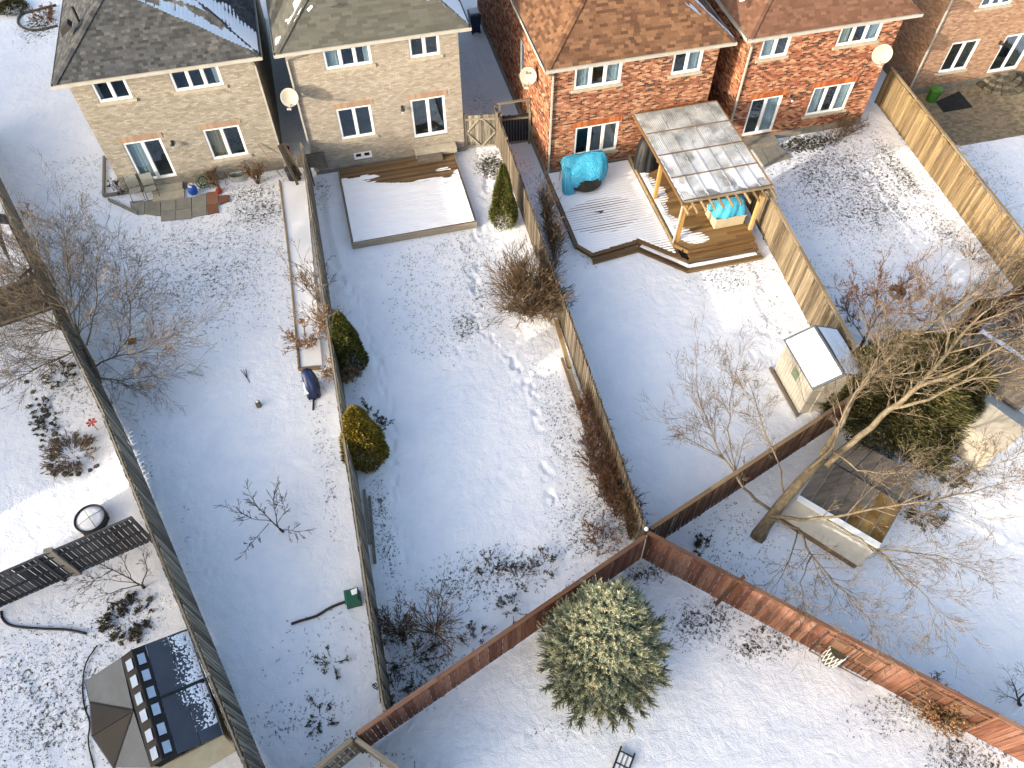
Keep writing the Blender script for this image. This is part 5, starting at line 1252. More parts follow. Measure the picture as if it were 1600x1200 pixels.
mb = MB(); mb.lathe((sx, sy, .815), [(.31, 0), (.27, .14), (.1, .24), (.02, .25)], 16); mb.build('lid', M['dark'], kb)
for a in (0, 2.1, 4.2):
    mb = MB(); mb.tube([(sx+.15*math.cos(a), sy+.15*math.sin(a), .58), (sx+.3*math.cos(a), sy+.3*math.sin(a), .06)], .014, 5); mb.build('leg', M['dark_metal'], kb)

# ------------------------------------------------------------------ white shed in the tarp yard
sh = thing('garden_shed', 'pale cream resin shed with snowy gable roof at the end of the sunlit fence', 'shed', (15, 13.1, 0))
sx0, sx1, sy0, sy1 = 14.05, 15.95, 12.15, 14.25; ez, rz = 1.85, 2.32; xm = (sx0+sx1)/2
n_ = 14
for xw in (sx0+.012, sx1-.035):
    mb = MB(); mb.box(xw, sy0+.01, 0, xw+.023, sy1-.01, ez-.01); wl_ = mb.build('side_wall', M['resin'], sh)
    for i in range(n_):   # planked side walls
        a = sy0+(sy1-sy0)*i/n_; b = sy0+(sy1-sy0)*(i+1)/n_-.012; xo = xw-.014 if xw < xm else xw+.025
        mb = MB(); mb.box(xo, a, .0, xo+.012, b, ez); mb.build('plank', M['resin'], wl_)
for yy in (sy0, sy1):
    mb = MB(); t = .04 if yy == sy1 else -.04
    P = [(sx0+.045, 0), (sx1-.045, 0), (sx1-.045, ez-.02), (xm, rz-.06), (sx0+.045, ez-.02)]
    k = len(mb.v); mb.v += [(p[0], yy, p[1]) for p in P]+[(p[0], yy-t, p[1]) for p in P]; mb.f += [(0, 1, 2, 3, 4), (9, 8, 7, 6, 5)]+[(i, (i+1) % 5, 5+(i+1) % 5, 5+i) for i in range(5)]
    mb.build('end_wall', M['resin'], sh)
for sx_ in (-1, 1):
    mb = MB(); e = sx0-.12 if sx_ < 0 else sx1+.12
    mb.slab([(e, sy0-.1, ez-.05), (e, sy1+.1, ez-.05), (xm, sy1+.1, rz), (xm, sy0-.1, rz)], .05); mb.build('roof', M['grey_panel'], sh)
lw = math.hypot(xm-sx0+.12, rz-ez+.05); ct, st_ = (xm-sx0+.12)/lw, (rz-ez+.05)/lw
snow_patch(sh, (sx0-.12, sy0-.1, ez-.045), (0, 1, 0), (ct, 0, st_), (-st_, 0, ct), lambda U, V: .03+.05*(fbm(U*1.4, V*1.4, 101, 3)-.5)-.2*((U < .09)|(U > 2.2)|(V < .08)), (0, 2.3), (0, lw-.03), .04, thick=.06)
snow_patch(sh, (sx1+.12, sy0-.1, ez-.045), (0, 1, 0), (-ct, 0, st_), (st_, 0, ct), lambda U, V: .03+.05*(fbm(U*1.4, V*1.4, 105, 3)-.5)-.2*((U < .09)|(U > 2.2)|(V < .08)), (0, 2.3), (0, lw-.03), .04, thick=.06)
mb = MB(); mb.box(sx0-.012, 13.0, .95, sx0-.002, 13.38, 1.4); mb.build('vent', M['sage'], sh)
mb = MB(); mb.box(xm-.55, sy0-.035, .05, xm-.01, sy0-.005, 1.75); mb.build('door', M['resin'], sh)
mb = MB(); mb.box(xm+.01, sy0-.035, .05, xm+.55, sy0-.005, 1.75); mb.build('door', M['resin'], sh)
mb = MB(); mb.box(xm-.06, sy0-.07, .8, xm+.06, sy0-.037, 1.1); mb.build('handle', M['dark'], sh)
mb = MB(); mb.box(sx0-.16, sy0-.1, -.02, sx0-.06, sy1+.1, .10); mb.build('base_rail', M['old_wood'], sh)

# plywood roofed shed below the tall tree
s2 = thing('garden_shed', 'low shed roofed in plywood boards with a pale metal slope, under the tall bare tree', 'shed', (*g(1310, 800), 0))
ZR = 1.05
def Vz(px, py, z): return Vector(g3(px, py, z))
LL, LR, UR, UL = Vz(1246, 778, ZR), Vz(1374, 854, ZR), Vz(1411, 789, .88), Vz(1288, 716, .88)
k = 7
for i in range(k):
    m_ = M['sunlit_board'] if i >= 5 else M['grey_board']; t0, t1 = i/k+.004, (i+1)/k-.004  # right-hand boards carry the painted sunlit tone, the rest stay grey
    for (f0, f1) in ((0, .5), (.505, 1)):
        mm = M['sunlit_board'] if (i == 4 and f0 == 0) else m_
        P = [LL.lerp(LR, t0).lerp(UL.lerp(UR, t0), f0), LL.lerp(LR, t1).lerp(UL.lerp(UR, t1), f0), LL.lerp(LR, t1).lerp(UL.lerp(UR, t1), f1), LL.lerp(LR, t0).lerp(UL.lerp(UR, t0), f1)]
        mb = MB(); mb.slab(P, .03); mb.build('roof_board', mm, s2)
    q = LL.lerp(LR, t1); q2 = UL.lerp(UR, t1); mb = MB(); mb.beam(q+Vector((0, 0, .014)), q2+Vector((0, 0, .014)), .035, .02); mb.build('batten', M['old_wood_x'], s2)
W0, W1 = Vz(1343, 886, .42), Vz(1217, 806, .42)
up_ = Vector((0, 0, .012))
mb = MB(); mb.slab([LL-up_, LR-up_, W0, W1], .035); mb.build('metal_roof', M['offwhite'], s2)
mb = MB(); mb.beam(LL+up_*3, LR+up_*3, .22, .03); mb.build('ridge_cap', M['white'], s2)
c_ = (LL+LR+UL+UR)/4
def wl2(a, b, top, m, k_=.06):
    a = a.lerp(c_, k_); b = b.lerp(c_, k_); mb = MB(); mb.beam(Vector((a.x, a.y, top/2)), Vector((b.x, b.y, top/2)), .05, top); mb.build('wall', m, s2)
wl2(W1, W0, .36, M['brown_wood_x']); wl2(W0, LR, .36, M['brown_wood_x']); wl2(LR, UR, .80, M['tan_wood_x']); wl2(UR, UL, .80, M['brown_wood_x']); wl2(UL, LL, .80, M['brown_wood_x']); wl2(LL, W1, .36, M['brown_wood_x'])
s3_ = thing('garden_platform', 'grey plywood platform joined behind the plywood roofed shed', 'platform', (*g(1360, 730), 0))
Q0, Q1, Q2, Q3 = Vz(1290, 714, .8), Vz(1412, 787, .8), Vz(1436, 740, .8), Vz(1328, 686, .8)
for i in range(6):
    t0, t1 = i/6+.006, (i+1)/6-.006; mb = MB(); mb.slab([Q0.lerp(Q1, t0), Q0.lerp(Q1, t1), Q3.lerp(Q2, t1), Q3.lerp(Q2, t0)], .03); mb.build('board', M['grey_board'], s3_)
cq = (Q0+Q1+Q2+Q3)/4
for q in (Q0, Q1, Q2, Q3):
    q = q.lerp(cq, .08); mb = MB(); mb.box(q.x-.05, q.y-.05, 0, q.x+.05, q.y+.05, .765); mb.build('leg', M['brown_wood'], s3_)

# pale sheds at the right edge
def gable(label, P, Q, wid, ez, rz, m_roof, m_roof2, m_wall, over=.1, slope_names=('roof', 'roof')):
    # ridge from P to Q (x, y)
    t = thing('garden_shed', label, 'shed', (P[0], P[1], 0)); P = Vector((P[0], P[1], rz)); Q = Vector((Q[0], Q[1], rz)); d = (Q-P).normalized(); n = Vector((-d.y, d.x, 0))*wid
    for s_, mm in ((1, m_roof), (-1, m_roof2)):
        mb = MB(); dn = n*s_+Vector((0, 0, ez-rz)); mb.slab([P, Q, Q+dn, P+dn], .04); mb.build('roof', mm, t)
    mb = MB()
    a, b = P+d*over, Q-d*over
    for s_ in (1, -1):
        k = n*s_*.93; mb.beam(Vector((a.x+k.x, a.y+k.y, ez/2)), Vector((b.x+k.x, b.y+k.y, ez/2)), .04, ez-.06)
    for e in (a, b):
        k = n*.9; mb.beam(Vector((e.x+k.x, e.y+k.y, ez/2)), Vector((e.x-k.x, e.y-k.y, ez/2)), .04, ez-.06)
    mb.build('wall', m_wall, t)
    return t, P, Q, n
gable('small shed with bright cream roof beside the conifer at the right edge', g(1527, 615, 2.0), g(1604, 672, 2.0), .95, 1.55, 2.0, M['offwhite'], M['resin'], M['resin'])
t_, P_, Q_, n_ = gable('tan roofed shed with a snow strip along its ridge at the right edge', g(1530, 520, 2.3), g(1640, 590, 2.3), 1.5, 1.75, 2.3, M['grey_board'], M['grey_board'], M['brown_wood_x'])
d_ = (Q_-P_).normalized()
snow_patch(t_, tuple(P_+Vector((0, 0, .005))), tuple(d_), tuple((n_.normalized()*1.0+Vector((0, 0, -.37))).normalized()), (0, 0, 1), lambda U, V: .06-.1*V*(1+fbm(U*2, V*2, 111, 3)), (0, (Q_-P_).length), (-.05, 1.3), .05, thick=.06)
tr = thing('metal_trellis', 'dark metal lattice trellis behind the conifer at the upper right', 'trellis', (*g(1500, 470), 0))
a = Vector(g3(1445, 520, 1.2)); b = Vector(g3(1512, 458, 1.2)); c = Vector(g3(1526, 468, 1.2))
for (p, q) in ((a, b), (b, c)):
    mb = MB(); mb.tube([p, q], .02, 5); mb.build('bar', M['dark_metal'], tr)
for i in range(9):
    p = a.lerp(b, i/8); mb = MB(); mb.tube([p, (p.x, p.y, 0)], .014, 5); mb.build('upright', M['dark_metal'], tr)
ptt = thing('timber_box', 'golden timber box open at the top where the two right fences meet', 'box', (*g(1535, 480), 0))
P4 = [g(1515, 478, 1.4), g(1530, 462, 1.4), g(1560, 478, 1.4), g(1545, 497, 1.4)]
for i in range(4):
    a, b = P4[i], P4[(i+1) % 4]
    mb = MB(); mb.beam((*a, .75), (*b, .75), .04, 1.3); mb.build('panel', M['cedar_x'], ptt)

# ------------------------------------------------------------------ gazebo lower left
gz = thing('gazebo', 'hard roofed gazebo with charcoal and grey panels and small skylights along its ridge', 'gazebo', (-8.2, 7, 0))
EZ, RZ = 1.95, 2.62
def G3(px, py, z): return Vector(g3(px, py, z))
R0, R1 = G3(206, 1015, RZ), G3(254, 1187, RZ)     # ridge
rd = (R1-R0).normalized(); rn = Vector((-rd.y, rd.x, 0)); rn = rn if rn.x > 0 else -rn
E0, E1 = G3(293, 982, EZ), G3(348, 1148, EZ)       # right eave
def lerp(a, b, t): return a+(b-a)*t
bandR = .2; midt = .51
def onslope(t, s): return lerp(lerp(R0, R1, t), lerp(E0, E1, t), s)
for t0, t1 in ((0, .497), (.513, 1)):
    mb = MB(); mb.slab([onslope(t0, .235), onslope(t1, .235), onslope(t1, .62), onslope(t0, .62)], .025); mb.build('roof_panel', M['charcoal_panel'], gz)
    mb = MB(); mb.slab([onslope(t0, .63), onslope(t1, .63), onslope(t1, 1.0), onslope(t0, 1.0)], .025); mb.build('roof_panel', M['charcoal_panel'], gz)
mb = MB(); mb.beam(onslope(.505, .22)+Vector((0, 0, .02)), onslope(.505, 1.0)+Vector((0, 0, .02)), .05, .05); mb.build('roof_rib', M['dark'], gz)
nb = (R1-R0).cross(E0-R0).normalized(); nb = nb if nb.z > 0 else -nb
LE0, LE1 = G3(133, 1064, EZ), G3(178, 1200, EZ)
Lap = G3(208, 1110, RZ-.18); La = G3(141, 1098, EZ); Lb = G3(144, 1149, EZ); L0 = G3(189, 1027, RZ-.13); L1 = G3(236, 1199, RZ-.13)
for side in (0, 1):
    for i in range(6):
        tt = (.07, .225, .385, .54, .715, .87)[i]
        if side == 0: ln = lambda t, s: onslope(t, .03+.19*s)
        else: ln = lambda t, s: lerp(lerp(R0, R1, t), lerp(L0, L1, t), .1+.8*s)
        P = [ln(tt, .15), ln(tt+.095, .15), ln(tt+.095, .8), ln(tt, .8)]
        mb = MB(); mb.slab([p+Vector((0, 0, .035)) for p in P], .012); mb.build('skylight_pane', M['skylight'], gz)
mb = MB(); mb.slab([onslope(0, 0), onslope(1, 0), onslope(1, .228), onslope(0, .228)], .03); mb.build('ridge_panel', M['brown_panel'], gz)
mb = MB(); mb.slab([R0, R1, L1, L0], .03); mb.build('ridge_panel', M['brown_panel'], gz)
mb = MB(); mb.tube([R0+Vector((0, 0, .01)), R1+Vector((0, 0, .01))], .03, 6); mb.build('ridge_cap', M['brown_panel'], gz)
for P, m_ in (([L0, LE0, La, Lap], 'grey_panel'), ([Lap, La, Lb], 'brown_panel'), ([Lap, Lb, LE1], 'brown_panel'), ([Lap, LE1, L1], 'grey_panel')):
    mb = MB(); c_ = sum(P, Vector())/len(P); mb.slab([c_+(p-c_)*.992 for p in P], .025); mb.build('roof_panel', M[m_], gz)
for p in (La, Lb, LE1): 
    mb = MB(); mb.beam(Lap+Vector((0, 0, .015)), p+Vector((0, 0, .015)), .045, .03); mb.build('roof_rib', M['brown_panel'], gz)
Fz = G3(366, 1164, EZ-.05)
ring = [L0+Vector((0,0,-.5)), LE0, La, Lb, LE1, L1+Vector((0,0,-.5)), E1, E0]
for a, b in ((LE0, La), (La, Lb), (Lb, LE1), (E0, E1)):
    mb = MB(); a2 = Vector((a.x, a.y, EZ-.05)); b2 = Vector((b.x, b.y, EZ-.05)); mb.beam(a2, b2, .05, .1); mb.build('gutter', M['grey_panel'], gz)
def wallv(a, b, inset, par, m):
    c_ = Vector((-8.2, 7, 0)); a = Vector((a.x, a.y, 0)); b = Vector((b.x, b.y, 0)); a = a+(c_-a)*inset; b = b+(c_-b)*inset
    mb = MB(); mb.beam(a+Vector((0, 0, (EZ-.12)/2)), b+Vector((0, 0, (EZ-.12)/2)), .05, EZ-.12); mb.build('wall', m, par)
pts_ = [E0, L0, LE0, La, Lb, LE1, L1, E1]
for a, b in zip(pts_, pts_[1:]+pts_[:1]): wallv(a, b, .05, gz, M['cream'])
# cream front verandah roof
F0 = L1+Vector((0, 0, -.35)); F1 = E1+Vector((0, 0, -.03)); out_ = rd*.62
mb = MB(); mb.slab([lerp(F0, F1, .0), F1, F1+out_*.55+Vector((.18, -.1, -.2)), F0+out_+Vector((0, 0, -.2))], .04); mb.build('front_panel', M['cream'], gz)
def s_gz(U, V):
    n = fbm(U*2.4, V*2.4, 121, 5); n2 = fbm(U*26, V*26, 125, 3); w_ = V-.95-.22*(n-.5)*2-.25*np.abs(np.sin(U*1.95))
    return .030*np.clip(w_*2.2, -1, .35)+.075*(n2-.52)-.2*((np.abs(U-1.6) < .05)|(U < .06))
eu = (E1-E0).normalized(); ev = (E0-R0); lv = ev.length; ev = ev.normalized(); 
snow_patch(gz, tuple(R0+nb*.004), tuple(rd), tuple(ev), tuple(nb), s_gz, (0, (R1-R0).length-.25), (.35, lv), .0125, thick=.012)
tb_ = thing('white_tube', 'white plastic tube leaning on the left fence beside the gazebo', 'tube', (*g(335, 1080, 1.6), 0))
mb = MB(); mb.tube([g3(314, 1030, 1.95), g3(336, 1085, 1.9), g3(352, 1112, 1.85)], .05, 8); mb.build('tube', M['white'], tb_)
mb = MB(); mb.tube([g3(354, 1114, 1.85), g3(375, 1160, 1.8)], .03, 8); mb.build('tube', M['white'], tb_)
# hose lines
def line_obj(name, label, cat, pix, r, m, n=6, z=.04):
    P = [g(*p, z) for p in pix]; Q = []
    for i in range(len(P)-1):
        p0 = P[max(i-1, 0)]; p1 = P[i]; p2 = P[i+1]; p3 = P[min(i+2, len(P)-1)]
        for k in range(4):
            t = k/4; f = lambda a, b, c, d: .5*((2*b)+(-a+c)*t+(2*a-5*b+4*c-d)*t*t+(-a+3*b-3*c+d)*t**3)
            Q.append((f(p0[0], p1[0], p2[0], p3[0]), f(p0[1], p1[1], p2[1], p3[1])))
    Q.append(P[-1]); mb = MB(); mb.tube([(x, y, z+rng.uniform(-.005, .01)) for x, y in Q], r, n); return tag(mb.build(name, m, None, smooth=True, kind='thing'), label, cat)
line_obj('garden_edging', 'thin black plastic edging curving from the short fence to the leafy bed', 'edging', [(2, 955), (5, 968), (20, 978), (60, 982), (105, 984), (135, 990)], .04, M['dark'])
line_obj('garden_hose', 'dark hose line curving round the left side of the gazebo', 'hose', [(152, 1008), (135, 1035), (129, 1070), (132, 1105), (140, 1128), (138, 1160), (147, 1200)], .022, M['dark'])
line_obj('garden_edging', 'curved stone edging of the garden bed at the top left corner', 'edging', [(88, 8), (60, 15), (35, 22), (28, 35), (40, 45), (60, 47), (90, 40)], .07, M['rock'])
line_obj('garden_edging', 'thin low branch edging left of the green compost bin', 'edging', [(455, 975), (470, 970), (495, 962), (515, 950), (540, 940), (562, 933)], .045, M['twig_dark'])

# fire pit
fx, fy = g(147, 816)
fp = thing('fire_pit', 'round black fire pit with snow under its crossed wire lid', 'fire pit', (fx, fy, 0))
mb = MB(); mb.lathe((fx, fy, 0), [(.42, 0), (.50, .05), (.50, .30), (.47, .30), (.46, .06), (.3, .05)], 28); mb.build('drum', M['dark'], fp)
mb = MB(); mb.tube([(fx+.49*math.cos(i*math.pi/16), fy+.49*math.sin(i*math.pi/16), .33) for i in range(33)], .028, 6, False); mb.build('rim', M['dark_metal'], fp)
mb = MB(); mb.lathe((fx, fy, .2), [(.47, 0), (.45, .1), (.3, .14), (.02, .155)], 24); mb.build('snow_patch', M['snow'], fp, smooth=True)
mb = MB()
for a in (.5, 2.07): mb.tube([(fx-.47*math.cos(a), fy-.47*math.sin(a), .35), (fx, fy, .40), (fx+.47*math.cos(a), fy+.47*math.sin(a), .35)], .009, 5)
mb.build('wire_lid', M['dark_metal'], fp)
for i in range(6):
    a = i*math.pi/3; mb = MB(); mb.box(fx+.47*math.cos(a)-.04, fy+.47*math.sin(a)-.04, 0, fx+.47*math.cos(a)+.04, fy+.47*math.sin(a)+.04, .12); mb.build('foot', M['dark_metal'], fp)
pl_ = thing('fence_post', 'dark post top rising above the short fence by the fire pit', 'post', (*g(85, 885), 0))
q = g(78, 862, 1.85); mb = MB(); mb.box(q[0]-.12, q[1]-.06, 0, q[0]+.12, q[1]+.06, 2.0); mb.build('post', M['moss_wood'], pl_)
# blue covered mower by the strip bed
bxm, bym = g(490, 612)
bm2 = thing('covered_mower', 'upright mower under a navy and pale blue cover against the narrow fence', 'mower', (bxm, bym, 0))
mb = blob('', '', '', [(bxm-.05, bym+.35, .95, .10, .07, 2.4), (bxm-.04, bym+.28, .9, .2, .14, 2.6), (bxm, bym+.1, .6, .24, .26, 2.6), (bxm, bym, .25, .26, .36, 3), (bxm, bym, .03, .26, .38, 3)], None, seed=22, n=28, fold=.08)
mb.build('cover', M['navy_plastic'], bm2, smooth=True)
mb = MB(); mb.slab([(bxm-.30, bym-.3, .30), (bxm-.24, bym+.15, .72), (bxm-.12, bym+.15, .76), (bxm-.14, bym-.32, .36)], .03); mb.build('cover_stripe', M['skylight'], bm2)
mb = MB(); mb.tube([(bxm-.02, bym-.35, .1), (bxm-.1, bym-.85, .03)], .035, 6); mb.build('handle', M['dark'], bm2)
for o in (-.18, .18):
    mb = MB(); mb.lathe((bxm+o, bym-.3, .1), [(.1, -.025), (.1, .025)], 12, Matrix.Rotation(math.pi/2, 3, 'Y')); mb.build('wheel', M['dark'], bm2)
# compost bin
cx, cy = g(553, 938)
cb = thing('compost_bin', 'green square compost bin touching the narrow fence', 'bin', (cx, cy, 0))
mb = MB(); mb.hexa([(cx-.24, cy-.24, 0), (cx+.24, cy-.24, 0), (cx+.24, cy+.24, 0), (cx-.24, cy+.24, 0), (cx-.2, cy-.2, .42), (cx+.2, cy-.2, .42), (cx+.2, cy+.2, .42), (cx-.2, cy+.2, .42)]); mb.build('body', M['green_plastic'], cb)
mb = MB(); mb.hexa([(cx-.23, cy-.23, .423), (cx+.23, cy-.23, .423), (cx+.23, cy+.23, .423), (cx-.23, cy+.23, .423), (cx-.17, cy-.17, .48), (cx+.17, cy-.17, .48), (cx+.17, cy+.17, .48), (cx-.17, cy+.17, .48)]); mb.build('lid', M['green_plastic'], cb)
mb = MB(); mb.prism([(cx+.02, cy-.02), (cx+.18, cy), (cx+.2, cy+.18), (cx, cy+.15)], .482, .51); mb.build('snow_patch', M['snow'], cb)
# bird feeder on a pole by the left tree
fx2, fy2 = g(211, 540)
bf = thing('bird_feeder', 'small orange square bird feeder on a pole right of the left bare tree', 'bird feeder', (fx2, fy2, 0))
mb = MB(); mb.tube([(fx2, fy2, 0), (fx2, fy2, .25)], .02, 6); mb.build('pole', M['old_wood'], bf)
mb = MB(); mb.box(fx2-.15, fy2-.15, .25, fx2+.15, fy2+.15, .29); mb.build('tray', M['tan_wood'], bf)
mb = MB(); mb.lathe((fx2, fy2, .292), [(.11, 0), (.13, .06), (.05, .12)], 10); mb.build('seed_dome', M['orange'], bf)
qx, qy = g(153, 672)
ro = thing('garden_ornament', 'small orange-red flower ornament against the left fence above the fire pit', 'ornament', (qx, qy, 0))
mb = MB(); mb.tube([(qx, qy, 0), (qx, qy, .5)], .012, 5); mb.build('stem', M['dark_metal'], ro)
for i in range(6):
    a = i*math.pi/3; mb = MB(); mb.slab([(qx, qy, .5), (qx+.16*math.cos(a-.35), qy+.16*math.sin(a-.35), .54), (qx+.2*math.cos(a), qy+.2*math.sin(a), .53), (qx+.16*math.cos(a+.35), qy+.16*math.sin(a+.35), .54)], .012); mb.build('petal', M['red_plastic'], ro)
# stump / boot brush in the second yard
qx, qy = g(405, 634)
bt = thing('stump', 'short dark round stump standing alone in the smooth snow', 'stump', (qx, qy, 0))
mb = MB(); mb.lathe((qx, qy, 0), [(.11, 0), (.10, .16), (.09, .27), (.05, .28)], 12); mb.build('trunk', M['bark'], bt)
mb = MB(); mb.lathe((qx-.01, qy+.01, .281), [(.06, 0), (.03, .02)], 8); mb.build('snow_patch', M['snow'], bt)
# small lean-to with snowy roof at the left edge
ls = thing('lean_to', 'dark lean-to with flat snowy roof against the left fence at the picture edge', 'shed', (*g(15, 400), 0))
P = [g3(-30, 330, 1.7), g3(10, 335, 1.7), g3(49, 419, 1.7), g3(30, 436, 1.7), g3(-30, 425, 1.7)]
mb = MB(); mb.slab([P[0], P[1], P[2], P[3]], .06); mb.build('roof', M['dark'], ls)
mb = MB(); mb.slab([Vector(p)+Vector((0, 0, .035)) for p in (g3(-2, 350, 1.7), g3(14, 352, 1.7), g3(47, 418, 1.7), g3(30, 432, 1.7), g3(22, 424, 1.7))], .03); mb.build('snow_patch', M['snow'], ls)
for p in ((P[1]), (P[2]), (P[3])):
    mb = MB(); mb.box(p[0]-.04-.1, p[1]-.04, 0, p[0]+.04-.1, p[1]+.04, 1.62); mb.build('post', M['dark'], ls)
# half buried folding bench frame at the bottom
lc = thing('folded_chair', 'snow covered grey slatted chair lying in front of the blue spruce', 'chair', (*g(975, 1185), 0))
a, b = Vector(g3(971, 1166, .12)), Vector(g3(950, 1222, .1)); c, d = Vector(g3(992, 1177, .12)), Vector(g3(972, 1232, .1))
for p, q in ((a, b), (c, d)):
    mb = MB(); mb.beam(p, q, .05, .05); mb.build('side_rail', M['dark_metal'], lc)
for t in (.12, .45, .8):
    mb = MB(); mb.beam(a.lerp(b, t), c.lerp(d, t), .035, .03); mb.build('crossbar', M['dark_metal'], lc)
for s_ in (.35, .65):
    mb = MB(); mb.beam(a.lerp(c, s_).lerp(b.lerp(d, s_), .13), a.lerp(c, s_).lerp(b.lerp(d, s_), .8), .05, .02); mb.build('slat', M['grey_fabric'], lc)
mb = MB(); mb.slab([a.lerp(b, .15)+Vector((0, 0, .0)), c.lerp(d, .15), c.lerp(d, .9), a.lerp(b, .9)], .03); mb.build('snow_patch', M['snow'], lc)
# loose timbers along the hedge fence
lt = thing('stacked_timbers', 'long weathered timbers lying along the fence beside the brown hedges', 'timbers', (*g(880, 520), 0))
for (p, q, w_, m_) in (((868, 500), (890, 575), .16, 'tan_wood_x'), ((890, 578), (915, 655), .14, 'old_wood_x'), ((878, 560), (905, 640), .1, 'brown_wood_x')):
    mb = MB(); mb.beam(g3(*p, .3), g3(*q, .25), w_, .12); mb.build('timber', M[m_], lt)
lt2 = thing('stacked_timbers', 'two pale poles lying along the narrow fence below the golden cedar', 'timbers', (*g(585, 800), 0))
for (p, q) in (((569, 765), (578, 850)), ((577, 775), (586, 880))):
    mb = MB(); mb.beam(g3(*p, .12), g3(*q, .10), .09, .06); mb.build('pole', M['old_wood_x'], lt2)
# rocks of the left bed
rx_ = [(45, 600), (50, 615), (57, 622), (62, 632), (70, 640), (74, 652), (80, 660), (84, 675), (86, 690), (84, 703), (80, 715), (78, 728), (86, 736), (98, 741), (112, 742), (124, 738), (138, 735), (150, 730)]
for i, (px, py) in enumerate(rx_):
    x, y = g(px+rng.uniform(-4, 4), py+rng.uniform(-3, 3)); r = rng.uniform(.07, .14); mb = MB(); k = 9
    mb.lathe((x, y, -.03), [(r, 0), (r*rng.uniform(.9, 1.1), r*.4), (r*.7, r*.75), (r*.2, r*.9)], k)
    mb.v = [(a+rng.uniform(-.03, .03), b+rng.uniform(-.03, .03), c+rng.uniform(-.015, .015)) for a, b, c in mb.v]
    tag(mb.build('rock', M['rock'], None, kind='thing'), 'rough grey-brown rock in the curved row edging the left garden bed', 'rock', 'rocks edging the left garden bed')

# trellis panels on the red fence
fp0 = Vector((6.52, 8.38, 0)); fp1 = Vector((15.6, -.75, 0)); fd = (fp1-fp0).normalized(); fn = Vector((fd.y, -fd.x, 0)); fn = fn if fn.y < 0 else -fn
def fence_s(px, py): 
    p = Vector((*g(px, py, 1.0), 0)); return (p-fp0).dot(fd)
for i, (px, w_, lab) in enumerate((((1305, 1015), .95, 'first trellis panel on the red fence, nearest the spruce, left of the lattice pot'), ((1348, 1035), .95, 'second trellis panel on the red fence, right of the lattice pot'), ((1452, 1082), 1.0, 'third trellis panel on the red fence, behind the round brown bush'), ((1505, 1105), .9, 'last trellis panel on the red fence, right of the round brown bush'))):
    s0 = fence_s(*px)-w_/2; T = thing('trellis', lab, 'trellis', tuple(fp0+fd*s0+fn*.12), 'trellis panels on the red fence')
    def q(u, z, o=.10): v = fp0+fd*(s0+u)+fn*(o-.02+.04*(1-z/1.8)); return Vector((v.x, v.y, z))
    for u in (0, w_): mb = MB(); mb.beam(q(u, .05), q(u, 1.75), .04, .03, tuple(fn)); mb.build('upright', M['brown_wood'], T)
    for z in (.1, .75, 1.7): mb = MB(); mb.beam(q(.02, z, .125), q(w_-.02, z, .125), .04, .025, tuple(fn)); mb.build('crossbar', M['brown_wood_x'], T)
    for k in range(1, 6): mb = MB(); mb.beam(q(w_*k/6, .12, .075), q(w_*k/6, .74, .075), .025, .015, tuple(fn)); mb.build('slat', M['brown_wood'], T)
    for u in (.25, .75): mb = MB(); mb.beam(q(w_*u, .77, .075), q(w_*u, 1.68, .075), .025, .015, tuple(fn)); mb.build('slat', M['brown_wood'], T)
    mb = MB(); mb.slab([q(w_*.32, .95, .08), q(w_*.68, .95, .08), q(w_*.68, 1.5, .08), q(w_*.32, 1.5, .08)], .02); mb.build('centre_panel', M['brown_wood'], T)
pxp, pyp = g(1297, 1030)
lp = thing('lattice_planter', 'snow flecked white lattice planter with dead stalks against the red fence', 'planter', (pxp, pyp, 0))
mb = MB(); pxp -= .05
for k in range(14):
    for sgn in (1, -1):
        pts = [(pxp+.26*math.cos(k*math.pi/7+sgn*t*.5), pyp+.26*math.sin(k*math.pi/7+sgn*t*.5), .1+.85*t) for t in (0, .25, .5, .75, 1)]; mb.tube(pts, .016, 4)
mb.build('lattice', M['white'], lp)
mb = MB(); mb.lathe((pxp, pyp, .0), [(.24, 0), (.24, .9)], 12); mb.build('core', M['leaf_dark'], lp)
lo_ = thing('fence_plank', 'loose dark plank standing against the red fence near the corner post', 'plank', (9.0, 5.6, 0))
s_ = fence_s(1135, 905); a = fp0+fd*s_+fn*.16; b = fp0+fd*(s_+.35)-fn*.02
mb = MB(); mb.beam((a.x, a.y-.1, .0), (b.x, b.y+.0, 2.25), .12, .03); mb.build('board', M['brown_wood'], lo_)

# ------------------------------------------------------------------ trees and shrubs
def segs_mesh(name, segs, m, parent, kind='stuff', n=3):
    S = np.array([(*a, *b, r0, r1) for a, b, r0, r1 in segs]); A_ = S[:, :3]; B_ = S[:, 3:6]; d = B_-A_; Ln = np.linalg.norm(d, axis=1, keepdims=True)+1e-9; d = d/Ln
    ref = np.where(np.abs(d[:, 2:3]) > .9, np.array([[1., 0, 0]]), np.array([[0, 0, 1.]])); x = np.cross(d, ref); x /= np.linalg.norm(x, axis=1, keepdims=True)+1e-9; y = np.cross(d, x)
    V = []
    for P, r in ((A_, S[:, 6:7]), (B_, S[:, 7:8])):
        for j in range(n):
            a = 2*math.pi*j/n; V.append(P+x*(r*math.cos(a))+y*(r*math.sin(a)))
    V = np.stack(V, 1); F = []
    for j in range(n): F.append((j, (j+1) % n, n+(j+1) % n, n+j))
    F = (np.array(F)[None]+2*n*np.arange(len(S))[:, None, None]).reshape(-1, 4)
    return mesh_obj(name, V.reshape(-1, 3), F, m, parent, False, kind)
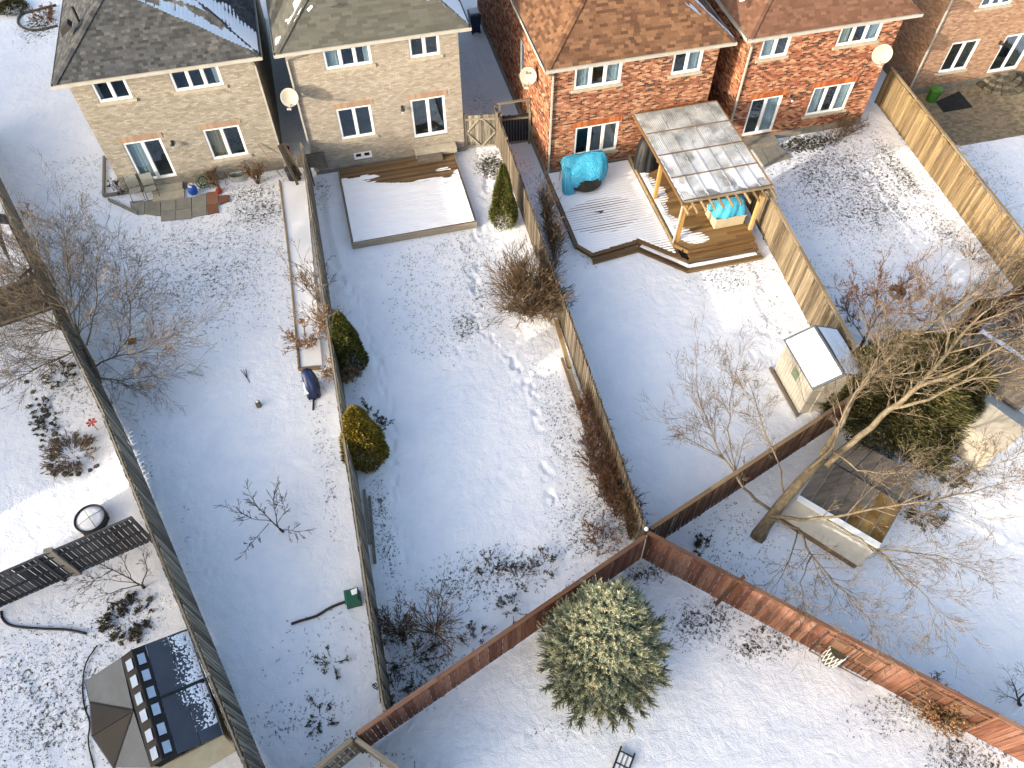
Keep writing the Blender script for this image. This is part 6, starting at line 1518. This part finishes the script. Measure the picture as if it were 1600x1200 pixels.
def grow(p, d, L, r, lev, segs, rg, bend=.18, up=.0, kids=(3, 5), ang=(25, 55), shrink=.62, nseg=5, rmin=.004, first=.25):
    p = Vector(p); d = Vector(d).normalized(); pts = [(p.copy(), r)]; st = L/nseg
    for i in range(nseg):
        d = (d+Vector((rg.uniform(-1, 1), rg.uniform(-1, 1), rg.uniform(-1, 1)))*bend+Vector((0, 0, up))).normalized()
        q = p+d*st; r1 = max(rmin, r*(1-(i+1)/nseg*.75)); r0 = max(rmin, r*(1-i/nseg*.75)); segs.append((tuple(p), tuple(q), r0, r1)); p = q; pts.append((p.copy(), r1, d.copy()))
    if lev > 0:
        for k in range(rg.randint(*kids)):
            t = rg.uniform(first, 1.0); i = min(nseg-1, int(t*nseg)); a, b = pts[i][0], pts[i+1][0]; f = t*nseg-i; c = a.lerp(b, f); dd = (b-a).normalized()
            th = R(rg.uniform(*ang)); ph = rg.uniform(0, 2*math.pi); x = dd.orthogonal().normalized(); y = dd.cross(x); nd = dd*math.cos(th)+(x*math.cos(ph)+y*math.sin(ph))*math.sin(th)
            grow(c, nd, L*shrink*rg.uniform(.6, 1.1)*(1.15-.4*t), max(rmin, pts[i+1][1]*.6), lev-1, segs, rg, bend, up, kids, ang, shrink, max(3, nseg-1), rmin, first)
    return pts
def limb_tree(name, label, cat, base, trunk, limbs, bark, twig, seed, tw=dict(), group=None, r0=.16):
    rg = random.Random(seed); T = thing(name, label, cat, base, group)
    mb = MB(); mb.tube([t[0] for t in trunk], [t[1] for t in trunk], 10); mb.build('trunk', bark, T, smooth=True)
    segs = []
    for pts in limbs:
        P = [Vector(p[0]) for p in pts]; rr = [p[1] for p in pts]
        # refine with slight wiggle
        Q = []; q_ = []
        for i in range(len(P)-1):
            for k in range(3):
                t = k/3; a = P[i].lerp(P[i+1], t); w = .045*(P[i+1]-P[i]).length*(0 if k == 0 else 1)
                Q.append(a+Vector((rg.uniform(-w, w), rg.uniform(-w, w), rg.uniform(-w, w)))); q_.append(rr[i]+(rr[i+1]-rr[i])*t)
        Q.append(P[-1]); q_.append(rr[-1])
        mb = MB(); mb.tube(Q, q_, 7); mb.build('branch', bark, T, smooth=True)
        tot = sum((Q[i+1]-Q[i]).length for i in range(len(Q)-1)); n = int(tot*tw.get('dens', 5))
        for k in range(n):
            t = tw.get('start', .25)+(1-tw.get('start', .25))*rg.random()**.8; i = min(len(Q)-2, int(t*(len(Q)-1))); a = Q[i].lerp(Q[i+1], rg.random()); dd = (Q[i+1]-Q[i]).normalized()
            th = R(rg.uniform(22, 65)); ph = rg.uniform(0, 2*math.pi); x = dd.orthogonal().normalized(); y = dd.cross(x); nd = dd*math.cos(th)+(x*math.cos(ph)+y*math.sin(ph))*math.sin(th)
            if nd.z < -.3: nd.z *= .3
            grow(a, nd, tw.get('len', 1.1)*rg.uniform(.4, 1.15)*(.6+.5*min(1, q_[i]/.05)), min(.022, max(.006, q_[i]*.45)), tw.get('lev', 2), segs, rg, .13, tw.get('up', .03), tw.get('kids', (3, 4)), (22, 48), .52, 5, tw.get('rmin', .004))
        grow(Q[-1], (Q[-1]-Q[-2]), tw.get('len', 1.1), q_[-1]*.8, tw.get('lev', 2), segs, rg, .16, .03, (4, 5), (20, 50), .6, 4, tw.get('rmin', .004))
    segs_mesh('twigs', segs, twig, T)
    return T
def Lm(*pts): return [(g3(px, py, z), r*LS) for px, py, z, r in pts]
LS = .66
# the tall tree on the right
tb3 = g3(1190, 832, 0)
limbs = [
 Lm((1283, 712, 2.9, .15), (1317, 660, 3.9, .12), (1350, 600, 4.9, .10), (1417, 530, 6.2, .07), (1490, 482, 7.3, .045), (1560, 425, 8.3, .02)),
 Lm((1290, 728, 2.7, .17), (1345, 680, 3.6, .15), (1392, 638, 4.5, .13), (1433, 605, 5.3, .11), (1478, 555, 6.2, .08), (1520, 505, 7.0, .055), (1562, 465, 7.8, .02)),
 Lm((1433, 605, 5.3, .09), (1500, 580, 6.1, .07), (1560, 545, 6.9, .05), (1620, 510, 7.6, .025)),
 Lm((1392, 638, 4.5, .09), (1450, 625, 5.2, .07), (1520, 592, 6.0, .05), (1590, 580, 6.6, .02)),
 Lm((1350, 600, 4.9, .07), (1380, 555, 5.7, .05), (1400, 505, 6.5, .035), (1440, 450, 7.3, .015)),
 Lm((1478, 555, 6.2, .06), (1490, 500, 7.0, .04), (1530, 440, 7.9, .02)),
 Lm((1262, 735, 2.6, .09), (1300, 700, 3.6, .07), (1322, 640, 4.7, .05), (1370, 560, 6.0, .03), (1400, 520, 6.6, .015)),
 Lm((1207, 800, .8, .09), (1180, 780, 1.1, .075), (1155, 752, 1.5, .06), (1130, 715, 2.0, .045), (1110, 670, 2.6, .035), (1090, 610, 3.3, .02), (1088, 570, 3.7, .01)),
 Lm((1155, 752, 1.5, .04), (1140, 690, 2.3, .03), (1140, 630, 3.0, .02), (1150, 580, 3.5, .01)),
 Lm((1130, 715, 2.0, .035), (1100, 700, 2.3, .025), (1065, 680, 2.7, .012)),
 Lm((1225, 770, 2.0, .05), (1215, 720, 2.8, .04), (1190, 660, 3.6, .03), (1175, 610, 4.2, .015)),
 Lm((1205, 806, 1.1, .10), (1250, 812, 1.7, .085), (1292, 809, 2.2, .07), (1340, 800, 2.7, .06), (1408, 788, 3.4, .05), (1475, 778, 4.0, .035), (1540, 762, 4.6, .02), (1600, 750, 5.1, .01)),
 Lm((1408, 788, 3.4, .04), (1470, 760, 4.1, .03), (1530, 730, 4.8, .018), (1590, 715, 5.3, .01)),
 Lm((1205, 812, .9, .09), (1247, 826, 1.2, .07), (1268, 868, 1.5, .05), (1305, 914, 1.9, .035), (1357, 965, 2.4, .02), (1378, 990, 2.6, .01)),
 Lm((1292, 812, 2.1, .06), (1330, 835, 2.5, .05), (1371, 859, 2.8, .04), (1404, 892, 3.1, .03), (1448, 932, 3.5, .02), (1470, 965, 3.8, .01)),
 Lm((1371, 859, 2.8, .035), (1420, 863, 3.2, .03), (1467, 868, 3.6, .022), (1540, 896, 4.1, .012)),
 Lm((1247, 826, 1.2, .04), (1235, 870, 1.4, .03), (1215, 910, 1.6, .015)),
 Lm((1268, 868, 1.5, .03), (1250, 910, 1.8, .02), (1258, 950, 2.1, .01)),
 Lm((1300, 705, 3.2, .05), (1340, 735, 3.4, .04), (1385, 740, 3.7, .03), (1430, 735, 4.1, .015)),
]
limb_tree('bare_tree', 'tall bare tree leaning over the plywood roofed shed and the dark conifer', 'tree', tb3,
          [(g3(1182, 842, -.1), .27), (g3(1196, 820, .3), .20), (g3(1221, 787, 1.2), .175), (g3(1245, 758, 2.0), .165), (g3(1264, 738, 2.5), .15), (g3(1286, 716, 2.95), .11)],
          limbs, M['bark'], M['twig'], 11, dict(dens=5.8, len=1.7, lev=2, kids=(4, 6), rmin=.0042))
# left bare tree
limbs = [
 Lm((140, 560, 1.0, .09), (127, 533, 1.6, .08), (107, 487, 2.4, .06), (93, 450, 3.1, .045), (67, 410, 3.8, .03), (40, 370, 4.4, .012)),
 Lm((127, 533, 1.6, .06), (80, 505, 2.3, .045), (33, 487, 2.9, .03), (-10, 455, 3.5, .015)),
 Lm((107, 487, 2.4, .05), (60, 440, 3.2, .035), (10, 395, 4.0, .015)),
 Lm((120, 515, 1.9, .05), (110, 450, 2.9, .035), (105, 400, 3.6, .02), (100, 360, 4.1, .01)),
 Lm((135, 540, 1.5, .05), (150, 480, 2.2, .035), (150, 430, 2.8, .02), (158, 395, 3.2, .01)),
 Lm((150, 572, .7, .05), (180, 557, 1.1, .045), (203, 523, 1.5, .035), (203, 473, 2.0, .02), (197, 440, 2.4, .01)),
 Lm((180, 557, 1.1, .035), (220, 550, 1.4, .028), (245, 535, 1.6, .018), (275, 520, 1.9, .008)),
 Lm((130, 545, 1.3, .05), (100, 557, 1.5, .04), (53, 578, 1.8, .03), (0, 607, 2.1, .012)),
 Lm((53, 578, 1.8, .025), (25, 560, 2.1, .018), (-10, 545, 2.4, .01)),
 Lm((145, 590, .4, .035), (190, 595, .7, .025), (235, 588, 1.0, .01)),
 Lm((110, 500, 2.1, .04), (70, 520, 2.5, .03), (20, 525, 3.0, .012)),
 Lm((95, 470, 2.8, .035), (45, 470, 3.3, .025), (0, 440, 3.8, .01)),
]
limb_tree('bare_tree', 'multi-stemmed bare tree overhanging the left fence at the picture edge', 'tree', g3(152, 600, 0),
          [(g3(155, 603, -.1), .14), (g3(150, 585, .3), .12), (g3(143, 566, .8), .10), (g3(132, 545, 1.3), .09)],
          limbs, M['bark'], M['twig'], 21, dict(dens=13, len=2.3, lev=2, kids=(4, 6), rmin=.0042, start=.08))
# little tree alone in the second yard
limbs = [Lm((438, 827, .25, .035), (425, 815, .5, .03), (405, 795, .8, .02), (392, 775, 1.1, .01)), Lm((435, 824, .3, .03), (430, 800, .7, .02), (428, 775, 1.0, .01)),
         Lm((425, 815, .5, .02), (400, 812, .8, .015), (370, 800, 1.1, .007)), Lm((436, 828, .2, .02), (450, 828, .35, .015), (468, 830, .5, .006)), Lm((420, 818, .5, .02), (405, 835, .6, .015), (390, 852, .8, .007)), Lm((430, 822, .4, .02), (445, 800, .7, .012), (440, 780, .9, .006))]
limb_tree('bare_sapling', 'small bare sapling alone in the smooth snow of the second yard', 'tree', g3(442, 830, 0),
          [(g3(443, 831, -.05), .05), (g3(440, 829, .15), .045), (g3(437, 826, .3), .035)], limbs, M['twig_dark'], M['twig_dark'], 31, dict(dens=10, len=.55, lev=1, kids=(3, 4), rmin=.008, start=.4))
# round crowned shrub tree with a nest
limbs = [Lm((1345, 540, .3, .05), (1358, 515, .8, .05), (1375, 490, 1.3, .04), (1405, 455, 2.0, .03), (1425, 425, 2.5, .01)), Lm((1358, 515, .8, .04), (1370, 470, 1.6, .03), (1375, 430, 2.2, .01)),
         Lm((1358, 515, .8, .03), (1345, 480, 1.4, .02), (1335, 450, 1.8, .01)), Lm((1375, 490, 1.3, .03), (1415, 480, 1.7, .02), (1450, 450, 2.2, .01)), Lm((1375, 490, 1.3, .03), (1440, 490, 1.9, .02), (1480, 470, 2.3, .01)),
         Lm((1350, 530, .5, .03), (1330, 500, 1.0, .02), (1320, 475, 1.3, .01))]
limb_tree('bare_shrub', 'round crowned bare shrub with a dark brown nest behind the sunlit fence', 'shrub', g3(1345, 545, 0),
          [(g3(1343, 548, -.05), .07), (g3(1348, 535, .3), .06), (g3(1356, 520, .7), .05)], limbs, M['twig_dark'], M['twig_red'], 41, dict(dens=16, len=.9, lev=2, kids=(3, 5), rmin=.007, start=.3))
nx_, ny_, nz_ = *g(1402, 455, 2.1), 2.1
mb = MB()
for i in range(260):
    a = rng.uniform(0, 6.283); el = rng.uniform(-1, .3); r = .28; c = Vector((nx_+r*math.cos(a)*math.cos(el), ny_+r*math.sin(a)*math.cos(el), nz_+r*.7*math.sin(el)))
    d = Vector((-math.sin(a), math.cos(a), rng.uniform(-.5, .5)))*rng.uniform(.08, .2); mb.tube([c-d, c+d], .009, 3)
tag(mb.build('nest', M['twig_brown'], None, kind='thing'), 'dark brown bird nest in the round crowned bare shrub', 'nest')
limbs = [Lm((1592, 1098, .1, .04), (1588, 1080, .5, .03), (1580, 1060, .9, .01)), Lm((1592, 1098, .1, .04), (1605, 1075, .6, .03), (1600, 1050, 1.0, .01)), Lm((1590, 1095, .1, .03), (1570, 1085, .4, .01))]
limb_tree('bare_sapling', 'small bare sapling at the right edge above the red fence', 'tree', g3(1592, 1100, 0), [(g3(1594, 1102, -.05), .06), (g3(1592, 1098, .15), .05)], limbs, M['twig_dark'], M['twig'], 43, dict(dens=12, len=.6, lev=1, kids=(3, 4), start=.3))
limbs = [Lm((222, 915, .15, .035), (205, 905, .5, .03), (175, 890, .8, .02), (150, 880, 1.1, .008)), Lm((222, 912, .2, .03), (230, 890, .6, .02), (225, 870, .9, .01)), Lm((218, 914, .2, .03), (190, 920, .5, .02), (150, 935, .8, .008)), Lm((205, 905, .5, .02), (195, 880, .8, .015), (185, 860, 1.1, .007)), Lm((218, 912, .2, .02), (170, 905, .6, .015), (130, 910, .9, .007)), Lm((175, 890, .8, .02), (150, 905, .9, .01), (125, 925, 1.1, .006))]
limb_tree('bare_sapling', 'spreading bare sapling in front of the short dark fence by the leafy bed', 'tree', g3(224, 918, 0), [(g3(226, 920, -.05), .06), (g3(222, 914, .2), .04)], limbs, M['twig_dark'], M['twig_dark'], 45, dict(dens=11, len=.55, lev=2, kids=(2, 3), start=.3))

def shrub(label, base, n, rad, hgt, m, seed, name='bare_shrub', lev=2, spread=.7, r=.014, kids=(3, 4), leaves=None, nl=0, elong=None, group=None, rmin=.007):
    # a clump of stems rising from a small foot; elong = second foot for hedges
    rg = random.Random(seed); bx, by = g(*base); T = thing(name, label, 'shrub' if name != 'hedge' else 'hedge', (bx, by, 0), group); segs = []
    for i in range(n):
        cx, cy = bx, by
        if elong: t = rg.random(); ex, ey = g(*elong); cx, cy = bx+(ex-bx)*t, by+(ey-by)*t
        a = rg.uniform(0, 6.283); q = rg.random()**.75; tilt = spread*q
        p0_ = (.12 if hgt > .8 else .55)*rad*rg.random()**.5; p = (cx+p0_*math.cos(a), cy+p0_*math.sin(a), -.02); d = (math.cos(a)*tilt*rad/hgt*1.3, math.sin(a)*tilt*rad/hgt*1.3, 1)
        Lh = hgt*rg.uniform(.65, 1.05)*(.75 if elong else 1)
        grow(p, d, Lh, r*rg.uniform(.7, 1.2), lev, segs, rg, .10, .01, kids, (18, 42), .55, 5, rmin, .3)
    segs_mesh('stems', segs, m, T)
    if leaves:
        V = []; F = []
        for k in range(nl):
            s = rg.choice(segs); c = Vector(s[1]); a = Vector((rg.uniform(-1, 1), rg.uniform(-1, 1), rg.uniform(-1, 1))).normalized(); b = a.orthogonal().normalized(); z = rg.uniform(.03, .055)
            V += [tuple(c), tuple(c+a*z+b*z*.4), tuple(c+a*z*1.7), tuple(c+a*z-b*z*.4)]; F.append((4*k, 4*k+1, 4*k+2, 4*k+3))
        mesh_obj('leaves', np.array(V), np.array(F), leaves, T, False, 'stuff')
    return T
shrub('dense round bare bush with fine brown twigs beside the hedge fence', (826, 488), 160, 1.8, 2.05, M['twig_brown'], 51, spread=.85, lev=2, kids=(4, 6))
shrub('second mass of fine brown twigs touching the round bush along the hedge fence', (862, 510), 80, .9, 1.5, M['twig_brown'], 52, spread=.7, elong=(850, 420))
shrub('long reddish-brown bare hedge leaning on the fence near the corner post', (925, 720), 150, .8, 1.75, M['twig_red'], 53, 'hedge', elong=(965, 810), spread=.75, kids=(3, 5))
shrub('upper reddish-brown bare hedge on the fence beside the weathered timbers', (908, 640), 90, .6, 1.6, M['twig_red'], 54, 'hedge', elong=(925, 720), spread=.7)
shrub('tawny twig tangle at the foot of the fence by the corner post', (985, 845), 60, .4, 1.9, M['twig_brown'], 55, 'hedge', elong=(975, 800), spread=.4)
shrub('dry brown vine covering the fence beside the tarp yard', (868, 420), 120, .35, 1.95, M['twig_brown'], 56, 'climbing_vine', elong=(850, 330), spread=.35)
shrub('large bare shrub with orange-brown stems above the bottom of the third yard', (680, 985), 34, 1.3, 1.5, M['twig_brown'], 57, spread=.85, r=.02, kids=(3, 4))
shrub('dark tangled shrub with dead leaves next to the narrow fence low down', (622, 985), 30, .8, 1.1, M['twig_dark'], 58, spread=.8, leaves=M['leaf_dry'], nl=500)
shrub('low dark shrub with snow in it above the shaded red fence', (640, 1030), 22, .9, .6, M['twig_dark'], 59, spread=1.2, leaves=M['leaf_dark'], nl=500)
shrub('dark shrub with frosted leaves near the end of the narrow fence', (618, 1080), 18, .5, .5, M['twig_dark'], 60, spread=1.1, leaves=M['leaf_dark'], nl=400)
shrub('bare shrub poking up through the narrow fence beside the raised strip', (500, 470), 18, .9, 2.0, M['twig'], 61, spread=.8, leaves=M['leaf_dry'], nl=300)
shrub('shrub with pale dry leaves over the raised strip left of the upper cedar', (478, 545), 16, .8, 1.1, M['twig_dark'], 62, spread=.9, leaves=M['leaf_dry'], nl=900)
shrub('shrub with pinkish dry leaves round the foot of the upper cedar', (535, 595), 20, .9, 1.0, M['twig'], 63, spread=1.0, leaves=M['leaf_dry'], nl=1100)
shrub('dry leaved climber on top of the narrow fence by the upper cedar', (520, 540), 18, .5, 2.1, M['twig'], 64, 'climbing_vine', spread=.5, leaves=M['leaf_dry'], nl=900)
shrub('dark grey frosted shrub between the two golden cedars', (580, 660), 18, .7, .6, M['twig_dark'], 65, spread=1.1, leaves=M['leaf_dark'], nl=700)
shrub('tan bare shrub under the three-pane window of the orange-red house', (1300, 225), 40, 1.1, 1.3, M['twig_brown'], 66, spread=.9, elong=(1330, 205))
shrub('small bare shrub at the foot of the golden-tan fence', (1520, 400), 16, .6, .6, M['twig_brown'], 67, spread=1.1)
shrub('bare shrub above the timber box at the right', (1538, 470), 18, .6, .9, M['twig_brown'], 68, spread=1.0)
shrub('brown leafy shrub left of the basement window of the charcoal-roofed house', (345, 292), 14, .45, .75, M['twig_dark'], 69, spread=.8, leaves=M['leaf_dry'], nl=450)
shrub('brown leafy shrub right of the basement window of the charcoal-roofed house', (402, 286), 18, .5, .9, M['twig_dark'], 70, spread=.8, leaves=M['leaf_dry'], nl=700)
shrub('dark straggly plant at the left corner of the cream house', (185, 300), 12, .5, .5, M['twig_dark'], 71, spread=1.0, leaves=M['leaf_dark'], nl=350)
shrub('clump of frosted brown plants in the left garden bed', (110, 712), 110, 1.0, .5, M['twig'], 72, spread=1.2, leaves=M['leaf_dry'], nl=500)
shrub('long low clump of dark frosted stems along the row of garden rocks', (62, 630), 50, .6, .3, M['twig_dark'], 91, spread=1.2, elong=(84, 690), leaves=M['leaf_dark'], nl=900)
shrub('dark frosted plants under the left bare tree', (95, 590), 20, .7, .4, M['twig_dark'], 73, spread=1.3, leaves=M['leaf_dark'], nl=600)
shrub('dense round brown bush covering the third trellis', (1452, 1118), 60, .75, 1.1, M['twig_brown'], 74, spread=.9, leaves=M['leaf_dry'], nl=2600, kids=(3, 4))
shrub('dead brown plants left of the corner post', (940, 850), 26, .7, .7, M['twig_red'], 75, spread=1.1, leaves=M['leaf_dry'], nl=300)
shrub('dark low plant behind the corner post', (1098, 858), 10, .35, .35, M['twig_dark'], 76, spread=1.2, leaves=M['leaf_dark'], nl=350)
shrub('low evergreen patch at the foot of the plywood roofed shed', (1440, 800), 26, .8, .45, M['twig_dark'], 77, spread=1.3, leaves=M['leaf_dark'], nl=900)
shrub('dark low shrub right of the conifer near the cream shed roof', (1480, 740), 22, .9, .4, M['twig_dark'], 78, spread=1.3, leaves=M['leaf_dark'], nl=900)
shrub('brown thicket behind the tan roofed shed at the right edge', (1575, 520), 50, 1.6, 1.6, M['twig_red'], 79, spread=.9)
shrub('leafy frosted mound in the bed above the gazebo', (205, 968), 60, 1.1, .3, M['twig_dark'], 80, spread=1.2, leaves=M['leaf_dark'], nl=2600)
shrub('small dark plant at the left fence by the lean-to', (35, 345), 10, .4, .5, M['twig_dark'], 81, spread=1.0, leaves=M['leaf_dark'], nl=200)
shrub('dark shrubs with red leaves in the top left garden bed', (70, 28), 26, .8, .5, M['twig_red'], 82, spread=1.2, leaves=M['leaf_dry'], nl=900)
shrub('low dark twiggy plant at the bottom of the second yard', (375, 1015) if False else (520, 1035), 12, .6, .3, M['twig_dark'], 83, spread=1.5, leaves=M['leaf_dark'], nl=160)
shrub('straggly dark stems lying on the snow low in the second yard', (500, 1120), 14, .7, .25, M['twig_dark'], 84, spread=1.7, leaves=M['leaf_dark'], nl=200)
for (px, py, lab, sd) in ((765, 890, 'first dead perennial from the left along the end of the third yard', 85), (810, 905, 'second dead perennial from the left along the end of the third yard', 86), (850, 880, 'third dead perennial from the left along the end of the third yard', 87), (800, 950, 'dead perennial closest to the middle of the shaded red fence', 88), (740, 1000, 'dead perennial right of the large bare shrub', 89)):
    shrub(lab, (px, py), 12, .5, .4, M['twig_dark'], sd, 'perennial_plant', spread=1.3, leaves=M['leaf_dark'], nl=160, group='dead perennials at the end of the third yard')
rgv = random.Random(90)
# dry vine along the top of the upper right fence
V_ = thing('climbing_vine', 'dry tangled vine along the top of the golden-tan fence', 'vine', (26.3, 25, 0)); sg = []
for i in range(150):
    t = rgv.random(); x = 26.35+(25.35-26.35)*t+.05; y = 28.2+(14.0-28.2)*t
    grow((x, y, 1.9+rgv.uniform(-.15, .05)), (rgv.uniform(-1, 1), rgv.uniform(-1.5, 1.5), rgv.uniform(-.1, .7)), rgv.uniform(.3, .7), .008, 1, sg, rgv, .35, -.05, (2, 4), (20, 60), .6, 4, .004)
segs_mesh('stems', sg, M['twig_brown'], V_)

def conifer(label, base, hgt, rad, m, seed, n=5200, name='cedar', prof=None, size=(.035, .075), trunk=True, m2=None, jit=.16, cat='tree', lump=5, wd=.42):
    # many small sprays through the crown's volume, denser at the surface
    rs = np.random.RandomState(seed); bx, by = g(*base); T = thing(name, label, cat, (bx, by, 0))
    t = rs.rand(n)**.85; prof = prof or (lambda t: (1-t)**.75*(.55+.45*np.clip(t*6, 0, 1)))
    a = rs.uniform(0, 2*np.pi, n); wob = 1+(.16*np.sin(a*lump+t*9+seed)+.10*np.sin(a*3-t*14+seed*2))*(1 if jit > .2 else .45)
    q = 1-np.abs(rs.normal(0, jit, n)); r = rad*prof(t)*wob*q
    x = bx+r*np.cos(a); y = by+r*np.sin(a); z = .05+t*hgt+rs.normal(0, .02, n)
    out = np.stack([np.cos(a), np.sin(a), np.full(n, .75)], -1)+rs.normal(0, .35, (n, 3)); out /= np.linalg.norm(out, axis=1, keepdims=True)
    side = np.cross(out, rs.normal(0, 1, (n, 3))); side /= np.linalg.norm(side, axis=1, keepdims=True)
    s = rs.uniform(size[0], size[1], n)[:, None]; P = np.stack([x, y, z], -1)
    V = np.stack([P-out*s*.5, P+side*s*wd, P+out*s, P-side*s*wd], 1).reshape(-1, 3); F = np.arange(4*n).reshape(-1, 4)
    mesh_obj('foliage', V, F, m, T, False, 'stuff')
    mb = MB(); mb.tube([(bx, by, -.05), (bx, by, hgt*.85)], [rad*.09, .01], 7); mb.build('trunk', M['bark'], T)
    return T
egg = lambda t: np.sqrt(np.clip(1-((t-.22)/.80)**2, 0, 1))*(.80+.2*np.clip(t*5, 0, 1))*np.where(t > .5, 1-.55*(t-.5), 1)
conifer('cone shaped cedar beside the snowy deck and the hedge fence', (787, 347), 3.1, .68, M['cedar_leaf'], 101, 17000, size=(.04, .11), wd=.24, jit=.19, prof=lambda t: (1-t)**.8*(.85+.15*np.clip(t*6, 0, 1))+.03)
conifer('upper of the two cedars by the narrow fence, with dry leaves caught in it', (551, 573), 3.1, .70, M['cedar_leaf'], 102, 16000, size=(.04, .11), wd=.24, jit=.19, prof=lambda t: (1-t)**.6*(.75+.25*np.clip(t*6, 0, 1))+.02)
conifer('golden lower cedar by the narrow fence', (574, 715), 3.1, .86, M['cedar_gold'], 103, 21000, size=(.04, .12), wd=.24, jit=.19, prof=lambda t: (1-t)**.55*(.75+.25*np.clip(t*6, 0, 1))+.02)
conifer('large dark conifer behind the tall bare tree, half hidden by its branches', (1392, 650), 4.3, 2.6, M['juniper'], 104, 85000, wd=.12, size=(.09, .22), prof=lambda t: (1-t)**.62*(.8+.2*np.clip(t*6, 0, 1))+.02, jit=.3, lump=6)
conifer('second dark conifer under the tall tree, toward the cream shed roof', (1455, 640), 3.2, 2.0, M['juniper'], 105, 42000, wd=.12, size=(.09, .2), prof=lambda t: (1-t)**.6*(.8+.2*np.clip(t*6, 0, 1))+.02, jit=.3)
conifer('low dark conifer just behind the pale cream shed', (1325, 640), 2.2, 1.2, M['juniper'], 106, 20000, wd=.12, size=(.07, .18), prof=lambda t: (1-t)**.6*(.8+.2*np.clip(t*6, 0, 1))+.02, jit=.3)
conifer('small dark evergreen shrub in the corner of the bed at the top left', (20, 15), .5, 1.1, M['juniper'], 107, 2500, name='evergreen_shrub', size=(.05, .1), cat='shrub')

def spruce(label, base, hgt, rad, seed):
    rs = np.random.RandomState(seed); bx, by = g(*base); T = thing('blue_spruce', label, 'tree', (bx, by, 0))
    Vs = []; segs = []; 
    tiers = 22
    for k in range(tiers):
        t = (k+.3)/tiers; z0 = .15+t*(hgt-.3); R0_ = rad*((1-t)**.82)*(.84+.16*min(1, t*8)); nb_ = int(8+22*(1-t)); tw_ = 1
        for j in range(nb_):
            a = 2*math.pi*(j+rs.rand()*.8)/nb_+k*.7; Lb_ = R0_*rs.uniform(.76, 1.12)*(1+.07*math.sin(a*5+k*1.3))+.06; zz = z0+rs.uniform(-.09, .09); 
            p0 = np.array([bx, by, zz]); d = np.array([math.cos(a), math.sin(a), .12+.6*t]); d /= np.linalg.norm(d); p1 = p0+d*Lb_*.5; p2 = p1+(d+np.array([0, 0, .12]))*Lb_*.5
            segs.append((tuple(p0), tuple(p1), .02, .012)); segs.append((tuple(p1), tuple(p2), .012, .006))
            m_ = int(10+Lb_*15)
            for q in range(m_):     # side fingers along the outer part of the branch
                u = .38+.62*(q+rs.rand())/m_; c = p0+(p2-p0)*u+np.array([0, 0, .02]); sgn = 1 if q % 2 else -1
                sd = np.array([-d[1], d[0], 0])*sgn; dirr = d*.8+sd*rs.uniform(.2, 1.3)*(1.15-u*.5)+np.array([0, 0, rs.uniform(.0, .9)]); dirr /= np.linalg.norm(dirr)
                Lf = rs.uniform(.15, .30)*(1.1-.35*t); Vs.append((c, dirr, Lf, u))
            Vs.append((p2, d+np.array([0, 0, .4]), rs.uniform(.18, .28), 1))
    for q in range(26):  # leader
        Vs.append((np.array([bx, by, hgt-.3+.3*q/26]), np.array([rs.normal(0, .5), rs.normal(0, .5), .9]), .14, 1))
    n = len(Vs); P = np.array([v[0] for v in Vs]); D = np.array([v[1] for v in Vs]); D /= np.linalg.norm(D, axis=1, keepdims=True); Lf = np.array([v[2] for v in Vs])[:, None]
    # every finger: a brush of needles = 3 crossed tapering blades + 10 needle spikes
    V = []; 
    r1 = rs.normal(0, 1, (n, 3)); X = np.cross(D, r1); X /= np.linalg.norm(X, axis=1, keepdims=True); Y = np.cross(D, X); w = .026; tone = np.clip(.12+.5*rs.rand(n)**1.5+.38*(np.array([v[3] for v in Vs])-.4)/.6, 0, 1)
    for k in range(3):
        a = k*math.pi/3; S = X*math.cos(a)+Y*math.sin(a); V.append(np.stack([P-S*w, P+S*w, P+D*Lf*.96+S*w*.3, P+D*Lf*.96-S*w*.3], 1))
    for k in range(12):
        u = (k+.5)/12; a = k*2.4; S = X*math.cos(a)+Y*math.sin(a); C0 = P+D*Lf*u; tip = C0+(S*.8+D*.75)*.066; S2 = np.cross(S, D)*.010
        V.append(np.stack([C0-S2, C0+S2, tip+S2*.3, tip-S2*.3], 1))
    # keep each finger's faces consecutive so islands vary the colour per blade
    V = np.stack(V, 1).reshape(-1, 3); F = np.arange(len(V)).reshape(-1, 4)
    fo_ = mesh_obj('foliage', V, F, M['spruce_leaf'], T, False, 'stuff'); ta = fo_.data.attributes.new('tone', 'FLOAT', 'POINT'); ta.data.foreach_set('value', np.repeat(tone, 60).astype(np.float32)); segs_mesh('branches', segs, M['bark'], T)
    mb = MB(); mb.tube([(bx, by, -.05), (bx, by, hgt-.1)], [.13, .015], 8); mb.build('trunk', M['bark'], T)
    return T
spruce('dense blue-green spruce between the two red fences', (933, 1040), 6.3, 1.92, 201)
# twigs stuck in the snow by the stump
st_k = thing('dead_stalks', 'few dark stalks poking out of the snow above the stump', 'stalks', g3(386, 590, 0)); sg = []
for (a, b) in (((380, 578), (390, 598)), ((376, 578), (387, 592)), ((384, 576), (386, 590))): sg.append((g3(*b, 0), g3(*a, .12), .018, .012))
segs_mesh('stems', sg, M['twig_dark'], st_k)
print('objects', len(bpy.data.objects))
